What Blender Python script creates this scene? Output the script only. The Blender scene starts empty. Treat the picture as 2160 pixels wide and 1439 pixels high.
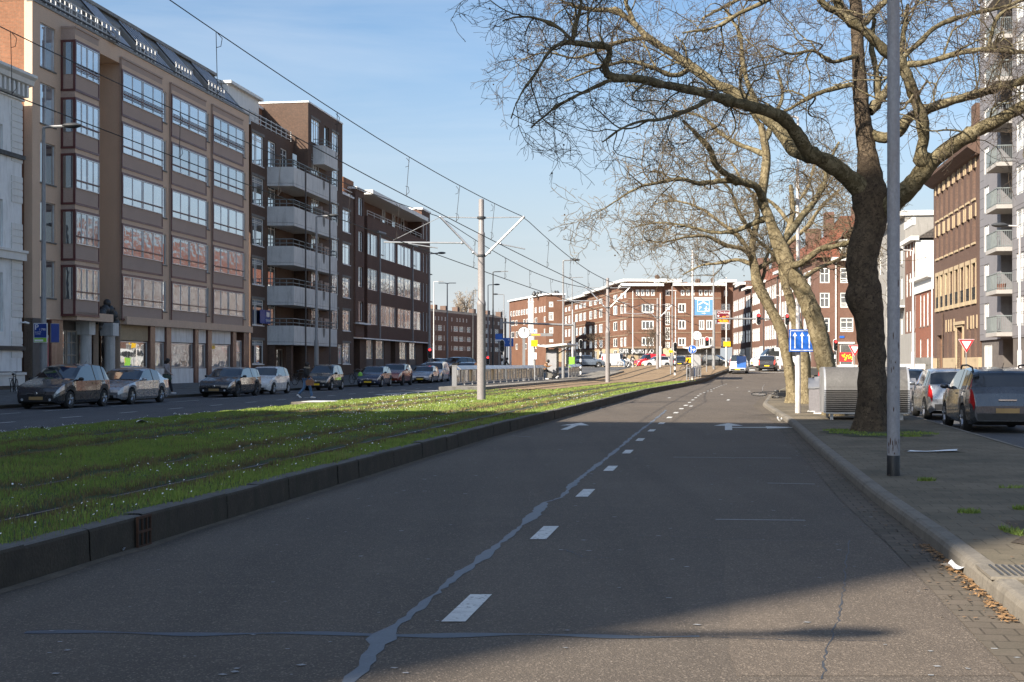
import bpy, math, random
import numpy as np
from mathutils import Vector, Matrix
R = math.radians
random.seed(7)
NR = np.random.default_rng(11)
scene = bpy.context.scene

# ------------------------------------------------------------------ camera, sky, sun, exposure
CAM_H, FPX, CX, HY = 1.6, 2880.0, 1080.0, 768.0
cam_d = bpy.data.cameras.new("camera")
cam_d.sensor_width = 36.0
cam_d.lens = 36.0 * FPX / 2160.0
cam_d.shift_y = (HY - 719.5) / 2160.0
cam_d.clip_end = 4000.0
cam = bpy.data.objects.new("camera", cam_d)
cam.location = (0, 0, CAM_H)
cam.rotation_euler = (R(90), 0, 0)
scene.collection.objects.link(cam)
scene.camera = cam

SUN_EL = R(33.5)
SUN_AZ = (-1.0, -0.93)          # horizontal direction towards the sun
world = bpy.data.worlds.new("World")
scene.world = world
world.use_nodes = True
wn, wl = world.node_tree.nodes, world.node_tree.links
bg = wn["Background"]
sky = wn.new("ShaderNodeTexSky")
sky.sky_type = 'NISHITA'
sky.sun_disc = False
sky.sun_elevation = SUN_EL
sky.sun_rotation = math.atan2(SUN_AZ[0], SUN_AZ[1])
sky.altitude = 0
sky.air_density = 1.0
sky.dust_density = 2.0
sky.ozone_density = 1.5
# thin high cloud drawn over the clear sky
tcw = wn.new("ShaderNodeTexCoord"); mpw = wn.new("ShaderNodeMapping")
mpw.inputs['Scale'].default_value = (1.1, 1.1, 9.0); mpw.inputs['Rotation'].default_value = (0.12, 0.1, 0.4)
nzw = wn.new("ShaderNodeTexNoise"); nzw.inputs['Scale'].default_value = 1.9; nzw.inputs['Detail'].default_value = 7; nzw.inputs['Roughness'].default_value = 0.55; nzw.inputs['Distortion'].default_value = 0.5
crw = wn.new("ShaderNodeMapRange"); crw.inputs['From Min'].default_value = 0.5; crw.inputs['From Max'].default_value = 0.85; crw.inputs['To Max'].default_value = 0.35
mxw = wn.new("ShaderNodeMix"); mxw.data_type = 'RGBA'; mxw.inputs['B'].default_value = (5.2, 5.5, 5.9, 1)
wl.new(tcw.outputs['Generated'], mpw.inputs['Vector']); wl.new(mpw.outputs[0], nzw.inputs['Vector'])
wl.new(nzw.outputs['Fac'], crw.inputs['Value']); wl.new(crw.outputs[0], mxw.inputs['Factor'])
sxw = wn.new("ShaderNodeSeparateXYZ"); wl.new(tcw.outputs['Generated'], sxw.inputs[0])
lo = wn.new("ShaderNodeMapRange"); lo.interpolation_type = 'SMOOTHSTEP'; lo.inputs['From Min'].default_value = 0.0; lo.inputs['From Max'].default_value = 0.26; lo.inputs['To Min'].default_value = 0.8; lo.inputs['To Max'].default_value = 0.0
wl.new(sxw.outputs[2], lo.inputs['Value'])
hz = wn.new("ShaderNodeMix"); hz.data_type = 'RGBA'; hz.inputs['B'].default_value = (4.1, 4.3, 4.55, 1)
wl.new(lo.outputs[0], hz.inputs['Factor']); tn = wn.new('ShaderNodeMix'); tn.data_type = 'RGBA'; tn.blend_type = 'MULTIPLY'; tn.inputs['Factor'].default_value = 1; tn.inputs['B'].default_value = (0.83, 0.945, 1.03, 1); wl.new(sky.outputs[0], tn.inputs['A']); wl.new(tn.outputs['Result'], hz.inputs['A']); wl.new(hz.outputs['Result'], mxw.inputs['A']); wl.new(mxw.outputs['Result'], bg.inputs['Color'])
bg.inputs['Strength'].default_value = 0.072

sun_d = bpy.data.lights.new("sun", 'SUN')
sun_d.energy = 4.5
sun_d.angle = R(0.53)
sun_d.color = (1.0, 0.91, 0.78)
sun = bpy.data.objects.new("sun", sun_d)
hv = Vector((SUN_AZ[0], SUN_AZ[1], 0)).normalized()
to_sun = hv * math.cos(SUN_EL) + Vector((0, 0, math.sin(SUN_EL)))
sun.rotation_euler = to_sun.to_track_quat('Z', 'Y').to_euler()
sun.location = (-60, -20, 80)
scene.collection.objects.link(sun)
vs = scene.view_settings
vs.view_transform = 'Standard'; vs.look = 'None'; vs.exposure = 1.3; vs.gamma = 1.0
scene.cycles.max_bounces = 6
scene.cycles.glossy_bounces = 3
scene.cycles.diffuse_bounces = 3

# ------------------------------------------------------------------ mesh builder and object helpers
SPLIT = {'shop_pier', 'stone_trim', 'stone_base', 'lintel', 'pillar', 'string_course', 'ground_floor_pier', 'chimney', 'chimney_pot', 'downpipe', 'eaves', 'flagpole', 'stall_riser', 'plinth',
         'door_surround', 'quoin', 'pot', 'bearer', 'window_guard', 'dormer', 'end_panel', 'window', 'canopy', 'portal', 'stone_band', 'roof_edge', 'penthouse', 'screen', 'cornice', 'roof_storey', 'balcony_door', 'clamp', 'fascia', 'roof_rail', 'shop_back_wall', 'trim', 'render_band', 'guard_rail', 'panel_joint', 'door_seam', 'arrow', 'bench'}

class MB:
    """collects faces; build() links them as one mesh object"""
    def __init__(s):
        s.v = []; s.f = []; s.m = []; s.s = []; s.cur = 0; s.M = None
    def add(s, vs_, fs, smooth=False):
        o = len(s.v)
        if s.M is not None:
            vs_ = [s.M @ Vector(p) for p in vs_]
        s.v += [tuple(p) for p in vs_]
        for f in fs:
            s.f.append([i + o for i in f]); s.m.append(s.cur); s.s.append(smooth)
        return s
    def mat(s, i): s.cur = i; return s
    def quad(s, a, b, c, d): return s.add([a, b, c, d], [(0, 1, 2, 3)])
    def poly(s, pts): return s.add(pts, [tuple(range(len(pts)))])
    def box(s, x0, x1, y0, y1, z0, z1):
        if x1 < x0: x0, x1 = x1, x0
        if y1 < y0: y0, y1 = y1, y0
        if z1 < z0: z0, z1 = z1, z0
        return s.add([(x0, y0, z0), (x1, y0, z0), (x1, y1, z0), (x0, y1, z0), (x0, y0, z1), (x1, y0, z1), (x1, y1, z1), (x0, y1, z1)],
                     [(3, 2, 1, 0), (4, 5, 6, 7), (0, 1, 5, 4), (1, 2, 6, 5), (2, 3, 7, 6), (3, 0, 4, 7)])
    def prism(s, poly, z0, z1):
        n = len(poly)
        vs_ = [(p[0], p[1], z0) for p in poly] + [(p[0], p[1], z1) for p in poly]
        fs = [tuple(reversed(range(n))), tuple(range(n, 2 * n))] + [(i, (i + 1) % n, n + (i + 1) % n, n + i) for i in range(n)]
        return s.add(vs_, fs)
    def prism_y(s, poly, y0, y1):
        """poly in (x, z), drawn out along y"""
        n = len(poly)
        vs_ = [(p[0], y0, p[1]) for p in poly] + [(p[0], y1, p[1]) for p in poly]
        fs = [tuple(range(n)), tuple(reversed(range(n, 2 * n)))] + [((i + 1) % n, i, n + i, n + (i + 1) % n) for i in range(n)]
        return s.add(vs_, fs)
    def prism_x(s, poly, x0, x1):
        n = len(poly)
        vs_ = [(x0, p[0], p[1]) for p in poly] + [(x1, p[0], p[1]) for p in poly]
        fs = [tuple(reversed(range(n))), tuple(range(n, 2 * n))] + [(i, (i + 1) % n, n + (i + 1) % n, n + i) for i in range(n)]
        return s.add(vs_, fs)
    def tube(s, pts, rad, n=6, caps=True, smooth=True):
        pts = [Vector(p) for p in pts]
        if not isinstance(rad, (list, tuple)): rad = [rad] * len(pts)
        vs_, fs = [], []
        up = None
        for i, p in enumerate(pts):
            t = (pts[min(i + 1, len(pts) - 1)] - pts[max(i - 1, 0)])
            t = t.normalized() if t.length > 1e-9 else Vector((0, 0, 1))
            if up is None:
                up = Vector((0, 0, 1)) if abs(t.z) < 0.9 else Vector((1, 0, 0))
            a = (up - t * up.dot(t))
            a = a.normalized() if a.length > 1e-6 else t.orthogonal().normalized()
            b = t.cross(a); up = a
            for k in range(n):
                ang = 2 * math.pi * k / n
                vs_.append(p + (a * math.cos(ang) + b * math.sin(ang)) * rad[i])
        for i in range(len(pts) - 1):
            for k in range(n):
                fs.append((i * n + k, i * n + (k + 1) % n, (i + 1) * n + (k + 1) % n, (i + 1) * n + k))
        s.add(vs_, fs, smooth)
        if caps:
            m = len(pts) - 1
            s.add([vs_[k] for k in range(n)], [tuple(reversed(range(n)))])
            s.add([vs_[m * n + k] for k in range(n)], [tuple(range(n))])
        return s
    def cyl(s, p0, p1, r0, r1=None, n=12, caps=True): return s.tube([p0, p1], [r0, r0 if r1 is None else r1], n, caps)
    def bar(s, p0, p1, w, h=None):
        """square bar"""
        return s.tube([p0, p1], [w * 0.7071] * 2, 4, True, False)
    def lathe(s, prof, org, axis, n=16, smooth=True):
        """prof: (radius, height along axis)"""
        org, axis = Vector(org), Vector(axis).normalized()
        a = axis.orthogonal().normalized(); b = axis.cross(a)
        vs_, fs = [], []
        for r, h in prof:
            for k in range(n):
                an = 2 * math.pi * k / n
                vs_.append(org + axis * h + (a * math.cos(an) + b * math.sin(an)) * r)
        for i in range(len(prof) - 1):
            for k in range(n):
                fs.append((i * n + k, i * n + (k + 1) % n, (i + 1) * n + (k + 1) % n, (i + 1) * n + k))
        return s.add(vs_, fs, smooth)
    def disc(s, org, axis, r, n=20):
        org, axis = Vector(org), Vector(axis).normalized()
        a = axis.orthogonal().normalized(); b = axis.cross(a)
        return s.add([org + (a * math.cos(2 * math.pi * k / n) + b * math.sin(2 * math.pi * k / n)) * r for k in range(n)], [tuple(range(n))])
    def ball(s, c, r, nu=8, nv=6, sc=(1, 1, 1)):
        vs_, fs = [], []
        for i in range(nv + 1):
            th = math.pi * i / nv
            for k in range(nu):
                ph = 2 * math.pi * k / nu
                vs_.append((c[0] + r * sc[0] * math.sin(th) * math.cos(ph), c[1] + r * sc[1] * math.sin(th) * math.sin(ph), c[2] + r * sc[2] * math.cos(th)))
        for i in range(nv):
            for k in range(nu):
                fs.append((i * nu + k, (i + 1) * nu + k, (i + 1) * nu + (k + 1) % nu, i * nu + (k + 1) % nu))
        return s.add(vs_, fs, True)
    def grid(s, fn, us, vs2, smooth=True):
        nu, nv = len(us), len(vs2)
        pts = [fn(u, v) for u in us for v in vs2]
        fs = [(i * nv + j, (i + 1) * nv + j, (i + 1) * nv + j + 1, i * nv + j + 1) for i in range(nu - 1) for j in range(nv - 1)]
        return s.add(pts, fs, smooth)
    def mesh(s, name, mats, sharp=None):
        me = bpy.data.meshes.new(name)
        me.from_pydata(s.v, [], s.f)
        for m in (mats if isinstance(mats, (list, tuple)) else [mats]): me.materials.append(m)
        if len(me.polygons) == len(s.m):
            me.polygons.foreach_set('material_index', s.m)
            me.polygons.foreach_set('use_smooth', s.s)
        if sharp and any(s.s): me.set_sharp_from_angle(angle=R(sharp))
        me.update()
        return me
    def islands(s):
        """groups of faces that hang together or touch"""
        par = list(range(len(s.v)))
        def find(i):
            while par[i] != i: par[i] = par[par[i]]; i = par[i]
            return i
        for f in s.f:
            for i in f[1:]: par[find(i)] = find(f[0])
        box_ = {}
        for i, p in enumerate(s.v):
            r = find(i); b = box_.setdefault(r, [list(p), list(p)])
            for k in range(3): b[0][k] = min(b[0][k], p[k]); b[1][k] = max(b[1][k], p[k])
        ks = list(box_)
        grp = {k: k for k in ks}
        def gf(k):
            while grp[k] != k: k = grp[k]
            return k
        for a in range(len(ks)):
            for b in range(a):
                A, B_ = box_[ks[a]], box_[ks[b]]
                if all(A[0][k] - .02 <= B_[1][k] and B_[0][k] - .02 <= A[1][k] for k in range(3)): grp[gf(ks[a])] = gf(ks[b])
        out = {}
        for fi, f in enumerate(s.f): out.setdefault(gf(find(f[0])), []).append(fi)
        return list(out.values())
    def build(s, name, mats, parent=None, sharp=40, loc=None):
        if name in SPLIT:
            parts = s.islands()
            if len(parts) > 1:
                o = None
                for fs in parts:
                    q = MB(); ids = sorted({i for fi in fs for i in s.f[fi]}); mp = {i: k for k, i in enumerate(ids)}
                    q.v = [s.v[i] for i in ids]; q.f = [[mp[i] for i in s.f[fi]] for fi in fs]; q.m = [s.m[fi] for fi in fs]; q.s = [s.s[fi] for fi in fs]
                    o = link(name, q.mesh(name, mats, sharp), parent, loc)
                return o
        return link(name, s.mesh(name, mats, sharp), parent, loc)

def link(name, data, parent=None, loc=None, rz=0.0):
    o = bpy.data.objects.new(name, data)
    scene.collection.objects.link(o)
    if parent is not None: o.parent = parent
    if loc is not None: o.location = loc
    if rz: o.rotation_euler = (0, 0, rz)
    return o

def tag(o, label, cat, group=None):
    o['label'] = label; o['category'] = cat
    if group: o['group'] = group
    return o

def thing(name, label, cat, loc=(0, 0, 0), rz=0.0, group=None):
    return tag(link(name, None, None, loc, rz), label, cat, group)

def struct(o, kind='structure'):
    o['kind'] = kind; return o

def copy_tree(o, parent=None):
    c = o.copy(); scene.collection.objects.link(c)
    if parent is not None: c.parent = parent
    for ch in list(o.children): copy_tree(ch, c)
    return c

def big_mesh(name, V, F, mat, smooth=False):
    """fast mesh from numpy arrays; F is (n,3) or (n,4)"""
    me = bpy.data.meshes.new(name)
    nv, nf, k = len(V), len(F), F.shape[1]
    me.vertices.add(nv); me.vertices.foreach_set('co', np.asarray(V, dtype=np.float32).ravel())
    me.loops.add(nf * k); me.loops.foreach_set('vertex_index', np.asarray(F, dtype=np.int32).ravel())
    me.polygons.add(nf)
    me.polygons.foreach_set('loop_start', np.arange(nf, dtype=np.int32) * k)
    me.polygons.foreach_set('loop_total', np.full(nf, k, dtype=np.int32))
    if smooth: me.polygons.foreach_set('use_smooth', np.ones(nf, dtype=bool))
    for m in (mat if isinstance(mat, (list, tuple)) else [mat]): me.materials.append(m)
    me.update(calc_edges=True); me.validate()
    return me

def text_mesh(s, size, mat, thick=0.004, align='CENTER', shear=0.0):
    cu = bpy.data.curves.new('lettering', 'FONT')
    cu.body = s; cu.size = size; cu.extrude = thick; cu.align_x = align; cu.align_y = 'CENTER'; cu.shear = shear
    cu.resolution_u = 3
    t = bpy.data.objects.new('lettering', cu); scene.collection.objects.link(t)
    dg = bpy.context.evaluated_depsgraph_get()
    me = bpy.data.meshes.new_from_object(t.evaluated_get(dg))
    bpy.data.objects.remove(t); bpy.data.curves.remove(cu)
    me.materials.clear(); me.materials.append(mat)
    return me

def lettering(s, size, mat, parent, loc, rz=0.0, align='CENTER', name='lettering', shear=0.0, sx=1.0):
    """upright text on a face whose outward side is local -y"""
    o = link(name, text_mesh(s, size, mat, 0.004, align, shear), parent, loc)
    o.rotation_euler = (R(90), 0, rz); o.scale = (sx, 1, 1)
    return o

# ------------------------------------------------------------------ materials
def newmat(name):
    m = bpy.data.materials.new(name); m.use_nodes = True
    nt = m.node_tree
    return m, nt.nodes, nt.links, nt.nodes['Principled BSDF']

def noise_node(N, L, scale, detail=4, rough=0.55, vec=None, dist=0.0):
    n = N.new('ShaderNodeTexNoise'); n.inputs['Scale'].default_value = scale; n.inputs['Detail'].default_value = detail
    n.inputs['Roughness'].default_value = rough; n.inputs['Distortion'].default_value = dist
    if vec is not None: L.new(vec, n.inputs['Vector'])
    return n.outputs['Fac']

def coords(N, L, scale=(1, 1, 1), kind='Object'):
    t = N.new('ShaderNodeTexCoord'); mp = N.new('ShaderNodeMapping'); mp.inputs['Scale'].default_value = scale
    L.new(t.outputs[kind], mp.inputs['Vector'])
    return mp.outputs[0]

def mixc(N, L, fac, a, b, mode='MIX'):
    x = N.new('ShaderNodeMix'); x.data_type = 'RGBA'; x.blend_type = mode
    for k, val in (('Factor', fac), ('A', a), ('B', b)):
        if isinstance(val, (int, float)): x.inputs[k].default_value = val
        elif isinstance(val, tuple): x.inputs[k].default_value = (*val[:3], 1)
        else: L.new(val, x.inputs[k])
    return x.outputs['Result']

def maprange(N, L, val, a, b, c=0.0, d=1.0):
    x = N.new('ShaderNodeMapRange'); L.new(val, x.inputs['Value'])
    for k, q in (('From Min', a), ('From Max', b), ('To Min', c), ('To Max', d)): x.inputs[k].default_value = q
    return x.outputs[0]

def bump(N, L, B, h, strength=0.3, dist=0.01):
    x = N.new('ShaderNodeBump'); x.inputs['Strength'].default_value = strength; x.inputs['Distance'].default_value = dist
    L.new(h, x.inputs['Height']); L.new(x.outputs[0], B.inputs['Normal'])

def surf(name, col, rough=0.7, var=0.18, scale=3.0, fine=None, bumpy=0.0, metal=0.0, spec=0.5, dirt=None, stretch=(1, 1, 1)):
    """plain worn surface: large blotches, fine grain, optional dirt streaks"""
    m, N, L, B = newmat(name)
    v = coords(N, L, stretch)
    n1 = noise_node(N, L, scale, 5, 0.6, v)
    a = tuple(c * (1 - var) for c in col); b = tuple(min(1, c * (1 + var)) for c in col)
    c = mixc(N, L, maprange(N, L, n1, 0.3, 0.7), a, b)
    if fine:
        n2 = noise_node(N, L, fine, 2, 0.6, v)
        c = mixc(N, L, maprange(N, L, n2, 0.35, 0.65, 0.78, 1.2), (0, 0, 0), c) if False else mixc(N, L, maprange(N, L, n2, 0.32, 0.68), tuple(x * 0.78 for x in col), c)
    if dirt:
        n3 = noise_node(N, L, 1.6, 6, 0.65, coords(N, L, (2.2, 2.2, 0.35)))
        c = mixc(N, L, maprange(N, L, n3, 0.5, 0.75, 0, 0.75), c, dirt)
    L.new(c, B.inputs['Base Color'])
    B.inputs['Roughness'].default_value = rough; B.inputs['Metallic'].default_value = metal; B.inputs['Specular IOR Level'].default_value = spec
    if bumpy:
        bump(N, L, B, noise_node(N, L, fine or scale * 8, 3, 0.6, v), bumpy, 0.01)
    return m

def brick(name, c1, c2, mortar, bw=0.22, bh=0.065, joint=0.012, var=0.35, rough=0.85, dark=None):
    m, N, L, B = newmat(name)
    t = N.new('ShaderNodeTexCoord'); sp = N.new('ShaderNodeSeparateXYZ'); L.new(t.outputs['Object'], sp.inputs[0])
    ad = N.new('ShaderNodeMath'); ad.operation = 'ADD'; L.new(sp.outputs[0], ad.inputs[0]); L.new(sp.outputs[1], ad.inputs[1])
    cb = N.new('ShaderNodeCombineXYZ'); L.new(ad.outputs[0], cb.inputs[0]); L.new(sp.outputs[2], cb.inputs[1])
    bt = N.new('ShaderNodeTexBrick'); L.new(cb.outputs[0], bt.inputs['Vector'])
    bt.inputs['Scale'].default_value = 1.0
    bt.inputs['Brick Width'].default_value = bw; bt.inputs['Row Height'].default_value = bh; bt.inputs['Mortar Size'].default_value = joint
    bt.inputs['Color1'].default_value = (*c1, 1); bt.inputs['Color2'].default_value = (*c2, 1); bt.inputs['Mortar'].default_value = (*mortar, 1)
    bt.inputs['Bias'].default_value = -0.1
    n1 = noise_node(N, L, 0.5, 6, 0.62, t.outputs['Object'])
    c = mixc(N, L, maprange(N, L, n1, 0.35, 0.72, 0, var), bt.outputs['Color'], dark or tuple(x * 0.45 for x in c1))
    n2 = noise_node(N, L, 7.0, 3, 0.6, t.outputs['Object'])
    c = mixc(N, L, maprange(N, L, n2, 0.45, 0.7, 0, 0.3), c, tuple(min(1, x * 1.5) for x in c2))
    L.new(c, B.inputs['Base Color']); B.inputs['Roughness'].default_value = rough; B.inputs['Specular IOR Level'].default_value = 0.25
    bump(N, L, B, bt.outputs['Fac'], 0.35, -0.006)
    return m

def glossy(name, col, rough=0.25, metal=0.0, coat=0.0, spec=0.5):
    m, N, L, B = newmat(name)
    n1 = noise_node(N, L, 2.5, 4, 0.6, coords(N, L))
    c = mixc(N, L, maprange(N, L, n1, 0.35, 0.65), tuple(x * 0.88 for x in col), tuple(min(1, x * 1.08) for x in col))
    L.new(c, B.inputs['Base Color'])
    L.new(maprange(N, L, noise_node(N, L, 9, 4, 0.6, coords(N, L)), 0.3, 0.7, rough * 0.8, min(1, rough * 1.35)), B.inputs['Roughness'])
    B.inputs['Metallic'].default_value = metal; B.inputs['Coat Weight'].default_value = coat; B.inputs['Coat Roughness'].default_value = 0.04
    B.inputs['Specular IOR Level'].default_value = spec
    return m

def pane_mat(name, behind, refl=0.5, wav=0.25, wscale=0.9, tint=(0.92, 0.96, 1.0)):
    """window glass: a mirror of the street over curtain folds, a dark room or a painted reflection tone"""
    m, N, L, B = newmat(name)
    out = N['Material Output']
    v = coords(N, L, (1, 1, 1))
    fold = N.new('ShaderNodeTexWave'); fold.inputs['Scale'].default_value = 2.6; fold.inputs['Distortion'].default_value = 2.0; L.new(v, fold.inputs['Vector'])
    big = noise_node(N, L, 0.55, 2, 0.5, v)
    c = mixc(N, L, fold.outputs['Fac'], tuple(x * 0.75 for x in behind), behind)
    c = mixc(N, L, maprange(N, L, big, 0.42, 0.58, 0, 0.8), c, tuple(x * 0.4 for x in behind))
    L.new(c, B.inputs['Base Color']); B.inputs['Roughness'].default_value = 0.6
    g = N.new('ShaderNodeBsdfGlossy'); g.inputs['Roughness'].default_value = 0.015; g.inputs['Color'].default_value = (*tint, 1)
    bp = N.new('ShaderNodeBump'); bp.inputs['Strength'].default_value = wav; bp.inputs['Distance'].default_value = 0.02
    L.new(noise_node(N, L, wscale, 2, 0.5, v), bp.inputs['Height']); L.new(bp.outputs[0], g.inputs['Normal'])
    lw = N.new('ShaderNodeFresnel'); lw.inputs['IOR'].default_value = 1.6
    f = maprange(N, L, lw.outputs[0], 0.0, 0.35, refl * 0.45, min(0.9, refl * 1.35))
    mx = N.new('ShaderNodeMixShader'); L.new(f, mx.inputs[0]); L.new(B.outputs[0], mx.inputs[1]); L.new(g.outputs[0], mx.inputs[2])
    L.new(mx.outputs[0], out.inputs['Surface'])
    return m

def emit(name, col, s):
    m, N, L, B = newmat(name)
    B.inputs['Base Color'].default_value = (*col, 1); B.inputs['Emission Color'].default_value = (*col, 1); B.inputs['Emission Strength'].default_value = s
    return m

def paving(name, c, size=0.3, joint=0.008, var=0.25, stains=(0.05, 0.05, 0.035), mort=.42):
    m, N, L, B = newmat(name)
    t = N.new('ShaderNodeTexCoord')
    mp = N.new('ShaderNodeMapping'); mp.inputs['Rotation'].default_value = (0, 0, R(9)); L.new(t.outputs['Object'], mp.inputs['Vector'])
    bt = N.new('ShaderNodeTexBrick'); L.new(mp.outputs[0], bt.inputs['Vector']); bt.inputs['Scale'].default_value = 1
    bt.inputs['Brick Width'].default_value = size; bt.inputs['Row Height'].default_value = size; bt.inputs['Mortar Size'].default_value = joint
    bt.inputs['Color1'].default_value = (*tuple(x * (1 - var) for x in c), 1); bt.inputs['Color2'].default_value = (*tuple(x * (1 + var) for x in c), 1)
    bt.inputs['Mortar'].default_value = (*tuple(x * mort for x in c), 1)
    n1 = noise_node(N, L, 0.7, 6, 0.65, t.outputs['Object'])
    col = mixc(N, L, maprange(N, L, n1, 0.42, 0.75, 0, 0.8), bt.outputs['Color'], stains)
    n2 = noise_node(N, L, 60, 2, 0.6, t.outputs['Object'])
    col = mixc(N, L, maprange(N, L, n2, 0.4, 0.7, 0, 0.25), col, tuple(x * 1.5 for x in c))
    L.new(col, B.inputs['Base Color']); B.inputs['Roughness'].default_value = 0.9; B.inputs['Specular IOR Level'].default_value = 0.2
    bump(N, L, B, bt.outputs['Fac'], 0.4, -0.008)
    return m

def asphalt(name, c, patch=(0.5, 0.5, 0.5), speck=0.16):
    m, N, L, B = newmat(name)
    t = N.new('ShaderNodeTexCoord'); v = t.outputs['Object']
    big = noise_node(N, L, 0.16, 5, 0.6, v)
    strv = N.new('ShaderNodeMapping'); strv.inputs['Rotation'].default_value = (0, 0, R(9)); strv.inputs['Scale'].default_value = (1.1, 0.05, 1); L.new(v, strv.inputs['Vector'])
    tr = noise_node(N, L, 1.1, 4, 0.6, strv.outputs[0])
    col = mixc(N, L, maprange(N, L, big, 0.35, 0.65), tuple(x * 0.8 for x in c), tuple(x * 1.18 for x in c))
    col = mixc(N, L, maprange(N, L, tr, 0.46, 0.7, 0, 0.7), col, tuple(x * 0.66 for x in c))
    vo = N.new('ShaderNodeTexVoronoi'); vo.inputs['Scale'].default_value = 105; L.new(v, vo.inputs['Vector'])
    sp = N.new('ShaderNodeSeparateColor'); L.new(vo.outputs['Color'], sp.inputs[0])
    col = mixc(N, L, maprange(N, L, sp.outputs[0], 0.0, 1.0, 0.0, 0.55), col, tuple(x * 0.42 for x in c))
    col = mixc(N, L, maprange(N, L, sp.outputs[1], 0.84, 0.99, 0, 0.75), col, tuple(min(1, x * 2.2 + 0.01) for x in c))
    mid = noise_node(N, L, 2.3, 5, 0.7, v)
    col = mixc(N, L, maprange(N, L, mid, 0.56, 0.8, 0, 0.4), col, tuple(x * 1.5 for x in c))
    oil = noise_node(N, L, 0.55, 6, 0.75, v, 0.6)
    col = mixc(N, L, maprange(N, L, oil, 0.6, 0.72, 0, 0.5), col, tuple(x * 0.45 for x in c))
    L.new(col, B.inputs['Base Color']); B.inputs['Roughness'].default_value = 0.8; B.inputs['Specular IOR Level'].default_value = 0.35
    bump(N, L, B, vo.outputs['Distance'], 0.5, 0.008)
    return m

def bark_mat(name, base, patches, dark, scale=3.0, bs=0.6):
    m, N, L, B = newmat(name)
    t = N.new('ShaderNodeTexCoord'); v = t.outputs['Object']
    n1 = noise_node(N, L, scale, 6, 0.62, v, 0.8)
    n2 = noise_node(N, L, scale * 2.3, 5, 0.6, v, 1.2)
    n3 = noise_node(N, L, scale * 0.5, 4, 0.6, v)
    c = mixc(N, L, maprange(N, L, n1, 0.47, 0.52), base, patches)
    c = mixc(N, L, maprange(N, L, n2, 0.545, 0.60, 0, 0.85), c, dark)
    c = mixc(N, L, maprange(N, L, n3, 0.42, 0.62, 0, 0.55), c, tuple(x * 0.6 for x in base))
    L.new(c, B.inputs['Base Color']); B.inputs['Roughness'].default_value = 0.9; B.inputs['Specular IOR Level'].default_value = 0.15
    fine = noise_node(N, L, 38, 4, 0.7, v)
    c2 = mixc(N, L, maprange(N, L, fine, 0.35, 0.65, 0.0, 0.5), c, tuple(x * 0.5 for x in base)); L.new(c2, B.inputs['Base Color'])
    ad = N.new('ShaderNodeMath'); ad.operation = 'MULTIPLY_ADD'; L.new(fine, ad.inputs[0]); ad.inputs[1].default_value = 0.5; L.new(n2, ad.inputs[2])
    bump(N, L, B, ad.outputs[0], bs, 0.04)
    return m

M = {}
M['asphalt'] = asphalt('asphalt', (0.118, 0.096, 0.075))
M['asphalt_side'] = asphalt('asphalt_side', (0.10, 0.10, 0.103))
M['asphalt_far'] = asphalt('asphalt_far', (0.10, 0.096, 0.09))
M['tar'] = surf('tar', (0.115, 0.125, 0.145), 0.5, 0.18, 9, 60, 0.2)
M['tar_dark'] = surf('tar_dark', (0.05, 0.055, 0.065), 0.6, 0.2, 9, 60)
M['tar_blue'] = surf('tar_blue', (0.05, 0.062, 0.082), 0.5, 0.2, 9, 60, 0.2)
M['paint_road'] = surf('road_paint', (0.62, 0.62, 0.60), 0.7, 0.1, 4, 30, 0.1, dirt=(0.2, 0.2, 0.19))
m, N, L, B = newmat('road_paint'); v = coords(N, L)
c = mixc(N, L, maprange(N, L, noise_node(N, L, 4, 4, .6, v), .35, .65), (.52, .52, .50), (.66, .66, .63))
c = mixc(N, L, maprange(N, L, noise_node(N, L, 11, 7, .78, v, 1.5), .56, .60, 0, .85), c, (.10, .085, .07))
L.new(c, B.inputs['Base Color']); B.inputs['Roughness'].default_value = .75; M['paint_road'] = m
M['paint_worn'] = surf('worn_paint', (0.30, 0.30, 0.30), 0.8, 0.25, 6, 30)
M['tiles'] = paving('tiles', (0.168, 0.138, 0.098), 0.3, 0.006, .13, mort=.52)
M['tiles_left'] = paving('tiles_left', (0.15, 0.148, 0.145))
M['brick_strip'] = paving('brick_strip', (0.125, 0.102, 0.08), 0.2, 0.007, .15)
M['red_paving'] = paving('red_paving', (0.26, 0.14, 0.09), 0.21, 0.01)
M['track_paving'] = paving('track_paving', (0.28, 0.20, 0.125), 0.25, 0.012, 0.2, (0.14, 0.1, 0.06))
M['plaza'] = paving('plaza', (0.26, 0.235, 0.205), 0.3, 0.01)
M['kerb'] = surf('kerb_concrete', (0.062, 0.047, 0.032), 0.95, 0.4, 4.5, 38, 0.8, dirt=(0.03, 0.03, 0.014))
M['kerb_pale'] = surf('kerb_pale', (0.205, 0.18, 0.145), 0.9, 0.2, 2.2, 45, 0.4, dirt=(0.08, 0.07, 0.055))
M['soil'] = surf('soil', (0.10, 0.072, 0.045), 0.95, 0.45, 2.5, 26, 0.9)
M['rail'] = glossy('rail_steel', (0.10, 0.085, 0.07), 0.45, 0.6)
M['groove'] = surf('groove', (0.018, 0.016, 0.012), 0.95, 0.3, 4)
M['sucrete'] = surf('concrete', (0.66, 0.66, 0.645), 0.85, 0.12, 1.4, 30, 0.2, dirt=(0.3, 0.3, 0.29))
M['concrete_dark'] = surf('concrete_dark', (0.2, 0.19, 0.175), 0.9, 0.2, 1.6, 30, 0.3, dirt=(0.07, 0.065, 0.05))
M['tan'] = surf('tan_render', (0.69, 0.50, 0.365), 0.9, 0.08, 0.8, 22, 0.3, dirt=(0.56, 0.40, 0.295))
M['spandrel'] = surf('spandrel_render', (0.46, 0.345, 0.285), 0.9, 0.08, 1.0, 24, 0.3)
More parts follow.
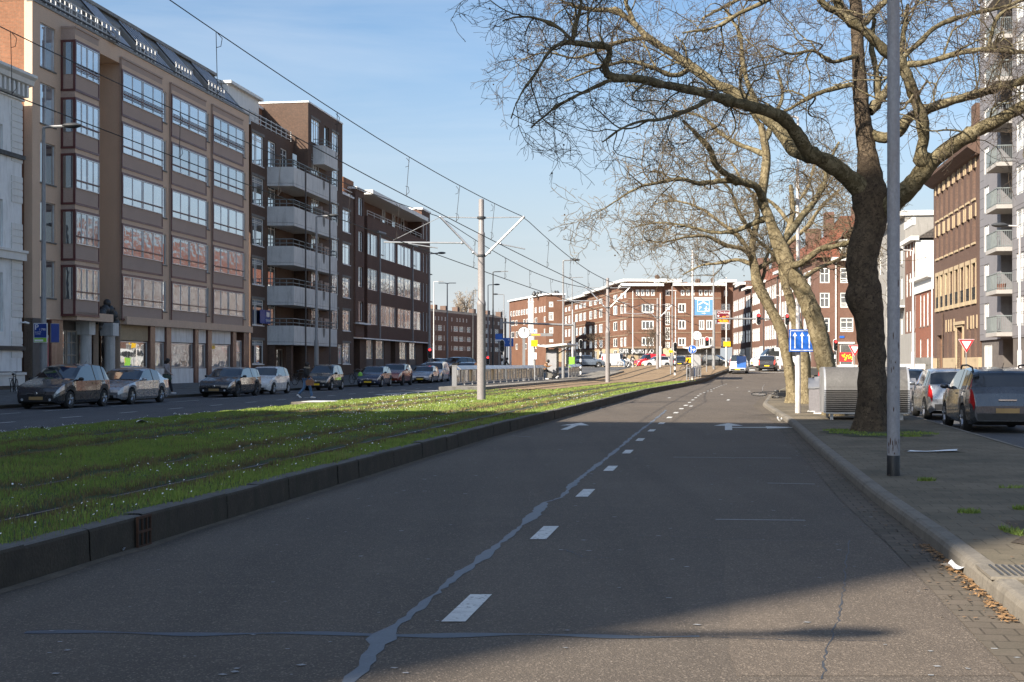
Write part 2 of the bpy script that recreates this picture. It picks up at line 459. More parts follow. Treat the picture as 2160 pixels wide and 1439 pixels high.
M['maroon'] = glossy('maroon_paint', (0.115, 0.035, 0.034), 0.4)
M['white'] = surf('white_paint', (0.68, 0.67, 0.64), 0.5, 0.05, 2, dirt=(0.55, 0.54, 0.5))
M['offwhite'] = surf('offwhite_paint', (0.78, 0.78, 0.77), 0.6, 0.07, 2, dirt=(0.4, 0.39, 0.36))
M['cream'] = surf('cream_stone', (0.44, 0.34, 0.215), 0.85, 0.1, 1.5, 20, dirt=(0.3, 0.23, 0.15))
M['brick_orange'] = brick('brick_orange', (0.24, 0.095, 0.048), (0.30, 0.125, 0.065), (0.22, 0.15, 0.10))
M['brick_dark'] = brick('brick_dark', (0.105, 0.062, 0.045), (0.135, 0.078, 0.055), (0.10, 0.08, 0.065))
M['brick_office'] = brick('brick_office', (0.115, 0.058, 0.042), (0.15, 0.074, 0.052), (0.09, 0.07, 0.058))
M['brick_far'] = brick('brick_far', (0.165, 0.072, 0.043), (0.215, 0.097, 0.058), (0.14, 0.10, 0.075), var=0.5)
M['brick_row'] = brick('brick_row', (0.15, 0.07, 0.05), (0.19, 0.09, 0.063), (0.16, 0.12, 0.095), var=0.5)
M['brick_tall'] = brick('brick_tall', (0.10, 0.056, 0.042), (0.135, 0.075, 0.055), (0.105, 0.083, 0.068))
M['brick_red'] = brick('brick_red', (0.22, 0.07, 0.042), (0.27, 0.09, 0.053), (0.18, 0.12, 0.09))
M['brick_shade'] = brick('brick_shade', (0.15, 0.095, 0.075), (0.19, 0.115, 0.09), (0.15, 0.12, 0.1))
M['marble'] = surf('marble_tile', (0.17, 0.085, 0.065), 0.25, 0.35, 6, 26, dirt=(0.32, 0.2, 0.15))
M['plinth'] = surf('plinth_grey', (0.12, 0.105, 0.095), 0.8, 0.2, 2)
M['panel_grey'] = surf('panel_grey', (0.20, 0.19, 0.20), 0.65, 0.08, 0.7, 18, dirt=(0.22, 0.21, 0.22))
M['panel_line'] = surf('panel_joint', (0.09, 0.085, 0.09), 0.8, 0.1)
M['rail_grey'] = glossy('railing_grey', (0.17, 0.19, 0.19), 0.45)
M['rail_white'] = glossy('railing_white', (0.55, 0.55, 0.54), 0.5)
M['metal_pole'] = surf('galvanised', (0.30, 0.30, 0.305), 0.55, 0.15, 2.2, 25, 0.1, 0.3, dirt=(0.19, 0.18, 0.17), stretch=(1, 1, 0.25))
M['pole_paint'] = surf('pole_paint', (0.31, 0.285, 0.28), 0.5, 0.12, 1.5, 20, 0.1, dirt=(0.22, 0.19, 0.18))
M['pole_rust'] = surf('rusted_pole', (0.30, 0.305, 0.33), 0.6, 0.12, 2.4, 30, 0.25, dirt=(0.24, 0.2, 0.18), stretch=(1, 1, 0.6))
M['pole_white'] = surf('white_pole', (0.62, 0.58, 0.56), 0.6, 0.1, 2, dirt=(0.42, 0.37, 0.33))
M['black'] = glossy('black_plastic', (0.018, 0.018, 0.019), 0.5)
M['dark_metal'] = glossy('dark_metal', (0.06, 0.062, 0.065), 0.45, 0.2)
M['rust'] = surf('rust', (0.075, 0.034, 0.018), 0.9, 0.4, 14, 40)
M['wire'] = surf('wire', (0.035, 0.03, 0.028), 0.6, 0.1)
M['steel'] = glossy('steel', (0.42, 0.42, 0.43), 0.35, 0.7)
M['corrugated'] = surf('corrugated_steel', (0.125, 0.118, 0.112), 0.55, 0.12, 2, 20, 0.05, 0.0, dirt=(0.09, 0.085, 0.08))
M['alu'] = glossy('aluminium', (0.55, 0.55, 0.56), 0.35, 0.6)
M['tile_roof'] = brick('tile_roof', (0.17, 0.062, 0.038), (0.22, 0.082, 0.05), (0.09, 0.035, 0.022), 0.25, 0.3, 0.02, 0.4)
M['slate'] = brick('slate_roof', (0.075, 0.065, 0.06), (0.1, 0.085, 0.075), (0.03, 0.028, 0.026), 0.28, 0.3, 0.02, 0.3)
M['zinc'] = surf('zinc_roof', (0.24, 0.23, 0.215), 0.6, 0.25, 1.1, 14, 0.2, 0.2, dirt=(0.10, 0.095, 0.085))
M['door'] = glossy('door_paint', (0.30, 0.26, 0.21), 0.45)
M['door_wood'] = surf('door_wood', (0.21, 0.105, 0.05), 0.55, 0.2, 3)
M['green'] = glossy('green_paint', (0.05, 0.22, 0.06), 0.4)
M['blue_sign'] = glossy('blue_sign', (0.02, 0.12, 0.50), 0.35)
M['blue_light'] = glossy('blue_light_sign', (0.12, 0.29, 0.60), 0.4)
M['blue_deep'] = glossy('blue_deep_sign', (0.012, 0.045, 0.25), 0.4)
M['sign_white'] = glossy('sign_white', (0.80, 0.80, 0.80), 0.4)
M['sign_red'] = glossy('sign_red', (0.55, 0.03, 0.035), 0.4)
M['sign_yellow'] = glossy('sign_yellow', (0.85, 0.52, 0.01), 0.4)
M['sign_green'] = glossy('sign_green', (0.25, 0.55, 0.06), 0.4)
M['sign_back'] = glossy('sign_back', (0.30, 0.30, 0.31), 0.5)
M['orange'] = glossy('orange_print', (0.85, 0.28, 0.03), 0.45)
M['maroon_sign'] = glossy('dark_red_print', (0.16, 0.012, 0.02), 0.4)
M['lamp_red'] = emit('lamp_red', (1.0, 0.03, 0.03), 2.2)
M['display'] = emit('display_amber', (1.0, 0.25, 0.03), 0.8)
M['pane_curtain'] = pane_mat('pane_curtain', (0.46, 0.47, 0.49), 0.62, 0.12)
M['pane_blind'] = pane_mat('pane_blind', (0.24, 0.25, 0.27), 0.6, 0.12)
M['pane_dark'] = pane_mat('pane_dark', (0.05, 0.055, 0.06), 0.55, 0.12)
M['pane_shop'] = pane_mat('pane_shop', (0.10, 0.10, 0.095), 0.62, 0.3, 0.7)
M['pane_wavy'] = pane_mat('pane_wavy', (0.40, 0.385, 0.36), 0.42, 0.9, 1.9)  # cream tone paints in the reflected pale facades; true mirror share kept low
M['pane_roof'] = pane_mat('pane_roof', (0.09, 0.12, 0.15), 0.55, 0.05)
M['pane_white'] = pane_mat('pane_white', (0.72, 0.71, 0.68), 0.18, 0.1)
M['pane_grey'] = pane_mat('pane_grey', (0.09, 0.09, 0.085), 0.3, 0.1)
M['pane_clear'] = pane_mat('pane_clear', (0.30, 0.30, 0.28), 0.3, 0.05)
M['car_glass'] = glossy('car_glass', (0.014, 0.017, 0.02), 0.04, 0, 0.6, 0.9)
M['tyre'] = surf('tyre', (0.022, 0.022, 0.022), 0.85, 0.2, 8)
M['rim'] = glossy('rim', (0.42, 0.42, 0.43), 0.3, 0.7)
M['rim_dark'] = glossy('rim_dark', (0.09, 0.09, 0.095), 0.35, 0.6)
M['chrome'] = glossy('chrome', (0.65, 0.65, 0.66), 0.12, 0.9)
M['headlight'] = glossy('headlight_glass', (0.55, 0.57, 0.6), 0.12, 0.3, 0.8)
M['taillight'] = glossy('taillight_glass', (0.38, 0.012, 0.014), 0.15, 0, 0.8)
M['brake'] = emit('brake_light', (1.0, 0.06, 0.04), 0.9)
M['indicator'] = glossy('indicator_glass', (0.75, 0.22, 0.03), 0.2, 0, 0.6)
M['plate_yellow'] = glossy('plate_yellow', (0.80, 0.52, 0.02), 0.4)
M['plate_tan'] = glossy('plate_tan', (0.36, 0.235, 0.10), 0.6)
M['bark_main'] = bark_mat('bark_main', (0.105, 0.078, 0.055), (0.17, 0.128, 0.085), (0.035, 0.027, 0.02), 5.5, bs=1.0)
M['bark_limb'] = bark_mat('bark_limb', (0.15, 0.122, 0.068), (0.29, 0.245, 0.15), (0.05, 0.04, 0.024), 5.0, 0.8)
M['bark_pale'] = bark_mat('bark_pale', (0.20, 0.16, 0.092), (0.33, 0.27, 0.165), (0.07, 0.048, 0.03), 4.2)
M['twig'] = surf('twig', (0.075, 0.055, 0.037), 0.9, 0.4, 1.5)
M['twig_pale'] = surf('twig_pale', (0.125, 0.095, 0.056), 0.9, 0.35, 1.5)
M['seed'] = surf('seed_ball', (0.06, 0.038, 0.022), 0.95, 0.3, 8)
M['poplar'] = surf('poplar_twig', (0.28, 0.22, 0.16), 0.95, 0.3, 1.0)

def g(Y):
    """height of the street: level, then rising to the crossing"""
    t = min(max((Y - 108.0) / 56.0, 0.0), 1.0)
    return 1.15 * t * t * (3 - 2 * t)

def at(x, y, Y):
    """the point seen at photo pixel (x, y) at depth Y"""
    return Vector(((x - CX) / FPX * Y, Y, CAM_H - (y - HY) / FPX * Y))

def foot(x, y, z0=0.0):
    Y = (CAM_H - z0) * FPX / (y - HY)
    return Vector(((x - CX) / FPX * Y, Y, z0))

class Face:
    """a vertical facade plane through p (X, Y) whose local x runs along (dx, dy); y is inward"""
    def __init__(s, p, d):
        l = math.hypot(*d); s.d = (d[0] / l, d[1] / l); s.p = p; s.i = (-s.d[1], s.d[0]); s.rz = math.atan2(s.d[1], s.d[0])
    def u(s, x, y=0.0):
        r = (x - CX) / FPX
        px, py = s.p[0] + s.i[0] * y, s.p[1] + s.i[1] * y
        # px + u dx = r (py + u dy)
        return (r * py - px) / (s.d[0] - r * s.d[1])
    def depth(s, x, y=0.0):
        return s.p[1] + s.i[1] * y + s.u(x, y) * s.d[1]
    def z(s, x, yy, y=0.0):
        return CAM_H - (yy - HY) / FPX * s.depth(x, y)
    def at(s, u, y=0.0, z=0.0):
        return Vector((s.p[0] + s.d[0] * u + s.i[0] * y, s.p[1] + s.d[1] * u + s.i[1] * y, z))
# ------------------------------------------------------------------ the street surfaces
BEND = ([0, 30, 49, 73, 102, 130, 150, 175, 210], [0, 0, 0.4, 0.85, 2.3, 4.1, 6.0, 9.0, 14.0])
def bend(Y): return float(np.interp(Y, *BEND))
def mR(Y): return -5.13 + 0.158 * Y + bend(Y)            # right edge of the median
def mL(Y): return -15.6 + 0.158 * Y + bend(Y) * 0.6      # left edge of the median
RE = ([-30, 8.36, 11.35, 15.9, 26.2, 36.6, 51.8, 66, 96, 125, 150], [-2.4, 3.13, 3.59, 4.2, 5.76, 7.41, 9.5, 12.4, 19.5, 27.3, 35])
def rE(Y): return float(np.interp(Y, *RE))               # right kerb of the carriageway
def lK(Y): return -25.5 + 0.1476 * Y                     # left pavement kerb
def lF(Y): return -33.08 + 0.1476 * Y                    # left facade line

def strip(mb, fa, fb, Ys, za, zb, nx=1):
    for k in range(len(Ys) - 1):
        y0, y1 = Ys[k], Ys[k + 1]
        for j in range(nx):
            t0, t1 = j / nx, (j + 1) / nx
            def P(t, Y):
                a, b = fa(Y), fb(Y)
                return (a + (b - a) * t, Y, g(Y) + za + (zb - za) * t)
            mb.add([P(t0, y0), P(t1, y0), P(t1, y1), P(t0, y1)], [(0, 1, 2, 3)], True)
    return mb

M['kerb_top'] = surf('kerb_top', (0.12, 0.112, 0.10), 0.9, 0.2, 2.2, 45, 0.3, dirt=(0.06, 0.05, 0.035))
YS = [-40, -10, 0, 4, 8, 12, 16, 20, 25, 30, 36, 42, 49, 56, 64, 73, 82, 92, 102, 110, 118, 126, 134, 142, 150, 158, 166]
mb = MB(); XS = [-900, -300, -120, -60, -30, -10, 0, 10, 20, 40, 80, 200, 500, 900]
GY = [-200, -60, 0, 30, 60, 90, 108] + list(range(112, 168, 4)) + [200, 260, 400, 800, 2500]
mb.grid(lambda Y, X: (X, Y, g(Y) - 0.03), GY, XS)
struct(mb.build('ground', M['asphalt_far']))
struct(strip(MB(), lambda Y: mR(Y) - 0.05, lambda Y: rE(Y) + 0.02, YS, 0, 0, 6).build('road', M['asphalt']))
struct(strip(MB(), lambda Y: lK(Y) - 0.02, lambda Y: mL(Y) + 0.05, YS, -0.004, -0.004, 3).build('road', M['asphalt_side']))
# left pavement, its kerb
struct(strip(MB(), lambda Y: lF(Y) - 1.5, lambda Y: lK(Y) - 0.15, YS, 0.46, 0.12, 3).build('pavement', M['tiles_left']))
kb = MB()
def kerb(kb, edge, side, Ys, z, w, z0=-0.05, bev=0.03, top=0):
    """side +1: the road lies to +x of the kerb face"""
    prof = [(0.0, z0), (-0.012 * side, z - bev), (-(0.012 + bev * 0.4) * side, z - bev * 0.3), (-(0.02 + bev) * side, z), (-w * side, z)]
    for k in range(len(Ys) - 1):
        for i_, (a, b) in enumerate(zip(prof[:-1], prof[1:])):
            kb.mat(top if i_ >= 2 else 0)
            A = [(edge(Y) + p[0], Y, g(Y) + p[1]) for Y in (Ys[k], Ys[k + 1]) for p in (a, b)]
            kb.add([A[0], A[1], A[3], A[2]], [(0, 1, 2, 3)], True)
FINE = [y for y in np.arange(-10, 166, 2.0)]
struct(kerb(kb, lK, 1, YS, 0.13, 0.16) or kb.build('kerb', M['kerb']))
# median kerb: tall, with joints every metre or so
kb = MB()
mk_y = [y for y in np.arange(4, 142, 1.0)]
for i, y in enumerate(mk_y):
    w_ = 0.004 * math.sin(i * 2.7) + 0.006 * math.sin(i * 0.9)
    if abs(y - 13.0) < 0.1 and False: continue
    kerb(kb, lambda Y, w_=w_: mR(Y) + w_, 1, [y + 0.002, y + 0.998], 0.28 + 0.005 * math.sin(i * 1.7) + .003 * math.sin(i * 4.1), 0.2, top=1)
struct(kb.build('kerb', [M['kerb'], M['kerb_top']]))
M['grit'] = surf('grit', (0.15, 0.115, 0.08), .95, .5, 5, 40)
mb = MB(); gy = list(np.arange(6, 60, .35))
strip(mb, lambda Y: mR(Y), lambda Y: mR(Y) + .05 + .07 * abs(math.sin(Y * 1.7) * math.sin(Y * .63 + 1)), gy, .012, .0025); struct(mb.build('road_strip', M['grit']))
kb = MB(); strip(kb, lambda Y: mR(Y) - 0.19, lambda Y: mR(Y) - 0.02, FINE[5:], 0.27, 0.18); struct(kb.build('kerb_strip', M['groove']))
# right kerb and pavement island, service road behind it
kb = MB(); kerb(kb, rE, -1, FINE[:], 0.125, 0.17, -0.05, 0.045); struct(kb.build('kerb', M['kerb_pale']))
struct(strip(MB(), lambda Y: rE(Y) - 0.36, lambda Y: rE(Y) - 0.0, FINE, 0.004, 0.004).build('road_strip', M['brick_strip']))
def iE(Y): return float(np.interp(Y, [-30, 24.2, 38.4, 52, 66, 90, 130], [0.2, 9.1, 11.4, 13.6, 17.2, 25.0, 37]))
struct(strip(MB(), lambda Y: rE(Y) + 0.16, lambda Y: iE(Y) - 0.12, FINE[:60], 0.12, 0.12, 4).build('pavement', M['tiles']))
kb = MB(); kerb(kb, iE, 1, FINE[:60], 0.13, 0.14, -0.05, 0.03); struct(kb.build('kerb', M['kerb_pale']))
struct(strip(MB(), lambda Y: iE(Y) - 0.02, lambda Y: iE(Y) + 2.3, FINE[:60], 0.0, 0.0, 2).build('road', M['asphalt_side']))
struct(strip(MB(), lambda Y: iE(Y) + 2.3, lambda Y: iE(Y) + 7.0, FINE[:60], -0.004, -0.004, 2).build('road', M['red_paving']))
struct(strip(MB(), lambda Y: iE(Y) + 7.0, lambda Y: iE(Y) + 16.0, FINE[:60], 0.1, 0.1, 2).build('pavement', M['plaza']))
# bare soil and moss round the big tree, and a dirt patch by the kerb in front
def patch(name, mat, cx, cy, rx, ry, z, seed, n=26, rough=0.25):
    rr = random.Random(seed); pts = []
    for i in range(n):
        a = 2 * math.pi * i / n; k = 1 + rr.uniform(-rough, rough)
        pts.append((cx + rx * k * math.cos(a) + 0.16 * ry * k * math.sin(a), cy + ry * k * math.sin(a), z))
    m = MB(); m.add(pts + [(cx, cy, z + 0.01)], [(i, (i + 1) % n, n) for i in range(n)], True)
    return m.build(name, mat)
M['moss_soil'] = surf('mossy_soil', (0.05, 0.055, 0.02), 0.95, 0.5, 3.5, 30, 0.8, dirt=(0.09, 0.065, 0.04))
struct(patch('ground_section', M['moss_soil'], 7.95, 29.3, 1.2, 1.7, 0.126, 3))
struct(patch('ground_section', M['soil'], 5.15, 12.0, .85, 1.25, 0.126, 4))
# ---- markings
mk = MB()
def cL(Y): return -1.64 + 0.1508 * Y + bend(Y) * 0.85
for k in range(34):
    y0 = 8.46 + 3.98 * k
    if y0 > 110: break
    w = 0.075 if k < 12 else 0.06
    mk.add([(cL(y0) - w, y0, g(y0) + .005), (cL(y0) + w, y0, g(y0) + .005), (cL(y0 + 1) + w, y0 + 1.0, g(y0 + 1) + .005), (cL(y0 + 1) - w, y0 + 1.0, g(y0 + 1) + .005)], [(0, 1, 2, 3)])
def lane_arrow(cx, y0, right):
    s = 0.158
    def P(a, b): return (cx + a + s * (y0 + b), y0 + b, 0.005)
    mk.poly([P(-.09, 0), P(.09, 0), P(.09, 2.3), P(-.09, 2.3)])
    mk.poly([P(-.38, 2.3), P(.38, 2.3), P(0, 3.9)])
    if right:
        mk.poly([P(.09, 1.2), P(.95, 1.2), P(.95, 1.55), P(.09, 1.55)])
        mk.poly([P(.95, .75), P(1.75, 1.4), P(.95, 2.0)])
lane_arrow(-3.98, 33.2, False)
lane_arrow(0.02, 33.0, True)
for (x, y, l) in ((1580, 787, 3), (1465, 812, 1), (1500, 826, 1), (1410, 840, 1), (1555, 818, 1), (1522, 833, 1), (1588, 806, 1), (1456, 858, 1), (1535, 845, 1.5), (1580, 826, 1.2)):
    p = foot(x, y); s = 0.19
    mk.add([(p.x - .06, p.y, g(p.y) + .006), (p.x + .06, p.y, g(p.y) + .006), (p.x + .06 + s * l, p.y + l, g(p.y + l) + .006), (p.x - .06 + s * l, p.y + l, g(p.y + l) + .006)], [(0, 1, 2, 3)])
for k in range(7):     # the zebra and stop line at the crossing
    x0 = 24.2 + k * 1.35
    mk.add([(x0, 147, g(147) + .006), (x0 + .6, 147, g(147) + .006), (x0 + 1.3, 151, g(151) + .006), (x0 + .7, 151, g(151) + .006)], [(0, 1, 2, 3)])
mk.add([(22.5, 141, g(141) + .006), (31.5, 141, g(141) + .006), (31.55, 141.45, g(141.5) + .006), (22.55, 141.45, g(141.5) + .006)], [(0, 1, 2, 3)])
# left carriageway: lane dashes, parking line
for k in range(36):
    y0 = 24.5 + 4.0 * k
    for off, w in ((-19.35, .06),):
        xx = lambda Y: off + 0.1476 * Y
        mk.add([(xx(y0) - w, y0, g(y0) + .003), (xx(y0) + w, y0, g(y0) + .003), (xx(y0 + 1.3) + w, y0 + 1.3, g(y0) + .003), (xx(y0 + 1.3) - w, y0 + 1.3, g(y0) + .003)], [(0, 1, 2, 3)])
for k in range(24):
    y0 = 36 + 5.2 * k
    xx = lambda Y: -22.75 + 0.1476 * Y
    L_ = 3.6 if k % 3 else 1.4
    mk.add([(xx(y0) - .05, y0, .003), (xx(y0) + .05, y0, .003), (xx(y0 + L_) + .05, y0 + L_, .003), (xx(y0 + L_) - .05, y0 + L_, .003)], [(0, 1, 2, 3)])
for a, b, c, d in (((-6.9, 70.5), (-7.2, 70.9), (-4.2, 84), (-4.0, 83.5)), ((-4.75, 66), (-5.0, 66), (-4.35, 70.5), (-4.1, 70.5)), ((-7.6, 57.6), (-7.7, 58), (-4.9, 69), (-4.75, 68.8))):
    mk.add([(*a, .004), (*b, .004), (*c, .004), (*d, .004)], [(0, 1, 2, 3)])
struct(mk.build('road_markings', M['paint_road']))
# faint worn lines across the carriageway
mk = MB()
for (xa, xb, y) in ((1510, 1700, 1097), (1620, 1720, 1020), (1420, 1670, 965), (700, 860, 962), (1080, 1120, 920), (1590, 1640, 888)):
    a, b = foot(xa, y), foot(xb, y + 2)
    mk.add([(a.x, a.y, .004), (b.x, b.y, .004), (b.x, b.y + .06, .004), (a.x, a.y + .06, .004)], [(0, 1, 2, 3)])
struct(mk.build('worn_markings', M['paint_worn']))
# ---- the wandering tar seam and its cross piece
rr = random.Random(5)
pts = [(740, 1439), (775, 1395), (800, 1350), (825, 1325), (850, 1308), (930, 1245), (960, 1217), (1010, 1183), (1050, 1150), (1075, 1130), (1110, 1100), (1135, 1078), (1150, 1060), (1185, 1050), (1205, 1025), (1235, 1000), (1265, 978), (1290, 958), (1310, 942), (1330, 925), (1355, 905), (1372, 893), (1385, 882), (1398, 872), (1405, 865)]
C = [foot(x, y) for x, y in pts]
C = [Vector((C[0].x - 0.9, 3.5, 0)), Vector((C[0].x - .25, 6.0, 0))] + C
dense = []
for i in range(len(C) - 1):
    n = max(2, int((C[i + 1] - C[i]).length / 0.12))
    for k in range(n): dense.append(C[i].lerp(C[i + 1], k / n))
V, F = [], []
for i, p in enumerate(dense):
    w = 0.035 + 0.01 * math.sin(i * 0.23) + .01 * math.sin(i * .61) + rr.uniform(-.014, .014) + (0.035 if 7.85 < p.y < 8.25 else 0) + (0.018 if 14 < p.y < 15.3 else 0)
    j = rr.uniform(-.012, .012)
    V += [(p.x - w + j, p.y, .0035), (p.x + w + j, p.y, .0035)]
    if i: F.append((2 * i - 2, 2 * i - 1, 2 * i + 1, 2 * i))
mb = MB(); mb.add(V, F)
V, F = [], []
for i in range(60):
    t = i / 59; x = -2.9 + 4.0 * t
    yy = 8.13 + 0.03 * math.sin(t * 19) - 0.12 * t; w = 0.035 + 0.02 * math.sin(t * 31) + 0.03 * math.exp(-((x + .5) / .25) ** 2)
    V += [(x, yy - w, .003), (x, yy + w, .003)]
    if i: F.append((2 * i - 2, 2 * i, 2 * i + 1, 2 * i - 1))
mc = MB(); mc.add(V, F)
struct(mc.build('road_line', M['tar_blue']))
struct(mb.build('road_line', M['tar']))
M['asphalt_patch'] = asphalt('asphalt_patch', (0.135, 0.108, 0.083))
mb = MB(); strip(mb, lambda Y: 1.42 + (Y - 9) * .14 + .02 * math.sin(Y * 3), lambda Y: rE(Y) - .38, [7.0, 7.6, 8.2, 8.8, 9.4, 10, 10.6, 11.2, 11.8, 12.4], .0018, .0018); struct(mb.build('road_section', M['asphalt_patch']))
# fine cracks
mb = MB()
for (pl) in ([(1790, 1140), (1780, 1230), (1772, 1300), (1745, 1370), (1732, 1439)], [(1190, 1160), (1230, 1175), (1300, 1178)], [(1340, 1130), (1440, 1132), (1600, 1140), (1780, 1142)], [(1960, 1190), (2020, 1250), (2110, 1340), (2160, 1400)], [(1500, 1345), (1700, 1352), (1900, 1352)]):
    cs = [foot(x, y) for x, y in pl]; ds = []
    for i in range(len(cs) - 1):
        for k in range(12): ds.append(cs[i].lerp(cs[i + 1], k / 12) + Vector((rr.uniform(-.015, .015), rr.uniform(-.02, .02), 0)))
    V, F = [], []
    for i, p in enumerate(ds):
        w = rr.uniform(.003, .009)
        V += [(p.x - w, p.y - w * .5, .003), (p.x + w, p.y + w * .5, .003)]
        if i: F.append((2 * i - 2, 2 * i - 1, 2 * i + 1, 2 * i))
    mb.add(V, F)
struct(mb.build('road_lines', M['tar_dark']))

# ------------------------------------------------------------------ the grassed tram bed
TR = (-6.28, -7.715, -10.66, -12.095)
def rx(o, Y): return o + 0.158 * Y + bend(Y) * 0.6
def grass_z(X, Y):
    a = (X - mL(Y)) / 1.6
    base = 0.265 if a > 1 else 0.06 + 0.205 * max(a, 0) ** 0.7
    d = min(abs(X - rx(o, Y)) for o in TR)
    base -= 0.075 * math.exp(-(d / 0.13) ** 2)
    base += 0.02 * math.sin(X * 2.1 + Y * .7) * math.sin(Y * 1.3 - X) + 0.012 * math.sin(X * 7 + Y * 2.3)
    return base
def in_paved(X, Y):
    """where stone setts take over from the grass"""
    a = X - 0.158 * Y - bend(Y)
    if a < -9.9: return Y > 71.5
    return Y > 97 + (a + 9.9) * 1.6 and a < -5.45 - 0.012 * max(0, 112 - Y) * 12
M['grass_base'] = surf('grass_base', (0.045, 0.07, 0.016), 0.95, 0.4, 1.3, 30, 0.8, dirt=(0.085, 0.075, 0.03))
mb = MB(); ys = list(np.arange(4, 30, 0.35)) + list(np.arange(30, 112, 0.9))
ts = np.linspace(0, 1, 64)
mb.grid(lambda Y, t: (lambda X: (X, Y, g(Y) + grass_z(X, Y)))(mL(Y) + (mR(Y) - .19 - mL(Y)) * t), ys, ts)
struct(mb.build('lawn', M['grass_base']))
RAILS = dict(zip(TR, ('sunken tram rail nearest the tall kerb', 'second sunken tram rail from the tall kerb', 'third sunken tram rail from the tall kerb', 'sunken tram rail farthest from the tall kerb')))
for o in TR:
    mb = MB()
    strip(mb, lambda Y: rx(o, Y) - .11, lambda Y: rx(o, Y) + .11, ys, 0.238, 0.238)
    mb.mat(1); strip(mb, lambda Y: rx(o, Y) - .022, lambda Y: rx(o, Y) + .022, ys, 0.246, 0.246)
    tag(mb.build('tram_rail', [M['groove'], M['rail']]), RAILS[o] + ' in the grass', 'rail', 'tram rails')
# paved tram bed up to the crossing
mb = MB()
pv = list(np.arange(71.5, 170, 1.0))
for k in range(len(pv) - 1):
    y0, y1 = pv[k], pv[k + 1]
    lo = lambda Y: mL(Y) + 1.6
    hi = lambda Y: (0.158 * Y + bend(Y) + (-9.9 if Y < 97 else min(-5.45 - max(0, 112 - Y) * .144, -9.9 + (Y - 97) / 1.6)))
    mb.add([(lo(y0), y0, g(y0) + .29), (hi(y0), y0, g(y0) + .29), (hi(y1), y1, g(y1) + .29), (lo(y1), y1, g(y1) + .29)], [(0, 1, 2, 3)])
struct(mb.build('path', M['track_paving']))
for o in TR:
    mb = MB()
    y_ = [y for y in np.arange(72 if o < -9 else 103, 172, 1.0)]
    strip(mb, lambda Y: rx(o, Y) - .09, lambda Y: rx(o, Y) + .09, y_, 0.305, 0.305)
    tag(mb.build('tram_rail', M['groove']), RAILS[o].replace(' tram', '') + ', brown paved stretch', 'rail', 'tram rails')
# right-hand platform, the side towards the carriageway
mb = MB()
def prL(Y): return 0.158 * Y + bend(Y) - 5.3
pp = list(np.arange(100, 143, 2.0))
strip(mb, prL, lambda Y: mR(Y) - .19, pp, 0.33, 0.30); strip(mb, lambda Y: prL(Y) - .02, prL, pp, 0.2, 0.33)
struct(mb.build('pavement', M['plaza']))
mb = MB(); strip(mb, lambda Y: mR(Y) - .02, lambda Y: mR(Y) + 1, [142, 146, 150, 156, 160], 0.02, 0.02); struct(mb.build('pavement', M['plaza']))
# left platform: raised slab with a dark side
mb = MB(); pl = list(np.arange(69.8, 134, 2.0))
def pA(Y): return mL(Y) + 0.35
def pB(Y): return mL(Y) + 2.75
H_ = 0.43
strip(mb, pA, pB, pl, H_, H_)
mb.mat(1); strip(mb, pB, lambda Y: pB(Y) + .03, pl, H_, 0.1); strip(mb, lambda Y: pA(Y) - .03, pA, pl, 0.0, H_)
mb.quad((pA(69.8), 69.8, 0), (pB(69.8), 69.8, 0), (pB(69.8), 69.8, H_), (pA(69.8), 69.8, H_))
tag(mb.build('platform', [M['plaza'], M['concrete_dark']]), 'long low raised tram platform with a dark side and pale paved top', 'platform')

# ---- blades of grass, thinning with distance
m, N, L, B = newmat('grass_blade')
v = coords(N, L)
c = mixc(N, L, maprange(N, L, noise_node(N, L, 1.1, 5, .65, v), .35, .65), (0.205, 0.28, 0.055), (0.12, 0.19, 0.038))
c = mixc(N, L, maprange(N, L, noise_node(N, L, 30, 2, .6, v), .5, .75, 0, .8), c, (0.36, 0.36, 0.09))
c = mixc(N, L, maprange(N, L, noise_node(N, L, .7, 6, .7, v), .57, .72, 0, .75), c, (0.30, 0.24, 0.11))
L.new(c, B.inputs['Base Color']); B.inputs['Roughness'].default_value = .65; B.inputs['Specular IOR Level'].default_value = .25
B.inputs['Subsurface Weight'].default_value = 0.0
M['blade'] = m
def field(n, fx, fy, h0, h1, w, accept, lean=.5):
    Y = fy(n); X = fx(Y, n)
    keep = np.array([accept(a, b) for a, b in zip(X, Y)]); X, Y = X[keep], Y[keep]
    Z = np.array([g(b) + grass_z(a, b) for a, b in zip(X, Y)])
    k = len(X); ang = NR.uniform(0, 2 * np.pi, k); h = NR.uniform(h0, h1, k); wd = w(Y) * NR.uniform(.6, 1.3, k)
    la = NR.uniform(0, 2 * np.pi, k); ll = h * NR.uniform(0, lean, k)
    # clumpiness: taller in tufts
    h *= 0.75 + 0.55 * (np.sin(X * 3.1 + np.sin(Y * 2.3) * 1.5) * np.sin(Y * 2.7 + X) * .5 + .5)
    P0 = np.stack([X - np.cos(ang) * wd, Y - np.sin(ang) * wd, Z - .01], 1)
    P1 = np.stack([X + np.cos(ang) * wd, Y + np.sin(ang) * wd, Z - .01], 1)
    P2 = np.stack([X + np.cos(la) * ll, Y + np.sin(la) * ll, Z + h], 1)
    V = np.stack([P0, P1, P2], 1).reshape(-1, 3)
    return V
vR, vL = np.vectorize(mR), np.vectorize(mL)
def fxm(Y, n): return vL(Y) + (vR(Y) - .17 + .13 * NR.uniform(0, 1, n) ** 6 - vL(Y)) * NR.uniform(0, 1, n) ** .96
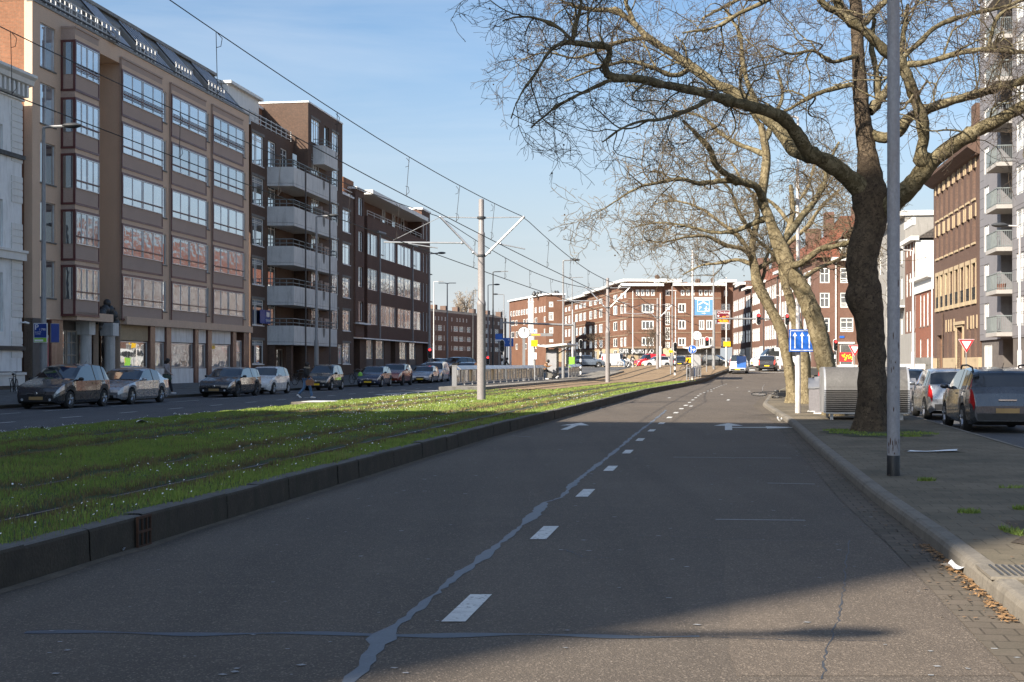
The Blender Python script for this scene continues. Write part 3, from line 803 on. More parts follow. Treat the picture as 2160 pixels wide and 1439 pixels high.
def ok(X, Y):
    if in_paved(X, Y): return False
    r = X / Y
    if r < -.40: return False
    d = min(abs(X - rx(o, Y)) for o in TR)
    if d < .12 + .03 * math.sin(Y * 2.2 + X) + Y * .0015: return False
    # bald strips beside the rails of the far track
    if NR.uniform() < 0.55 * math.exp(-((X - rx(-12.1, Y) - .7) / .5) ** 2) * (0.5 + .5 * math.sin(Y * .5)): return False
    return True
V1 = field(260000, fxm, lambda n: 9 + 15 * NR.uniform(0, 1, n) ** 1.1, .018, .06, lambda Y: .0022 + .00030 * Y, ok)
V2 = field(200000, fxm, lambda n: 23 + 33 * NR.uniform(0, 1, n) ** 1.1, .015, .048, lambda Y: .0028 + .00036 * Y, ok)
V3 = field(90000, fxm, lambda n: 54 + 58 * NR.uniform(0, 1, n) ** 1.2, .012, .04, lambda Y: .004 + .00038 * Y, ok)
V = np.concatenate([V1, V2, V3]); F = np.arange(len(V)).reshape(-1, 3)
tri = V.reshape(-1, 3, 3); cx_, cy_ = tri[:, 0, 0], tri[:, 0, 1]
bnd = np.interp(cy_, *BEND) * .6
dd = np.min(np.abs(cx_[:, None] - (np.array(TR)[None, :] + .158 * cy_[:, None] + bnd[:, None])), axis=1)
dry = NR.uniform(0, 1, len(tri)) < np.exp(-((dd - .1) / .34) ** 2) * .92 + .16 * (np.sin(cx_ * 1.3 + cy_ * .21) * np.sin(cy_ * .6 + cx_ * .5) > .45) + .05
M['dry_blade'] = surf('dry_blade', (0.15, 0.115, 0.05), .9, .4, 3)
for nm, sel, mt in (('grass', ~dry, 'blade'), ('dry_grass', dry, 'dry_blade')):
    Vs = tri[sel].reshape(-1, 3); struct(link(nm, big_mesh(nm, Vs, np.arange(len(Vs)).reshape(-1, 3), M[mt])), 'stuff')
# daisies in drifts
n = 6000
Y = 10 + 50 * NR.uniform(0, 1, n) ** 1.15; X = fxm(Y, n)
dens = np.sin(X * 1.7 + Y * .35) * np.sin(Y * .8 - X * .6) + .8 * np.sin(X * .9 - 1.3)
keep = (NR.uniform(-.5, 1.6, n) < dens) & np.array([ok(a, b) for a, b in zip(X, Y)]); X, Y = X[keep], Y[keep]
Z = np.array([g(b) + grass_z(a, b) for a, b in zip(X, Y)]) + NR.uniform(.04, .085, len(X))
k = len(X); r = NR.uniform(.004, .009, k) * (1 + Y / 80); tx, ty = NR.uniform(-.5, .3, k), NR.uniform(-.9, .1, k)
hexa = [np.stack([X + r * math.cos(a), Y + r * math.sin(a), Z - ty * r * math.sin(a) * 1.0 - tx * r * math.cos(a)], 1) for a in np.arange(6) * math.pi / 3]
V = np.stack(hexa, 1).reshape(-1, 3); F = np.arange(len(V)).reshape(-1, 6)
struct(link('daisies', big_mesh('daisies', V, F, M['sign_white'])), 'stuff')
# moss and weeds on the right-hand pavement
def weeds(spots, n, name):
    Vs = []
    for (cx, cy, rx_, ry_) in spots:
        k = n
        a = NR.uniform(0, 2 * np.pi, k); q = NR.uniform(0, 1, k) ** .6
        X = cx + rx_ * q * np.cos(a); Y = cy + ry_ * q * np.sin(a); h = NR.uniform(.015, .06, k); an = NR.uniform(0, 6.28, k); wd = .004 + .0002 * Y
        la = NR.uniform(0, 6.28, k)
        Vs.append(np.stack([np.stack([X - np.cos(an) * wd, Y - np.sin(an) * wd, 0 * X + .12], 1), np.stack([X + np.cos(an) * wd, Y + np.sin(an) * wd, 0 * X + .12], 1), np.stack([X + np.cos(la) * h * .6, Y + np.sin(la) * h * .6, .12 + h], 1)], 1).reshape(-1, 3))
    V = np.concatenate(Vs)
    struct(link(name, big_mesh(name, V, np.arange(len(V)).reshape(-1, 3), M['blade'])), 'stuff')
weeds([(7.2, 29.2, .4, .6), (7.6, 28.3, .5, .4), (8.6, 29.0, .45, .6), (7.3, 30.3, .4, .4), (8.1, 28.0, .3, .3)], 420, 'weeds')
weeds([(4.55, 13.6, .12, .1), (5.2, 13.9, .1, .08), (4.95, 12.3, .25, .1), (5.6, 12.6, .3, .12), (4.8, 11.5, .1, .15), (4.9, 10.6, .12, .1), (6.3, 16.3, .5, .05), (5.25, 17.3, .12, .06), (5.2, 10.1, .12, .08), (5.5, 12.9, .25, .08), (4.4, 12.0, .06, .3)], 240, 'weeds')
# fallen leaves along the right gutter
n = 520; Y = 8.4 + 3.6 * NR.uniform(0, 1, n) ** .9; X = np.array([rE(y) for y in Y]) - .02 - np.abs(NR.normal(0, .05, n)); an = NR.uniform(0, 6.28, n); s = NR.uniform(.004, .024, n)
lf = [np.stack([X + s * np.cos(an + q), Y + s * np.sin(an + q), .012 + NR.uniform(0, .012, n)], 1) for q in (0, 1.9, 3.4, 4.6)]
V = np.stack(lf, 1).reshape(-1, 3)
M['leaf'] = surf('dry_leaf', (0.23, 0.13, 0.055), .9, .65, 16)
struct(link('leaf_litter', big_mesh('leaf_litter', V, np.arange(len(V)).reshape(-1, 4), M['leaf'])), 'stuff')
# scattered crumbs of leaf and grit over pavement, gutter and road edge
n = 900; Y = 8.5 + 26 * NR.uniform(0, 1, n) ** 1.5; q = NR.uniform(0, 1, n); E = np.array([rE(y) for y in Y]); X = np.where(q < .35, E - np.abs(NR.normal(0, .22, n)), E + .2 + NR.uniform(0, 3.2, n) ** 1.1); zb = np.where(q < .35, .012, .132)
an = NR.uniform(0, 6.28, n); s = NR.uniform(.005, .016, n) * (1 + Y / 40)
V = np.stack([np.stack([X + s * np.cos(an + k), Y + s * np.sin(an + k), zb + NR.uniform(0, .008, n)], 1) for k in (0, 1.9, 3.4, 4.6)], 1).reshape(-1, 3)
M['crumb'] = surf('crumb', (0.13, 0.085, 0.05), .95, .6, 9)
struct(link('litter', big_mesh('litter', V, np.arange(len(V)).reshape(-1, 4), M['crumb'])), 'stuff')
n = 240; Y = 7 + 45 * NR.uniform(0, 1, n) ** 1.6; X = np.array([mR(y) + NR.uniform(.1, 1) * (rE(y) - mR(y)) for y in Y]); s = NR.uniform(.006, .018, n) * (1 + Y / 30); an = NR.uniform(0, 6.28, n)
V = np.stack([np.stack([X + s * np.cos(an + k) * 1.3, Y + s * np.sin(an + k), 0 * X + .0065], 1) for k in (0, 1.5, 3.1, 4.6)], 1).reshape(-1, 3)
struct(link('gravel', big_mesh('gravel', V, np.arange(len(V)).reshape(-1, 4), M['paint_worn'])), 'stuff')
# twiggy debris on the soil
n = 420; X = 5.1 + NR.normal(0, .38, n); Y = 12.0 + NR.normal(0, .6, n); an = NR.uniform(0, 3.14, n); l = NR.uniform(.02, .07, n); w = .004
V = np.stack([np.stack([X - l * np.cos(an), Y - l * np.sin(an), 0 * X + .14], 1), np.stack([X + l * np.cos(an), Y + l * np.sin(an), 0 * X + .15], 1), np.stack([X + l * np.cos(an) - w * np.sin(an) * 2, Y + l * np.sin(an) + w * np.cos(an) * 2, 0 * X + .15], 1)], 1).reshape(-1, 3)
struct(link('debris', big_mesh('debris', V, np.arange(len(V)).reshape(-1, 3), M['leaf'])), 'stuff')
# ------------------------------------------------------------------ buildings of the left row that stand behind the photographer's shoulder and throw the long shade
def plain_block(name, label, poly, z1, mat, rows, win=(1.3, 1.5), step=3.0):
    t = thing(name, label, 'building')
    mb = MB(); mb.prism(poly, 0, z1); mb.build('wall', mat, t)
    mb = MB(); mb.prism([(p[0], p[1]) for p in poly], z1, z1 + .25); mb.build('roof', M['zinc'], t)
    for k in range(len(poly)):
        a, b = Vector((*poly[k], 0)), Vector((*poly[(k + 1) % len(poly)], 0))
        d = (b - a); ln = d.length; d.normalize(); nrm = Vector((d.y, -d.x, 0))
        if nrm.x < 0.2: continue
        nwin = int(ln / 3.2)
        for r_ in range(rows):
            w = MB()
            for i in range(nwin):
                c = a + d * (ln / nwin * (i + .5)) + nrm * .03
                z = 2.0 + step * r_
                p = [c - d * win[0] / 2, c + d * win[0] / 2]
                w.quad((p[0].x, p[0].y, z), (p[1].x, p[1].y, z), (p[1].x, p[1].y, z + win[1]), (p[0].x, p[0].y, z + win[1]))
            w.build('window', M['pane_dark'], t)
    return t
plain_block('apartment_tower', 'tall dark brick apartment tower on the left side of the street behind the viewer', [(-34.2, -24.3), (-31.8, -7.6), (-54.6, -4.2), (-57.0, -20.9)], 42.0, M['brick_dark'], 0)
plain_block('terraced_block', 'long brick terrace of six storeys between the tower and the white house', [(lF(-5), -5.0), (lF(59.5), 59.5), (lF(59.5) - 12, 61.3), (lF(-5) - 12, -3.2)], 19.0, M['brick_office'], 5)
# ------------------------------------------------------------------ facade helpers
def wall_open(mb, u0, u1, z0, z1, ops, y=0.0, dep=0.15, flip=False):
    """wall face on the plane y with real openings (a, b, c, d) and their reveals"""
    us = sorted({u0, u1, *[min(max(o[k], u0), u1) for o in ops for k in (0, 1)]})
    zs = sorted({z0, z1, *[min(max(o[k], z0), z1) for o in ops for k in (2, 3)]})
    for i in range(len(us) - 1):
        for j in range(len(zs) - 1):
            cu, cz = (us[i] + us[i + 1]) / 2, (zs[j] + zs[j + 1]) / 2
            if us[i + 1] - us[i] < 1e-5 or zs[j + 1] - zs[j] < 1e-5: continue
            if any(o[0] < cu < o[1] and o[2] < cz < o[3] for o in ops): continue
            mb.quad((us[i], y, zs[j]), (us[i + 1], y, zs[j]), (us[i + 1], y, zs[j + 1]), (us[i], y, zs[j + 1]))
    for a, b, c, d in ops:
        e = y + dep
        mb.quad((a, y, c), (b, y, c), (b, e, c), (a, e, c)); mb.quad((a, e, d), (b, e, d), (b, y, d), (a, y, d))
        mb.quad((a, e, c), (a, e, d), (a, y, d), (a, y, c)); mb.quad((b, y, c), (b, y, d), (b, e, d), (b, e, c))
    return mb

WCACHE = {}
def window(parent, a, b, c, d, y=0.12, cols=2, rows=(), fw=0.06, mw=None, frame='white', pane='pane_dark', sill=None, name='window', dp=0.06):
    """frame with mullions at equal parts (or given fractions) and transoms, pane behind, optional sill"""
    if b < a: a, b = b, a
    if d < c: c, d = d, c
    w, h = round(b - a, 2), round(d - c, 2)
    key = (w, h, cols, tuple(rows), fw, mw, frame, dp)
    if key not in WCACHE:
        m = MB(); mw_ = mw or fw * 0.7
        m.box(0, w, 0, dp, 0, fw); m.box(0, w, 0, dp, h - fw, h); m.box(0, fw, 0, dp, fw, h - fw); m.box(w - fw, w, 0, dp, fw, h - fw)
        fr = [i / cols for i in range(1, cols)] if isinstance(cols, int) else cols
        for f_ in fr: m.box(w * f_ - mw_ / 2, w * f_ + mw_ / 2, 0.004, dp - .004, fw, h - fw)
        for f_ in rows: m.box(fw, w - fw, 0.008, dp - .008, h * f_ - mw_ / 2, h * f_ + mw_ / 2)
        WCACHE[key] = m.mesh('window', M[frame])
    o = link(name, WCACHE[key], parent, (a, y, c))
    pk = ('pane', w, h, pane)
    if pk not in WCACHE:
        WCACHE[pk] = MB().quad((0, 0, 0), (w, 0, 0), (w, 0, h), (0, 0, h)).mesh('pane', M[pane])
    link('pane', WCACHE[pk], o, (0, dp * 0.6, 0))
    if sill:
        sk = ('sill', w, sill)
        if sk not in WCACHE: WCACHE[sk] = MB().box(-.06, w + .06, -y - .05, 0.0, -.07, 0).mesh('sill', M[sill])
        link('sill', WCACHE[sk], o)
    return o

DIR = (0.1476, 1.0)
def leftface(Y): return Face((lF(Y), Y), DIR)
RB = random.Random(21)

# ================================================================== tan apartment block with bays
F1 = leftface(66.3)
A1 = thing('apartment_building', 'tan rendered apartment block with maroon bay windows and a glazed mansard roof', 'building', F1.at(0), F1.rz)
uE = F1.u(525); zP = 19.25; zS = F1.z(252, 683)
u_s0, u_s1 = F1.u(208), F1.u(254)
ub0, ub1 = F1.u(133), F1.u(208)
BZ = [(F1.z(257, a), F1.z(257, a) - 1.62) for a in (153, 263, 370, 477, 583)]   # head and sill of the bay windows
# front wall, left part with its column of windows
mb = MB()
rows_l = [(F1.z(100, a), F1.z(100, b)) for a, b in ((54, 146), (179, 264), (302, 388), (427, 510), (549, 628))]
ops = [(F1.u(85), F1.u(117), b, a) for a, b in rows_l]
wall_open(mb, 0, u_s0, zS, zP, ops, 0, .16)
side = []
for x0, x1 in ((343.5, 351), (435.5, 441), (513, 517.5)):
    for k in range(5):
        side.append((F1.u(x0), F1.u(x1), BZ[k][1] - .12, BZ[k][0] + .1))
wall_open(mb, u_s1, uE, zS, zP, side, 0, .16)
wall_open(mb, u_s0, u_s1, F1.z(230, 122), zP, [], 0)
# the deep slot above the entrance
mb.quad((u_s0, 1.9, 0.4), (u_s1, 1.9, 0.4), (u_s1, 1.9, 18.6), (u_s0, 1.9, 18.6))
mb.quad((u_s0, 0, 0.4), (u_s0, 1.9, 0.4), (u_s0, 1.9, 18.6), (u_s0, 0, 18.6)); mb.quad((u_s1, 1.9, 0.4), (u_s1, 0, 0.4), (u_s1, 0, 18.6), (u_s1, 1.9, 18.6))
zl = F1.z(230, 122); mb.quad((u_s0, 0, zl), (u_s1, 0, zl), (u_s1, 1.9, zl), (u_s0, 1.9, zl))
mb.quad((0, 0, .3), (0, .42, .3), (0, .42, zP), (0, 0, zP))
mb.quad((uE, 0, .3), (uE, 12, .3), (uE, 12, zP), (uE, 0, zP))
mb.build('wall', M['tan'], A1)
mb = MB(); mb.quad((0, 12, .0), (0, .42, .0), (0, .42, zP + 2), (0, 12, zP + 2)); mb.build('side_wall', M['brick_orange'], A1)
mb = MB(); zb = F1.z(64, 163); mb.box(-.05, .02, .44, 11, zb - .14, zb + .14); zb = F1.z(64, 538); mb.box(-.05, .02, .44, 11, zb - .12, zb + .12); mb.build('stone_band', M['offwhite'], A1)
for k, o in enumerate(ops):
    window(A1, *o, y=.07, cols=(.45,), fw=.05, frame='alu', pane='pane_curtain' if k < 2 else 'pane_dark', sill='concrete_dark')
for k, o in enumerate(side):
    window(A1, *o, y=.05, cols=1, fw=.05, frame='white', pane=['pane_curtain', 'pane_dark'][k % 2], sill='concrete_dark')
mb = MB(); mb.box(-.04, uE, -.06, .3, zP, zP + .12); mb.build('parapet_cap', M['zinc'], A1)

def bay(x0, x1, dep, chamfer=False):
    """projecting stack of window bands and rendered panels framed in maroon"""
    a, b = F1.u(x0, -dep), F1.u(x1, -dep)
    root = MB(); zt = BZ[0][0] + .72; zb_ = BZ[4][1] - .78
    root.box(a, b, -dep, .0, zb_, zt)
    root.box(a - .03, b + .03, -dep - .05, 0, zt, zt + .1)
    bo = root.build('bay', M['spandrel'], A1)
    tn = MB(); mr = MB()
    for k in range(5):
        h, s = BZ[k]
        mr.box(a - .03, b + .03, -dep - .045, -dep, h, h + .14)
        mr.box(a - .03, b + .03, -dep - .045, -dep, s - .85, s - .74)
        for e in (a - .03, b - .04): mr.box(e, e + .07, -dep - .035, -dep, s - .74, h)
        if chamfer:
            for e in (-dep - .02, -.12): mr.box(a - .045, a, e, e + .1, s - .74, h)
            mr.box(a - .04, a, -dep, 0, h, h + .12); mr.box(a - .04, a, -dep, 0, s - .85, s - .74)
        tn.box(a - .005, b + .005, -dep - .012, -dep, h + .14, h + .38)
    tn.build('render_band', M['tan'], bo); mr.build('trim', M['maroon'], bo)
    for k in range(5):
        h, s = BZ[k]
        w = window(bo, a + .05, b - .05, s, h, y=-dep - .065, cols=(.235, .47, .5, .755), rows=(), fw=.04, mw=.045, frame='alu',
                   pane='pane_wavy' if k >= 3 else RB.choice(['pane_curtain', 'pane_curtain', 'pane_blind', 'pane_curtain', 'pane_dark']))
        m = MB(); zr = (h - s) * .24
        m.box(.0, b - a - .1, -.03, 0.02, zr - .03, zr + .03)
        if k == 0: m.box(.0, b - a - .1, -.06, -.03, zr + .12, zr + .16); m.box(.0, b - a - .1, -.06, -.03, zr - .16, zr - .12)
        m.build('guard_rail', M['maroon'], w)
    if chamfer:
        for k in range(5):
            h, s = BZ[k]
            m = MB(); m.box(a - .03, a - .005, -dep + .12, -.1, s, h)
            w = m.build('side_window', M['pane_dark'], bo)
    return bo
bay(158, 208, .75, True)
for x0, x1 in ((257, 342), (361.5, 434.5), (449, 512.5)): bay(x0, x1, .13)
# ground floor
mb = MB()
zt = zS
def pier(x0, x1, y0=-.02): mb.box(F1.u(x0), F1.u(x1), y0, .5, .3, zt)
for x0, x1 in ((317, 327), (351, 361), (411.5, 418.5), (438.5, 446.5), (491, 498), (514, 525)): pier(x0, x1)
for x0, x1 in ((108, 132),): pier(x0, x1)
mb.build('shop_pier', M['marble'], A1)
mb = MB(); mb.box(0, F1.u(88), -.02, .5, .3, zt); mb.build('plinth', M['plinth'], A1)
mb = MB(); mb.box(0, u_s0, .5, .7, 0, zt); mb.box(u_s1, uE, .5, .7, 0, zt); mb.box(u_s0, u_s1, 1.7, 1.88, 0, zt)
mb.build('shop_back_wall', M['plinth'], A1)
mb = MB(); mb.box(F1.u(257), uE, -.3, .5, zt - .02, zt + .42); mb.box(ub0, ub1 + .2, -.75, .5, zt + .0, zt + .42); mb.build('shop_beam', M['tan'], A1)
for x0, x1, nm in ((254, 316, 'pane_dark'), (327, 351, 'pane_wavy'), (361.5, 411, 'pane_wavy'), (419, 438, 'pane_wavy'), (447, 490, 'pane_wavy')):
    a, b = F1.u(x0), F1.u(x1)
    st = MB(); st.box(a, b, .1, .45, .35, F1.z((x0 + x1) / 2, 777)); st.build('stall_riser', M['offwhite'], A1)
    window(A1, a, b, F1.z((x0 + x1) / 2, 776), zt - .95, y=.16, cols=1, fw=.06, frame='alu', pane=nm, name='shop_window')
    sg = MB(); sg.box(a, b, .12, .4, zt - .9, zt - .02); sg.build('fascia', M['cream' if x0 == 254 else 'offwhite'], A1)
m = MB(); m.quad((F1.u(447.5), .185, 2.6), (F1.u(459), .185, 2.6), (F1.u(459), .185, 3.15), (F1.u(447.5), .185, 3.15)); m.build('poster', M['sign_yellow'], A1)
window(A1, F1.u(499), F1.u(513), .45, zt - .6, y=.12, cols=1, rows=(.7,), fw=.08, frame='alu', pane='pane_wavy', name='door')
window(A1, F1.u(85), F1.u(107), 1.2, zt - .8, y=.1, cols=(.6,), rows=(.78,), fw=.07, frame='alu', pane='pane_shop', name='shop_window')
m = MB(); m.quad((F1.u(99), .095, 1.0), (F1.u(106), .095, 1.0), (F1.u(106), .095, 2.9), (F1.u(99), .095, 2.9)); m.build('poster', M['sign_red'], A1)
for x0, x1 in ((133, 152), (154, 176), (177, 192)):
    window(A1, F1.u(x0), F1.u(x1), .5, zt - .5, y=.35, cols=2, rows=(.55, .78), fw=.08, frame='door', pane='pane_shop', name='shop_window')
for x in (190, 240):
    c = F1.u(x, -.2)
    m = MB(); m.lathe([(.30, .3), (.30, zt - .75), (.34, zt - .7)], (c, .05, 0), (0, 0, 1), 20); m.box(c - .36, c + .36, -.33, .43, zt - .7, zt)
    m.build('column', M['sucrete'], A1)
# stained glass door under an ornate arched head
m = MB(); m.box(u_s0, F1.u(214), .3, 1.7, .3, zt + .9); m.box(F1.u(228, .4), F1.u(239, .4), .3, 1.7, .3, zt + .9); m.box(u_s0, u_s1, .32, 1.7, zt - .2, zt + .9); m.build('portal', M['brick_dark'], A1)
window(A1, F1.u(213, .5), F1.u(229, .5), .4, zt - .2, y=.5, cols=1, rows=(), fw=.08, frame='door_wood', pane='pane_shop', name='door')
m = MB(); ac = F1.u(226, .1)
for i in range(13):
    an = math.pi * i / 12; m.ball((ac + 1.05 * math.cos(an), .1, zt - .25 + 1.0 * math.sin(an) + (.35 if i == 6 else 0)), .22 + .07 * (i % 2), 8, 5)
m.build('ornament', M['dark_metal'], A1)
m = MB(); m.box(F1.u(231, .2), F1.u(236.5, .2), .26, .3, 2.05, 2.75); m.build('notice', M['sign_white'], A1)
# glazed mansard
rb = 2.5; zR = 22.1
def sl(u, t, off=0.0):
    l = math.hypot(rb, zR - zP); ny, nz = -(zR - zP) / l, rb / l
    return (u, .12 + rb * t + ny * off, zP + .1 + (zR - zP) * t + nz * off)
mb = MB()
xsr = [F1.u(x) for x in (68, 96, 150, 205, 255, 288, 330, 371, 405, 440, 475, 508)]
kinds = ['g', 'd', 'd', 'd', 'g', 'd', 'g', 'd', 'g', 'd', 'g']
TD = .8
for k, kd in enumerate(kinds):
    a, b = xsr[k], xsr[k + 1]
    if k == 0: a = 0
    if k == len(kinds) - 1: b = uE
    if kd == 'g': mb.quad(sl(a, 0), sl(b, 0), sl(b, 1), sl(a, 1))
    else:
        e = .3
        mb.quad(sl(a, 0), sl(a + e, 0), sl(a + e, 1), sl(a, 1)); mb.quad(sl(b - e, 0), sl(b, 0), sl(b, 1), sl(b - e, 1))
        a, b = a + e, b - e; yb = sl(a, TD)[1]
        mb.quad(sl(a, TD), sl(b, TD), sl(b, 1), sl(a, 1))
        for q in (a, b): mb.poly([sl(q, 0), (q, yb, zP + .1), sl(q, TD)])
        mb.quad((a, .1, zP + .1), (b, .1, zP + .1), (b, yb, zP + .1), (a, yb, zP + .1)); mb.quad((a, yb, zP + .1), (b, yb, zP + .1), sl(b, TD), sl(a, TD))
mb.box(0, uE, rb + .1, 11, zR - .1, zR + .1)
mb.add([(0, .12, zP), (0, 11, zP), (0, 11, zR), (0, rb + .12, zR)], [(0, 1, 2, 3)]); mb.add([(uE, .12, zP), (uE, 11, zP), (uE, 11, zR), (uE, rb + .12, zR)], [(3, 2, 1, 0)])
mb.box(-.05, uE + .05, rb - .15, rb + .4, zR + .05, zR + .25)
rf = mb.build('roof', M['zinc'], A1)
for k, kd in enumerate(kinds):
    a, b = xsr[k] + .12, xsr[k + 1] - .12
    if kd == 'g':
        m = MB(); m.quad(sl(a, .06, .06), sl(b, .06, .06), sl(b, .94, .06), sl(a, .94, .06)); p = m.build('skylight', M['pane_roof'], rf)
        m = MB(); n = 5
        for i in range(n + 1):
            uu = a + (b - a) * i / n; m.bar(sl(uu, .04, .09), sl(uu, .96, .09), .06)
        m.bar(sl(a, .04, .09), sl(b, .04, .09), .07); m.bar(sl(a, .96, .09), sl(b, .96, .09), .07); m.bar(sl(a, .5, .09), sl(b, .5, .09), .04)
        m.build('glazing_bars', M['alu'], p)
    else:
        yb = sl(a, TD)[1]
        window(rf, a + .5, b - .5, zP + .25, zP + 2.1, y=yb - .07, cols=3, rows=(), fw=.09, frame='white', pane='pane_dark', name='dormer_window')
        dm = rf
        m = MB()
        for zz in (.35, .62, .9): m.box(a - .1, b + .1, .0, .05, zP + zz, zP + zz + .05)
        for i in range(6): uu = a + (b - a) * i / 5; m.box(uu - .02, uu + .02, .0, .05, zP + .1, zP + .95)
        m.build('balcony_railing', M['rail_white'], dm)
m = MB(); dc = F1.u(238)
m.lathe([(.02, .1), (.25, .06), (.42, -.04), (.44, -.05)], (dc, -.28, F1.z(238, 78)), (.3, -1, .35), 20); m.tube([(dc, -.2, F1.z(238, 78)), (dc - .1, 0, F1.z(238, 88))], .025, 6)
m.build('satellite_dish', M['metal_pole'], A1)

# ================================================================== white house at the frame's left edge
Fw = leftface(59.6)
W = thing('townhouse', 'white stuccoed town house with a bracketed cornice and black stone plinth', 'building', Fw.at(0), Fw.rz)
ue = Fw.u(46); zc = Fw.z(46, 190)
mb = MB()
w0, w1 = Fw.u(-40), Fw.u(6)
ops = [(w0, w1, Fw.z(3, b), Fw.z(3, a)) for a, b in ((262, 322), (420, 520), (575, 700))]
wall_open(mb, 0, ue, 1.2, zc, ops, 0, .2)
mb.quad((ue, 0, 0), (ue, 9, 0), (ue, 9, zc), (ue, 0, zc)); mb.quad((0, 9, 0), (0, 0, 0), (0, 0, zc), (0, 9, zc)); mb.quad((0, 0, zc + .3), (ue, 0, zc + .3), (ue, 9, zc + .3), (0, 9, zc + .3))
mb.build('wall', M['offwhite'], W)
for o in ops: window(W, *o, y=.1, cols=2, rows=(.68,), fw=.08, pane='pane_dark')
mb = MB()
for i in range(46):
    z = 1.9 + i * .32
    if z < zc - .7 and not any(abs(z - q) < .35 for q in (3.4, 8.6, 10.8)): mb.box(ue - 1.0, ue + .03, -.035, .0, z, z + .285)
mb.build('quoin', M['white'], W)
mb = MB(); mb.prism_x([(0.02, zc - .2), (-.12, zc - .1), (-.2, zc + .12), (-.5, zc + .2), (-.56, zc + .42), (-.7, zc + .55), (-.7, zc + .68), (0.02, zc + .72)], -.5, ue + .22)
for i in range(14): mb.box(ue - .28 - i * .42, ue - .1 - i * .42, -.42, 0.0, zc - .42, zc + .16)
mb.box(-.1, ue + .12, -.1, .05, zc - .55, zc - .42)
mb.build('cornice', M['white'], W)
mb = MB()
for yy, h, pr in ((542, .36, .22), (802, .5, .12)): z = Fw.z(40, yy); mb.box(0, ue + .08, -pr, .02, z - h / 2, z + h / 2); mb.box(0, ue + .12, -pr - .07, .02, z + h / 2, z + h / 2 + .12)
mb.build('string_course', M['white'], W)
mb = MB()
for yy, h in ((332, .2), (735, .2)): z = Fw.z(40, yy); mb.box(0, ue + .1, -.15, .02, z - h / 2, z + h / 2)
mb.box(0, ue + .06, -.08, .5, 0, 1.25); mb.build('plinth', M['black'], W)
m = MB(); m.box(ue - .2, ue - .1, -.2, 0, 3.55, 3.62); m.tube([(ue - .15, -.22, 3.6), (ue + .1, -.3, 3.55)], .05, 8); m.build('camera', M['offwhite'], W)

# ================================================================== brown brick block with stacked concrete balconies
F2 = leftface(97.6)
B2 = thing('apartment_building', 'dark brown brick apartment block with a stack of pale concrete balconies', 'building', F2.at(0), F2.rz)
a0, a1 = 0.0, F2.u(640)
zA = 19.0
yB = -1.15
b0, b1 = F2.u(650, yB), F2.u(722.5, yB)
c1 = F2.u(746)
zB = F2.z(650, 216, yB); zC = F2.z(735, 415)
rows = [(284, 348), (374, 433), (460, 518), (546, 601), (632, 686), (718, 768)]
RZ = [(F2.z(544, b), F2.z(544, a)) for a, b in rows]
mb = MB()
opsA = [(F2.u(532), F2.u(556), c, d) for c, d in RZ]
opsA += [(F2.u(565.5), F2.u(582), c - .45, d) for c, d in RZ[:5]]
opsA += [(F2.u(592), F2.u(606), RZ[0][0] - .2, RZ[0][1] - .1)]
opsA += [(F2.u(584), F2.u(598), .45, 2.75)]
wall_open(mb, 0, b0, .3, zA, opsA, 0, .14)
opsB = [(F2.u(657, yB), F2.u(674.5, yB), F2.z(666, b, yB), F2.z(666, a, yB)) for a, b in ((254, 304), (334, 370), (418, 452), (494, 528), (572, 606), (648, 684))]
opsB += [(F2.u(700.5, yB), F2.u(714, yB), F2.z(707, b, yB), F2.z(707, a, yB)) for a, b in ((281, 328), (357, 400), (431, 474), (505, 548), (578, 622), (652, 694))]
opsB += [(F2.u(684, yB), F2.u(694, yB), F2.z(689, 318, yB), F2.z(689, 268, yB))]
opsB += [(F2.u(713, yB), F2.u(721.5, yB), F2.z(717, 768, yB), F2.z(717, 727, yB))]
wall_open(mb, b0, b1, .3, zB, opsB, yB, .14)
mb.quad((b0, 9, .3), (b0, yB, .3), (b0, yB, zB), (b0, 9, zB)); mb.quad((b1, yB, .3), (b1, 9, .3), (b1, 9, zB), (b1, yB, zB))
mb.quad((b0, yB, zB), (b1, yB, zB), (b1, 9, zB), (b0, 9, zB)); mb.quad((0, 0, zA - .25), (b0, 0, zA - .25), (b0, 10, zA - .25), (0, 10, zA - .25))
opsC = [(F2.u(723), F2.u(739), F2.z(731, b), F2.z(731, a)) for a, b in ((444, 490), (515, 558), (586, 628), (655, 698), (724, 768))]
wall_open(mb, b1, c1, .3, zC, opsC, 0, .14); mb.quad((b1, 0, zC), (c1, 0, zC), (c1, 9, zC), (b1, 9, zC))
mb.build('wall', M['brick_dark'], B2)
for k, o in enumerate(opsA[:6]): window(B2, *o, y=.06, cols=(.3, .42), rows=(.86, .8), fw=.06, pane='pane_curtain' if k in (0,) else 'pane_dark', sill='offwhite')
for o in opsA[6:11]: window(B2, *o, y=.08, cols=2, rows=(.8,), fw=.07, pane='pane_dark', name='balcony_door')
window(B2, *opsA[11], y=.08, cols=2, rows=(.8,), fw=.07, pane='pane_dark')
window(B2, *opsA[12], y=.08, cols=2, rows=(), fw=.08, frame='door', pane='pane_dark', name='door')
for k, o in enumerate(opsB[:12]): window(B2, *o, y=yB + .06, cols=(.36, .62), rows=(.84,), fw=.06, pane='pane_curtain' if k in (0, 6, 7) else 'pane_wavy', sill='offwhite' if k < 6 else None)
window(B2, *opsB[12], y=yB + .12, cols=1, rows=(), fw=.06, frame='concrete_dark' if 'concrete_dark' in M else 'white', pane='pane_dark', name='balcony_door')
window(B2, *opsB[13], y=yB + .06, cols=2, rows=(.84,), fw=.06, pane='pane_wavy', sill='offwhite')
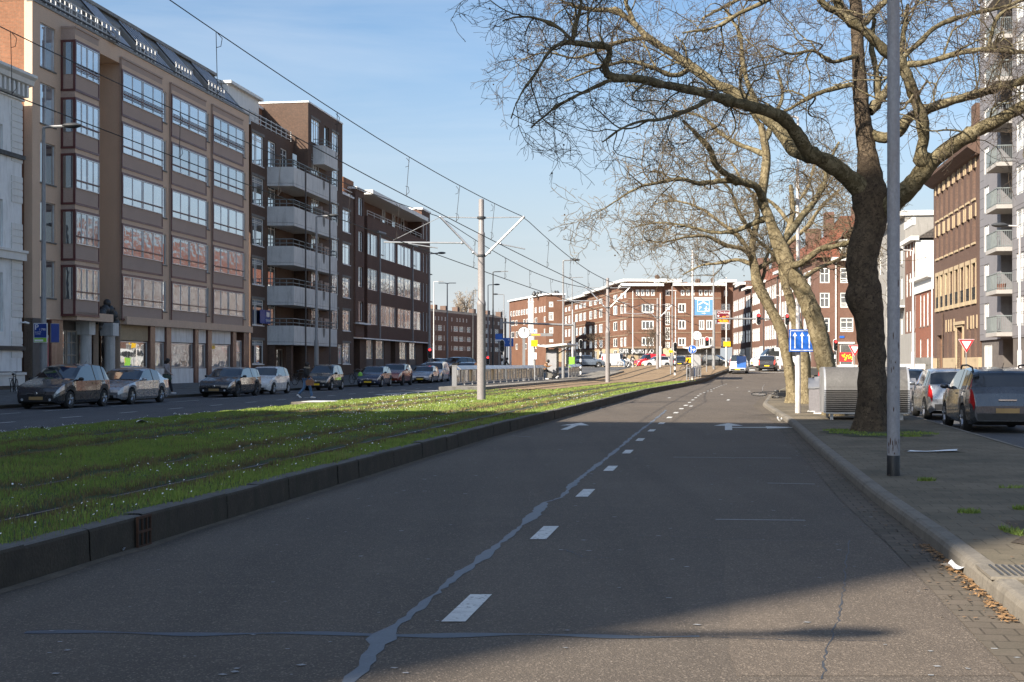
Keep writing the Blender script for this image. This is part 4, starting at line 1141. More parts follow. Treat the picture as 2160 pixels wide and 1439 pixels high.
for k, o in enumerate(opsC): window(B2, *o, y=.06, cols=(.42,), rows=(.84,), fw=.06, pane='pane_wavy' if k > 1 else 'pane_curtain', sill='offwhite')
mb = MB()
for o in opsA[:6] + opsC: mb.box(o[0] - .12, o[1] + .22, -.02, .05, o[3], o[3] + .2)
for o in opsB[:12]: mb.box(o[0] - .1, o[1] + .15, yB - .02, yB + .05, o[3], o[3] + .2)
mb.build('lintel', M['concrete_dark'], B2)
# balconies: a slanting wing then a long front
p1 = (F2.u(563.5), 0.0)
dY = F2.depth(563.5)
def loc2(x, Y):       # world point seen at x and depth Y -> local u, y
    X = (x - CX) / FPX * Y; dx, dy = X - F2.p[0], Y - F2.p[1]
    return (dx * F2.d[0] + dy * F2.d[1], dx * F2.i[0] + dy * F2.i[1])
p2 = loc2(620, dY)
p3 = (F2.u(711, p2[1]), p2[1]); p4 = (p3[0], yB)
BT = [F2.z(620, yy, p2[1]) for yy in (352, 435.6, 519, 603, 687)]
def ring(mb, pts, t, z0, z1):
    """upright slab along a polyline, thickness t towards +y"""
    for (a, b) in zip(pts[:-1], pts[1:]):
        d = Vector((b[0] - a[0], b[1] - a[1])); n = Vector((-d.y, d.x)).normalized() * t
        mb.prism([a, b, (b[0] + n.x, b[1] + n.y), (a[0] + n.x, a[1] + n.y)], z0, z1)
for k, zt_ in enumerate(BT):
    m = MB()
    m.prism([p1, p2, p3, p4, (b0, yB), (b0, 0)], zt_ - 1.42, zt_ - 1.22)
    bal = m.build('balcony', M['sucrete'], B2)
    m = MB(); ring(m, [p1, p2, p3, (p4[0] + .001, p4[1])], .12, zt_ - 1.2, zt_); m.build('parapet', M['sucrete'], bal)
    m = MB(); d_ = F2.u(683, p2[1])
    for i in range(10):
        an0, an1 = math.pi * i / 10, math.pi * (i + 1) / 10
        for r0, r1 in ((.0, .34),):
            m.quad((d_ - .34 * math.cos(an0), p2[1] - .012, zt_ - .02), (d_ - .34 * math.cos(an0), p2[1] - .012, zt_ - .02 - .75 * math.sin(an0)), (d_ - .34 * math.cos(an1), p2[1] - .012, zt_ - .02 - .75 * math.sin(an1)), (d_ - .34 * math.cos(an1), p2[1] - .012, zt_ - .02))
    m.build('cutout', M['concrete_dark'], bal)
    m = MB()
    for zz in (.22, .52):
        m.tube([(p1[0], p1[1], zt_ + zz), (p2[0], p2[1] + .06, zt_ + zz), (p3[0] - .06, p3[1] + .06, zt_ + zz), (p4[0] - .06, p4[1], zt_ + zz)], .035, 6)
    for f_ in np.linspace(0, 1, 5):
        m.box(p1[0] + (p2[0] - p1[0]) * f_ - .025, p1[0] + (p2[0] - p1[0]) * f_ + .025, p1[1] + (p2[1] - p1[1]) * f_ + .03, p1[1] + (p2[1] - p1[1]) * f_ + .08, zt_, zt_ + .52)
    for f_ in np.linspace(0, 1, 9):
        uu = p2[0] + (p3[0] - .05 - p2[0]) * f_; m.box(uu - .025, uu + .025, p2[1] + .03, p2[1] + .08, zt_, zt_ + .52)
    m.build('railing', M['rail_grey'], bal)
    if k: 
        m = MB(); m.box(F2.u(630), F2.u(631.5), -1.9, yB, zt_ - 1.2, zt_ + .85); m.box(F2.u(683, yB), F2.u(695, yB), yB - .05, yB - .01, zt_ - 1.2, zt_ + .9); m.build('screen', M['spandrel'], bal)
m = MB(); zz = BT[0] + 1.0; m.box(p1[0] + 1.3, p2[0], p2[1] + .1, p2[1] + .14, BT[0] + .02, zz); m.build('glass_screen', M['pane_clear'], B2)
mb = MB()
for x in (645, 696): mb.tube([(F2.u(x, p2[1] - .06), p2[1] - .06, .3), (F2.u(x, p2[1] - .06), p2[1] - .06, BT[0] + .3)], .055, 8)
mb.build('downpipe', M['plinth'], B2)
# small top balcony on the tower
zt_ = F2.z(690, 312, yB - .8)
m = MB(); q0, q1 = F2.u(683, yB - .9), F2.u(711, yB - .9)
m.box(q0, q1, yB - .95, yB, zt_ - 1.5, zt_ - 1.3); bal = m.build('balcony', M['sucrete'], B2)
m = MB(); m.box(q0, q1, yB - .95, yB - .83, zt_ - 1.3, zt_); m.box(q0, q0 + .12, yB - .83, yB, zt_ - 1.3, zt_); m.build('parapet', M['sucrete'], bal)
m = MB()
for zz in (.2, .5): m.tube([(q0 + .05, yB, zt_ + zz), (q0 + .05, yB - .88, zt_ + zz), (q1, yB - .88, zt_ + zz)], .03, 6)
for i in range(5): m.box(q0 + (q1 - q0) * i / 4.05, q0 + (q1 - q0) * i / 4.05 + .04, yB - .9, yB - .86, zt_, zt_ + .5)
m.build('railing', M['rail_grey'], bal)
# roof terrace, pent houses, caps
mb = MB(); mb.box(-.6, F2.u(586), 1.5, 7, zA - .2, zA + 2.6); mb.box(-.7, F2.u(588), 1.2, 7.2, zA + 2.6, zA + 2.8); mb.build('penthouse', M['white'], B2)
mb = MB(); mb.box(F2.u(592), b0 - .02, 2.6, 8, zA - .2, zA + 2.7); mb.build('roof_storey', M['brick_orange'], B2)
mb = MB(); mb.box(F2.u(592) - .05, b0, 2.5, 8.1, zA + 2.7, zA + 2.9); mb.box(b0 - .05, b1 + .05, yB - .05, 9, zB, zB + .12); mb.box(b1, c1 + .05, -.06, 9, zC, zC + .15); mb.build('roof_edge', M['offwhite'], B2)
m = MB()
for zz in (.15, .45, .75): m.box(.1, b0 - .3, .12, .16, zA + zz, zA + zz + .06)
for i in range(9): uu = .1 + (b0 - .5) * i / 8; m.box(uu, uu + .06, .11, .17, zA - .1, zA + .85)
m.build('terrace_railing', M['rail_white'], B2)
mb = MB(); e0, e1 = F2.u(724, .6), F2.u(746, .6); mb.box(e0, e1, .6, 4, zC - .2, F2.z(735, 378, .6)); mb.build('chimney', M['brick_orange'], B2)
m = MB()
for zz in (.1, .4): m.box(b1 + .1, c1 - .1, .1, .14, zC + .15 + zz, zC + .21 + zz)
m.build('terrace_railing', M['rail_white'], B2)
# recessed ground floor under the balconies
mb = MB(); mb.box(p1[0] + .2, p1[0] + .5, -.5, -.02, .3, BT[4] - 1.45); mb.box(p2[0] + .5, p2[0] + .9, -1.6, -1.2, .3, BT[4] - 1.45); mb.box(p2[0] + 4.2, p2[0] + 4.6, -1.6, -1.2, .3, BT[4] - 1.45); mb.build('pillar', M['brick_dark'], B2)
# for sale board
sb = thing('sale_board', 'dark blue estate agent board with white lettering hung on the brown brick flats', 'sign', F2.at(F2.u(549), -.15, F2.z(549, 668)), F2.rz)
m = MB(); m.box(-.55, .55, -.04, 0, -.5, .5); m.box(.55, 1.7, -.06, -.02, -.5, .5); m.build('board', M['blue_deep'], sb)
m = MB(); m.prism_y([(.78, .35), (1.45, .35), (1.45, .05), (1.12, -.02), (.78, .05)], -.075, -.061); m.build('emblem', M['sign_white'], sb)
lettering('TE KOOP', .26, M['sign_white'], sb, (1.12, -.066, -.28))

# ================================================================== dark brick office with ribbon windows
F3 = leftface(124.6)
O3 = thing('office_building', 'dark brick office block with ribbon windows and a deep white roof slab', 'building', F3.at(0), F3.rz)
s0 = F3.u(746.5); s1 = F3.u(765); s2 = F3.u(775); e0 = F3.u(889.5); e1 = F3.u(907)
RBZ = [(F3.z(775, b), F3.z(775, a)) for a, b in ((490, 536), (565, 610), (639, 684))]
zL0 = F3.z(775, 455); zTop = F3.z(775, 412); zG = F3.z(775, 713)
grp = [(776, 797), (803.5, 835), (839, 868.5), (872.5, 889)]
mb = MB(); ops = [(F3.u(a), F3.u(b), c, d) for c, d in RBZ for a, b in grp]
ends = [(F3.u(892.5), F3.u(895.5), c - .05, d + .05) for c, d in RBZ + [(zL0 + .1, zL0 + 1.9)]] + [(F3.u(899), F3.u(902.5), c - .05, d + .05) for c, d in RBZ + [(zL0 + .1, zL0 + 1.9)]]
wall_open(mb, s2, e1, zG, zL0, ops + [e for e in ends if e[3] < zL0], 0, .2)
wall_open(mb, e0, e1, zL0, zTop + 1.4, [e for e in ends if e[3] > zL0], 0, .2)
mb.quad((e1, 0, 0), (e1, 12, 0), (e1, 12, zTop + 1.4), (e1, 0, zTop + 1.4))
mb.quad((s2, 1.6, zL0), (e0, 1.6, zL0), (e0, 1.6, zTop), (s2, 1.6, zTop)); mb.quad((s2, 0, zL0), (e0, 0, zL0), (e0, 1.6, zL0), (s2, 1.6, zL0))
mb.quad((e0, 1.6, zL0), (e0, 0, zL0), (e0, 0, zTop + 1.4), (e0, 1.6, zTop + 1.4))
opt = [(F3.u(753), F3.u(763), F3.z(758, b), F3.z(758, a)) for a, b in ((417, 455), (488, 531), (563, 606), (636, 678))]
zTw = F3.z(755, 402)
wall_open(mb, F3.u(746.5), s1, zG, zTw, opt, -.15, .2); mb.quad((s1, -.15, zG), (s1, .9, zG), (s1, .9, zTw), (s1, -.15, zTw)); mb.quad((s0, .9, zG), (s0, -.15, zG), (s0, -.15, zTw), (s0, .9, zTw)); mb.quad((s0, -.15, zTw), (s1, -.15, zTw), (s1, 4, zTw), (s0, 4, zTw))
mb.quad((s1, .9, zG), (s2, .9, zG), (s2, .9, zTw - .5), (s1, .9, zTw - .5)); mb.quad((s2, .9, zG), (s2, 0, zG), (s2, 0, zL0), (s2, .9, zL0))
mb.quad((s0, 0, zG), (e1, 0, zG), (e1, 1.4, zG), (s0, 1.4, zG)); mb.quad((s0, 1.4, 0), (e1, 1.4, 0), (e1, 1.4, zG), (s0, 1.4, zG))
mb.build('wall', M['brick_office'], O3)
for k, o in enumerate(ops):
    i = k % 4
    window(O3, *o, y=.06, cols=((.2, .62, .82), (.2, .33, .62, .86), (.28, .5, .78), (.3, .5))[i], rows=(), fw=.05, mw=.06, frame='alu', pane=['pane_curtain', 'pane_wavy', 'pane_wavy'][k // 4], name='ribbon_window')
    if i % 2: m = MB(); m.box(o[0] + .1, o[0] + 1.4, .0, .05, o[2] + .35, o[2] + .4); m.build('guard_rail', M['dark_metal'], O3)
for o in ends: window(O3, *o, y=.08, cols=1, fw=.06, pane='pane_curtain')
for o in opt: window(O3, *o, y=-.02, cols=2, fw=.07, pane='pane_dark', frame='alu')
for k, x in enumerate((805, 826, 845)): window(O3, F3.u(x, 1.6), F3.u(x + 6, 1.6), zL0 + .2, zL0 + 2, y=1.52, cols=1, fw=.07, pane='pane_dark', name='loggia_door')
mb = MB(); mb.box(s2 - .8, F3.u(890), -.75, 11, zTop, zTop + .42); mb.build('roof', M['white'], O3)
mb = MB(); mb.box(s0, s1 + .2, -.3, 4.2, zTw, zTw + .2); mb.box(e0 - .1, e1 + .1, -.1, 10, zTop + 1.4, zTop + 1.6); mb.build('roof_edge', M['offwhite'], O3)
mb = MB(); mb.tube([(s2, .02, zL0 + .25), (e0, .02, zL0 + .25)], .03, 6); mb.tube([(s2, .02, zL0 + .5), (e0, .02, zL0 + .5)], .03, 6)
for i in range(10): uu = s2 + (e0 - s2) * i / 9.1; mb.box(uu, uu + .05, 0, .05, zL0, zL0 + .5)
mb.build('loggia_railing', M['rail_white'], O3)
mb = MB()
for x in (802, 871): uu = F3.u(x, -.4); mb.tube([(uu, -.4, zG), (uu, -.4, RBZ[0][1] + .2)], .08, 8); mb.tube([(uu - .9, -.4, RBZ[0][1] + .3), (uu + .9, -.7, RBZ[0][1] + .25)], .12, 6)
mb.build('flagpole', M['metal_pole'], O3)
mb = MB(); mb.box(s0, s1 + 1.2, -.5, .4, zG + 1.2, zG + 1.35); mb.box(s0, e1, -.03, .2, zG - .12, zG); mb.build('canopy', M['offwhite'], O3)
for a, b in ((771, 785.5), (791, 809), (841, 857), (862, 876)):
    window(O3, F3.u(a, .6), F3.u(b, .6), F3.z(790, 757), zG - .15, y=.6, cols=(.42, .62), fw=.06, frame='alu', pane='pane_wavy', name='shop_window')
mb = MB()
for a, b in ((757, 771), (785.5, 791), (809, 822), (832, 841), (857, 862), (876, 890)): mb.box(F3.u(a, .6), F3.u(b, .6), .5, 1.35, 0, zG - .02)
mb.build('ground_floor_pier', M['brick_dark'], O3)
mb = MB(); mb.box(F3.u(771, .6), F3.u(809, .6), .55, 1.0, 0, F3.z(790, 757)); mb.box(F3.u(841, .6), F3.u(876, .6), .55, 1.0, 0, F3.z(790, 757)); mb.build('stall_riser', M['plinth'], O3)
for k in range(4):
    m = MB(); z = zTop - 2.5 - 3.2 * k; m.box(e1, e1 + .9, -.1, .1, z, z + .1); m.build('cornice_stub', M['dark_metal'], O3)
# ------------------------------------------------------------------ buildings round the crossing and along the right
def block(parent, u0, u1, z0, z1, ops, mat, y=0.0, depth=10.0, dep=.14, name='wall', back=False):
    mb = MB(); wall_open(mb, u0, u1, z0, z1, ops, y, dep)
    d = y + depth
    mb.quad((u0, d, z0), (u0, y, z0), (u0, y, z1), (u0, d, z1)); mb.quad((u1, y, z0), (u1, d, z0), (u1, d, z1), (u1, y, z1))
    mb.quad((u0, y, z1), (u1, y, z1), (u1, d, z1), (u0, d, z1)); mb.quad((u1, d, z0), (u0, d, z0), (u0, d, z1), (u1, d, z1))
    return mb.build(name, mat, parent)
def slab(parent, u0, u1, y0, y1, z, h=.35, mat='white', name='eaves'):
    return MB().box(u0, u1, y0, y1, z, z + h).build(name, M[mat], parent)
def wins(parent, ops, pane='pane_white', y=.06, cols=2, rows=(.7,), fw=.1, sill=None, mw=None):
    for o in ops: window(parent, *o, y=y, cols=cols, rows=rows, fw=fw, pane=pane, sill=sill, mw=mw)

# ---- big brick corner block in the centre (left wing, corner front, stair tower, right front)
M['course'] = surf('brick_course', (.21, .145, .10), .9, .15, 2)
FC = Face((11.1, 290.0), (8.0, -65.0)); FF = Face((19.1, 224.7), (1, -.02))
CB = thing('apartment_building', 'orange brown brick corner block with shops below and stepped white flat roofs', 'building', FC.at(0), FC.rz)
uw = FC.u(1325)
zt3 = [FC.z(x, y) for x, y in ((1240, 628), (1290, 613), (1325, 605))]
sg = [(0, FC.u(1240)), (FC.u(1240), FC.u(1290)), (FC.u(1290), uw)]
zr = [(FC.z(1300, b), FC.z(1300, a)) for a, b in ((622, 633), (645, 664), (679, 698), (714, 732))]
xg = [[(1192, 1196), (1199, 1203), (1213.5, 1219), (1222, 1228), (1231, 1236)], [(1243, 1249), (1253, 1259), (1264, 1271), (1281, 1286)], [(1294, 1302), (1309, 1313.5), (1316.5, 1321)]]
for (a, b), zt_, xs_ in zip(sg, (14.6, 14.9, 15.2), xg):
    ops = [(FC.u(p), FC.u(q), c, d) for c, d in zr for p, q in xs_]
    block(CB, a, b, 4.3, zt_, ops, M['brick_far'], y=0 if a else .0)
    wins(CB, ops, 'pane_curtain', y=.0, fw=.12, cols=2, rows=())
    slab(CB, a - .4, b + .4, -.9, 8, zt_, .4)
    g0 = [(FC.u(p), FC.u(q), 1.6, 4.0) for p, q in xs_]
    block(CB, a, b, .4, 4.3, g0, M['cream'], y=-.03, name='ground_floor'); wins(CB, g0, 'pane_grey', y=.04, fw=.16, rows=())
mb = MB()
for c, d in zr: mb.box(0, uw, -.06, .02, d + .3, d + .5)
mb.build('string_course', M['course'], CB)
CF = thing('apartment_building', 'brown brick front with stair tower and white eaves facing down the tram line', 'building', FF.at(0), FF.rz)
def P4(face, lst, y=0): return [(face.u(a, y), face.u(b, y), face.z((a + b) / 2, d, y), face.z((a + b) / 2, c, y)) for a, b, c, d in lst]
f1 = P4(FF, [(1341, 1349, 611, 624), (1351.5, 1359.5, 611, 624), (1362, 1370, 611, 624), (1372.5, 1381, 611, 624), (1353, 1379, 641, 660), (1353, 1379, 676, 695), (1353, 1379, 711, 730)])
ux = FF.u(1397); zf = FF.z(1350, 604)
block(CF, 0, ux, 4.4, zf, f1, M['brick_far']); wins(CF, f1[:4], 'pane_dark', fw=.2, cols=1, rows=()); wins(CF, f1[4:], 'pane_dark', fw=.2, cols=3, rows=())
slab(CF, -1.2, ux + .2, -1.0, 8, zf, .45)
uy = FF.u(1416)
f2 = P4(FF, [(1404, 1413, 612, 624), (1403, 1413, 640, 654), (1403, 1413, 657, 686), (1403, 1413, 690, 717), (1403, 1413, 721, 734)], .5)
zt_ = FF.z(1400, 596)
block(CF, ux, uy, 4.4, zt_, f2, M['brick_far'], y=.5); wins(CF, f2[:1], 'pane_dark', y=.56, fw=.2, cols=1); wins(CF, f2[1:], 'pane_grey', y=.56, cols=2, rows=(.33, .66), fw=.14)
slab(CF, FF.u(1380), FF.u(1437), -.6, 8, zt_, .55, 'offwhite')
uz = FF.u(1520)
f3 = P4(FF, [(1435, 1443, 612, 624), (1446, 1454, 612, 624), (1456.5, 1464, 612, 624), (1473, 1481, 612, 624), (1484, 1492, 612, 624), (1494, 1502, 612, 624), (1429, 1446, 640, 660), (1429, 1446, 675, 695), (1429, 1446, 712, 730), (1473, 1485, 675, 696), (1488, 1503, 675, 696), (1473, 1485, 711, 731), (1488, 1503, 711, 731), (1473, 1503, 641, 660)])
block(CF, uy, uz, 4.4, zf, f3, M['brick_far'], y=-.6, depth=10.6); wins(CF, f3[:6], 'pane_dark', y=-.54, fw=.2, cols=1, rows=()); wins(CF, f3[6:], 'pane_dark', y=-.54, fw=.22, cols=2, rows=())
slab(CF, uy + .2, uz + .8, -1.7, 8, zf, .45)
ue_ = FF.u(1549)
f4 = P4(FF, [(1527, 1535, 613, 625), (1521, 1540, 641, 660), (1521, 1540, 675, 696), (1521, 1540, 712, 731)], 1.5)
block(CF, uz, ue_, 4.4, zf + .7, f4, M['brick_far'], y=1.5); wins(CF, f4, 'pane_dark', y=1.56, fw=.2, cols=2, rows=(.6,))
slab(CF, uz, ue_ + .5, .6, 9, zf + .7, .4, 'offwhite')
mb = MB(); mb.box(0, ux, -.12, .0, 4.15, 4.45); mb.box(uy, uz, -.75, -.6, 4.15, 4.45)
for yy in (631, 668, 703): z = FF.z(1350, yy); mb.box(0, ux, -.05, 0, z, z + .18); mb.box(uy, uz, -.66, -.6, z, z + .18)
mb.build('string_course', M['course'], CF)
block(CF, 0, uz, .5, 4.3, [(FF.u(p), FF.u(q), .7, 3.1) for p, q in ((1330, 1345), (1350, 1368), (1372, 1394), (1420, 1445), (1450, 1480), (1485, 1515))], M['plinth'], y=.35, name='shop_front')
for p, q in ((1330, 1345), (1350, 1368), (1372, 1394), (1420, 1445), (1450, 1480), (1485, 1515)): window(CF, FF.u(p), FF.u(q), .7, 3.1, y=.42, cols=2, rows=(.8,), fw=.12, frame='alu', pane='pane_grey', name='shop_window')
m = MB(); m.box(FF.u(1306), FF.u(1327), -.05, .3, 3.2, 4.2); m.box(FF.u(1327) + .2, ux, .1, .3, 3.2, 4.2); fb = m.build('fascia', M['black'], CF)
lettering('SUPER', 1.0, M['sign_white'], fb, (FF.u(1316), -.07, 3.68), sx=.55)
lettering("SALIM'S", 1.05, M['sign_white'], fb, (FF.u(1345), .08, 3.68), sx=.62)
lettering('JIBO', 1.05, M['sign_white'], fb, (FF.u(1370), .08, 3.68), sx=.72)
m = MB(); m.quad((uy - 1.4, .2, 4.2), (uy + .6, .2, 4.2), (uy + .6, -1.4, 3.0), (uy - 1.4, -1.4, 3.0)); m.quad((uy - 1.4, -1.4, 3.0), (uy + .6, -1.4, 3.0), (uy + .6, -1.4, 2.0), (uy - 1.4, -1.4, 2.0)); m.build('awning', M['cream'], CF)
mb = MB()
for x, y in ((1331, 596), (1334, 596), (1337, 596), (1385, 586), (1388, 587), (1470, 594), (1474, 594), (1503, 592)): u_ = FF.u(x, 4); z = FF.z(x, y, 4); mb.lathe([(.28, zf), (.25, z), (.32, z), (.32, z + .25), (.1, z + .5)], (u_, 4, 0), (0, 0, 1), 8)
mb.build('chimney_pot', M['brick_dark'], CF)

# ---- brick block left of the stop, lit on its long side
FG = Face((-.55, 277.0), (6.6, -27.0))
GB = thing('apartment_building', 'smooth orange brick block with rows of small white windows left of the crossing', 'building', FG.at(0), FG.rz)
u1_ = FG.u(1152); zg_ = 14.2
ops = []
for a, b, ws in ((646, 658, [(1077, 1080), (1082, 1086), (1088, 1092), (1093.5, 1097), (1099, 1102.5), (1104.5, 1108), (1110, 1114), (1128, 1132), (1137, 1140), (1142.5, 1145), (1147.5, 1150.5)]), (668, 680, [(1077, 1085), (1087, 1091.5), (1104, 1108), (1110.5, 1115), (1128, 1133), (1147.5, 1151)]), (694, 708, [(1078, 1085), (1088, 1092), (1128, 1131), (1147.5, 1150)]), (722, 735, [(1088, 1092), (1107, 1111), (1129, 1132)])):
    for p, q in ws: ops.append((FG.u(p), FG.u(q), FG.z(1148, b), FG.z(1148, a)))
block(GB, 0, u1_, .4, zg_, ops, M['brick_far'], depth=2.6); wins(GB, ops, 'pane_curtain', y=.0, fw=.1, cols=1, rows=())
slab(GB, -.2, u1_ + .2, -.3, 2.6, zg_, .3, 'offwhite')
FG2 = Face(tuple(FG.at(u1_ + .15))[:2], (1.0, .06))
G2 = thing('corner_building', 'brown brick corner house with three stacked white square windows beside the stop', 'building', FG2.at(0), FG2.rz)
v1 = FG2.u(1191)
o2 = P4(FG2, [(1157.5, 1167, 636, 648), (1157, 1167.5, 658, 676), (1158, 1167, 690, 704), (1158, 1167, 715, 722)])
block(G2, 0, v1, .4, zg_, o2, M['brick_far']); wins(G2, o2, 'pane_dark', fw=.2, rows=(.7,))
slab(G2, -.2, v1 + .2, -.3, 10, zg_, .3, 'offwhite')
mb = MB(); mb.box(0, v1, -.05, 0, 2.0, 4.0); mb.build('shop_front', M['cream'], G2)
mb = MB()
for x, y in ((1127, 622), (1134, 623), (1140, 622), (1171, 621), (1176, 621)): u_ = FG2.u(x, 5); z = FG2.z(x, y, 5); mb.lathe([(.2, zg_), (.2, z - .2), (.5, z), (.5, z + .1), (.1, z + .7)], (u_, 5, 0), (0, 0, 1), 8)
mb.build('chimney_pot', M['dark_metal'], G2)
# concrete advert pillar behind the shelter
FT = Face(((1114 - 1080) / 2880 * 190, 190.0), (1, 0))
tp = thing('pillar', 'tall slim pale concrete pillar with a flared cap behind the tram shelter', 'pillar', FT.at(0, 0, g(190)), 0)
m = MB(); m.box(0, .75, 0, .75, 0, 9.0); m.prism([(-.05, -.05), (.8, -.05), (.8, .8), (-.05, .8)], 9.0, 9.2); m.build('shaft', M['sucrete'], tp)
m = MB(); m.box(.05, .3, .1, .6, 9.2, 9.75); m.box(.45, .7, .1, .6, 9.2, 9.6); m.build('cap', M['offwhite'], tp)

# ---- dark terrace far off in shade, left of the tram pole
FD = Face((-15.6, 258.0), (12.8, 38.0))
DB = thing('terrace_building', 'long dark brick terrace in shade far behind the crossing', 'building', FD.at(0), FD.rz)
zd = 11.6; ud = FD.u(1068)
ops = []
rz_ = [(FD.z(930, b), FD.z(930, a)) for a, b in ((668, 676), (686, 698), (708, 719), (729, 739))]
for k, (c, d) in enumerate(rz_):
    for p, q in ((917, 920), (924, 927), (931, 934), (938, 941), (952, 955), (963, 966), (969, 972), (976, 979), (983, 986), (1024, 1027), (1031, 1034), (1040, 1043), (1050, 1054)) if k == 0 else ((919, 921), (924, 933), (936, 938.5), (952, 954), (957, 967), (969, 978), (980, 982), (985, 993), (1022, 1030), (1035, 1038), (1044, 1052)):
        ops.append((FD.u(p), FD.u(q), c, d))
block(DB, -6, ud, 0.0, zd, ops, M['brick_shade'], depth=11); wins(DB, ops, 'pane_grey', fw=.14, cols=2, rows=(.6,))
mb = MB(); mb.quad((-6, 0, zd), (ud, 0, zd), (ud, 3, zd + .8), (-6, 3, zd + .8)); mb.box(-6, ud, 3, 10, zd, zd + .8); mb.build('roof', M['slate'], DB)
mb = MB()
for x in (918, 940, 965, 1000, 1030, 1056): u_ = FD.u(x, 3); mb.box(u_, u_ + 1.2, 3, 4.2, zd + .2, zd + 1.7)
mb.build('chimney', M['brick_shade'], DB)

# ---- long terrace on the right of the crossing with orange tiled roofs
FR = Face((41.6, 258.0), (-4.6, -93.0))
RW = thing('terrace_building', 'long red brick terrace with tall white windows and orange tiled roofs', 'building', FR.at(0), FR.rz)
ur = FR.u(1727)
zrow = [(11.3, 13.3), (8.3, 10.4), (5.3, 7.4), (1.9, 4.3)]
groups = [(1547, 1558), (1559, 1571), (1573, 1583), (1587, 1603), (1613, 1638), (1643, 1660), (1664, 1690), (1694, 1712)]
ops = []
for c, d in zrow:
    for a, b in groups:
        ua, ub = FR.u(a), FR.u(b); n = max(2, int((ub - ua) / 2.2))
        for i in range(n):
            w = (ub - ua) / n; ops.append((ua + w * i + w * .15, ua + w * (i + 1) - w * .15, c, d))
ze = 14.3
block(RW, 0, ur, .6, ze, ops, M['brick_row'], depth=10); wins(RW, ops, 'pane_curtain', y=.0, fw=.12, cols=2, rows=(.66,))
mb = MB()
for (a, b), dz in zip([(1545, 1558), (1558, 1572), (1572, 1585), (1598, 1615), (1640, 1665), (1690, 1715)], (1.8, 1.2, 0, 0, .3, .2)):
    mb.box(FR.u(a), FR.u(b), -.7, 1.2, ze + dz - .05, ze + dz + .35)
mb.build('eaves', M['white'], RW)
mb = MB()
mb.box(0, FR.u(1572), .1, 9, ze, ze + 1.8); mb.build('raised_wall', M['brick_row'], RW)
mb = MB(); ua = FR.u(1578)
mb.quad((ua, -.1, ze), (ur, -.1, ze), (ur, 5.5, ze + 5.2), (ua, 5.5, ze + 5.2)); mb.quad((ua, 5.5, ze + 5.2), (ur, 5.5, ze + 5.2), (ur, 10.5, ze), (ua, 10.5, ze)); mb.poly([(ua, -.1, ze), (ua, 5.5, ze + 5.2), (ua, 10.5, ze)])
rf = mb.build('roof', M['tile_roof'], RW)
mb = MB()
for x in (1590, 1620, 1650, 1690): u_ = FR.u(x, 3); mb.box(u_, u_ + 1.4, 3.6, 5.6, ze + 2.8, ze + 6.6)
mb.build('chimney', M['brick_row'], RW)
mb = MB()
for x in (1586, 1611, 1641, 1662, 1692): u_ = FR.u(x); mb.tube([(u_, -.08, .6), (u_, -.08, ze)], .06, 6)
mb.build('downpipe', M['dark_metal'], RW)
m = MB(); m.box(FR.u(1603), FR.u(1610), -.1, .2, .6, 4.4); m.box(FR.u(1574), FR.u(1584), -.1, .2, .6, 4.4); m.build('door_surround', M['white'], RW)
# ---- corner house facing the camera, red roof
FK = Face(tuple(FR.at(ur + .2))[:2], (1.0, -.06))
KB = thing('corner_building', 'red brick corner building with white bay windows and a broad orange tiled roof', 'building', FK.at(0), FK.rz)
uk = FK.u(1935)
kz = [(FK.z(1785, b), FK.z(1785, a)) for a, b in ((565, 597), (617, 649), (670, 700))]
ops = [(FK.u(a), FK.u(b), c, d) for c, d in kz for a, b in ((1729, 1750), (1772, 1800), (1818, 1846), (1866, 1880), (1890, 1905))]
block(KB, 0, uk, 4.3, 14.0, ops, M['brick_row'], depth=12)
for o in ops: window(KB, *o, y=.05, cols=2, rows=(.62,) if o[0] < 2 else (.68, .3, .17), fw=.13, pane='pane_dark')
mb = MB(); mb.box(FK.u(1726), FK.u(1754), -.1, -.01, kz[2][0] - .3, kz[0][1] + .7); 
shop = [(FK.u(1771), FK.u(1800), 1.4, 4.0), (FK.u(1810), FK.u(1850), 1.4, 4.0), (FK.u(1730), FK.u(1745), 1.4, 4.0), (FK.u(1870), FK.u(1900), 1.4, 4.0)]
block(KB, 0, uk, .6, 4.3, shop, M['brick_row'], y=.02, depth=11, name='shop_front')
for o in shop: window(KB, *o, y=.1, cols=1, rows=(), fw=.14, pane='pane_grey', name='shop_window')
m = MB(); m.box(FK.u(1771), FK.u(1798), .04, .09, 1.9, 3.0); b_ = m.build('banner', M['sign_red'], KB)
m = MB(); rr = random.Random(3)
for i in range(16): m.ball((FK.u(1773) + rr.uniform(.2, 1.5), .04, 2.0 + rr.uniform(.1, .75)), rr.uniform(.07, .14), 6, 4, (1, .3, 1))
m.build('picture', M['sign_yellow'], b_)
m = MB(); m.box(FK.u(1768), FK.u(1803), -.1, .1, 4.05, 4.25); m.build('fascia', M['white'], KB)
m = MB(); m.box(FK.u(1766), FK.u(1806), -1.2, .02, .4, 1.25); m.box(FK.u(1766), FK.u(1806), -.8, .02, 1.25, 1.5); m.build('steps', M['white'], KB)
m = MB(); m.box(FK.u(1771), FK.u(1781), -.06, -.01, kz[2][0] - .75, kz[2][0] - .5); m.build('street_name_sign', M['blue_sign'], KB)
slab(KB, FK.u(1752), uk + .3, -.8, 1, 14.0, .4); 
mb = MB(); mb.tube([(FK.u(1763), -.1, 1.0), (FK.u(1763), -.1, 14)], .08, 6); mb.build('downpipe', M['offwhite'], KB)
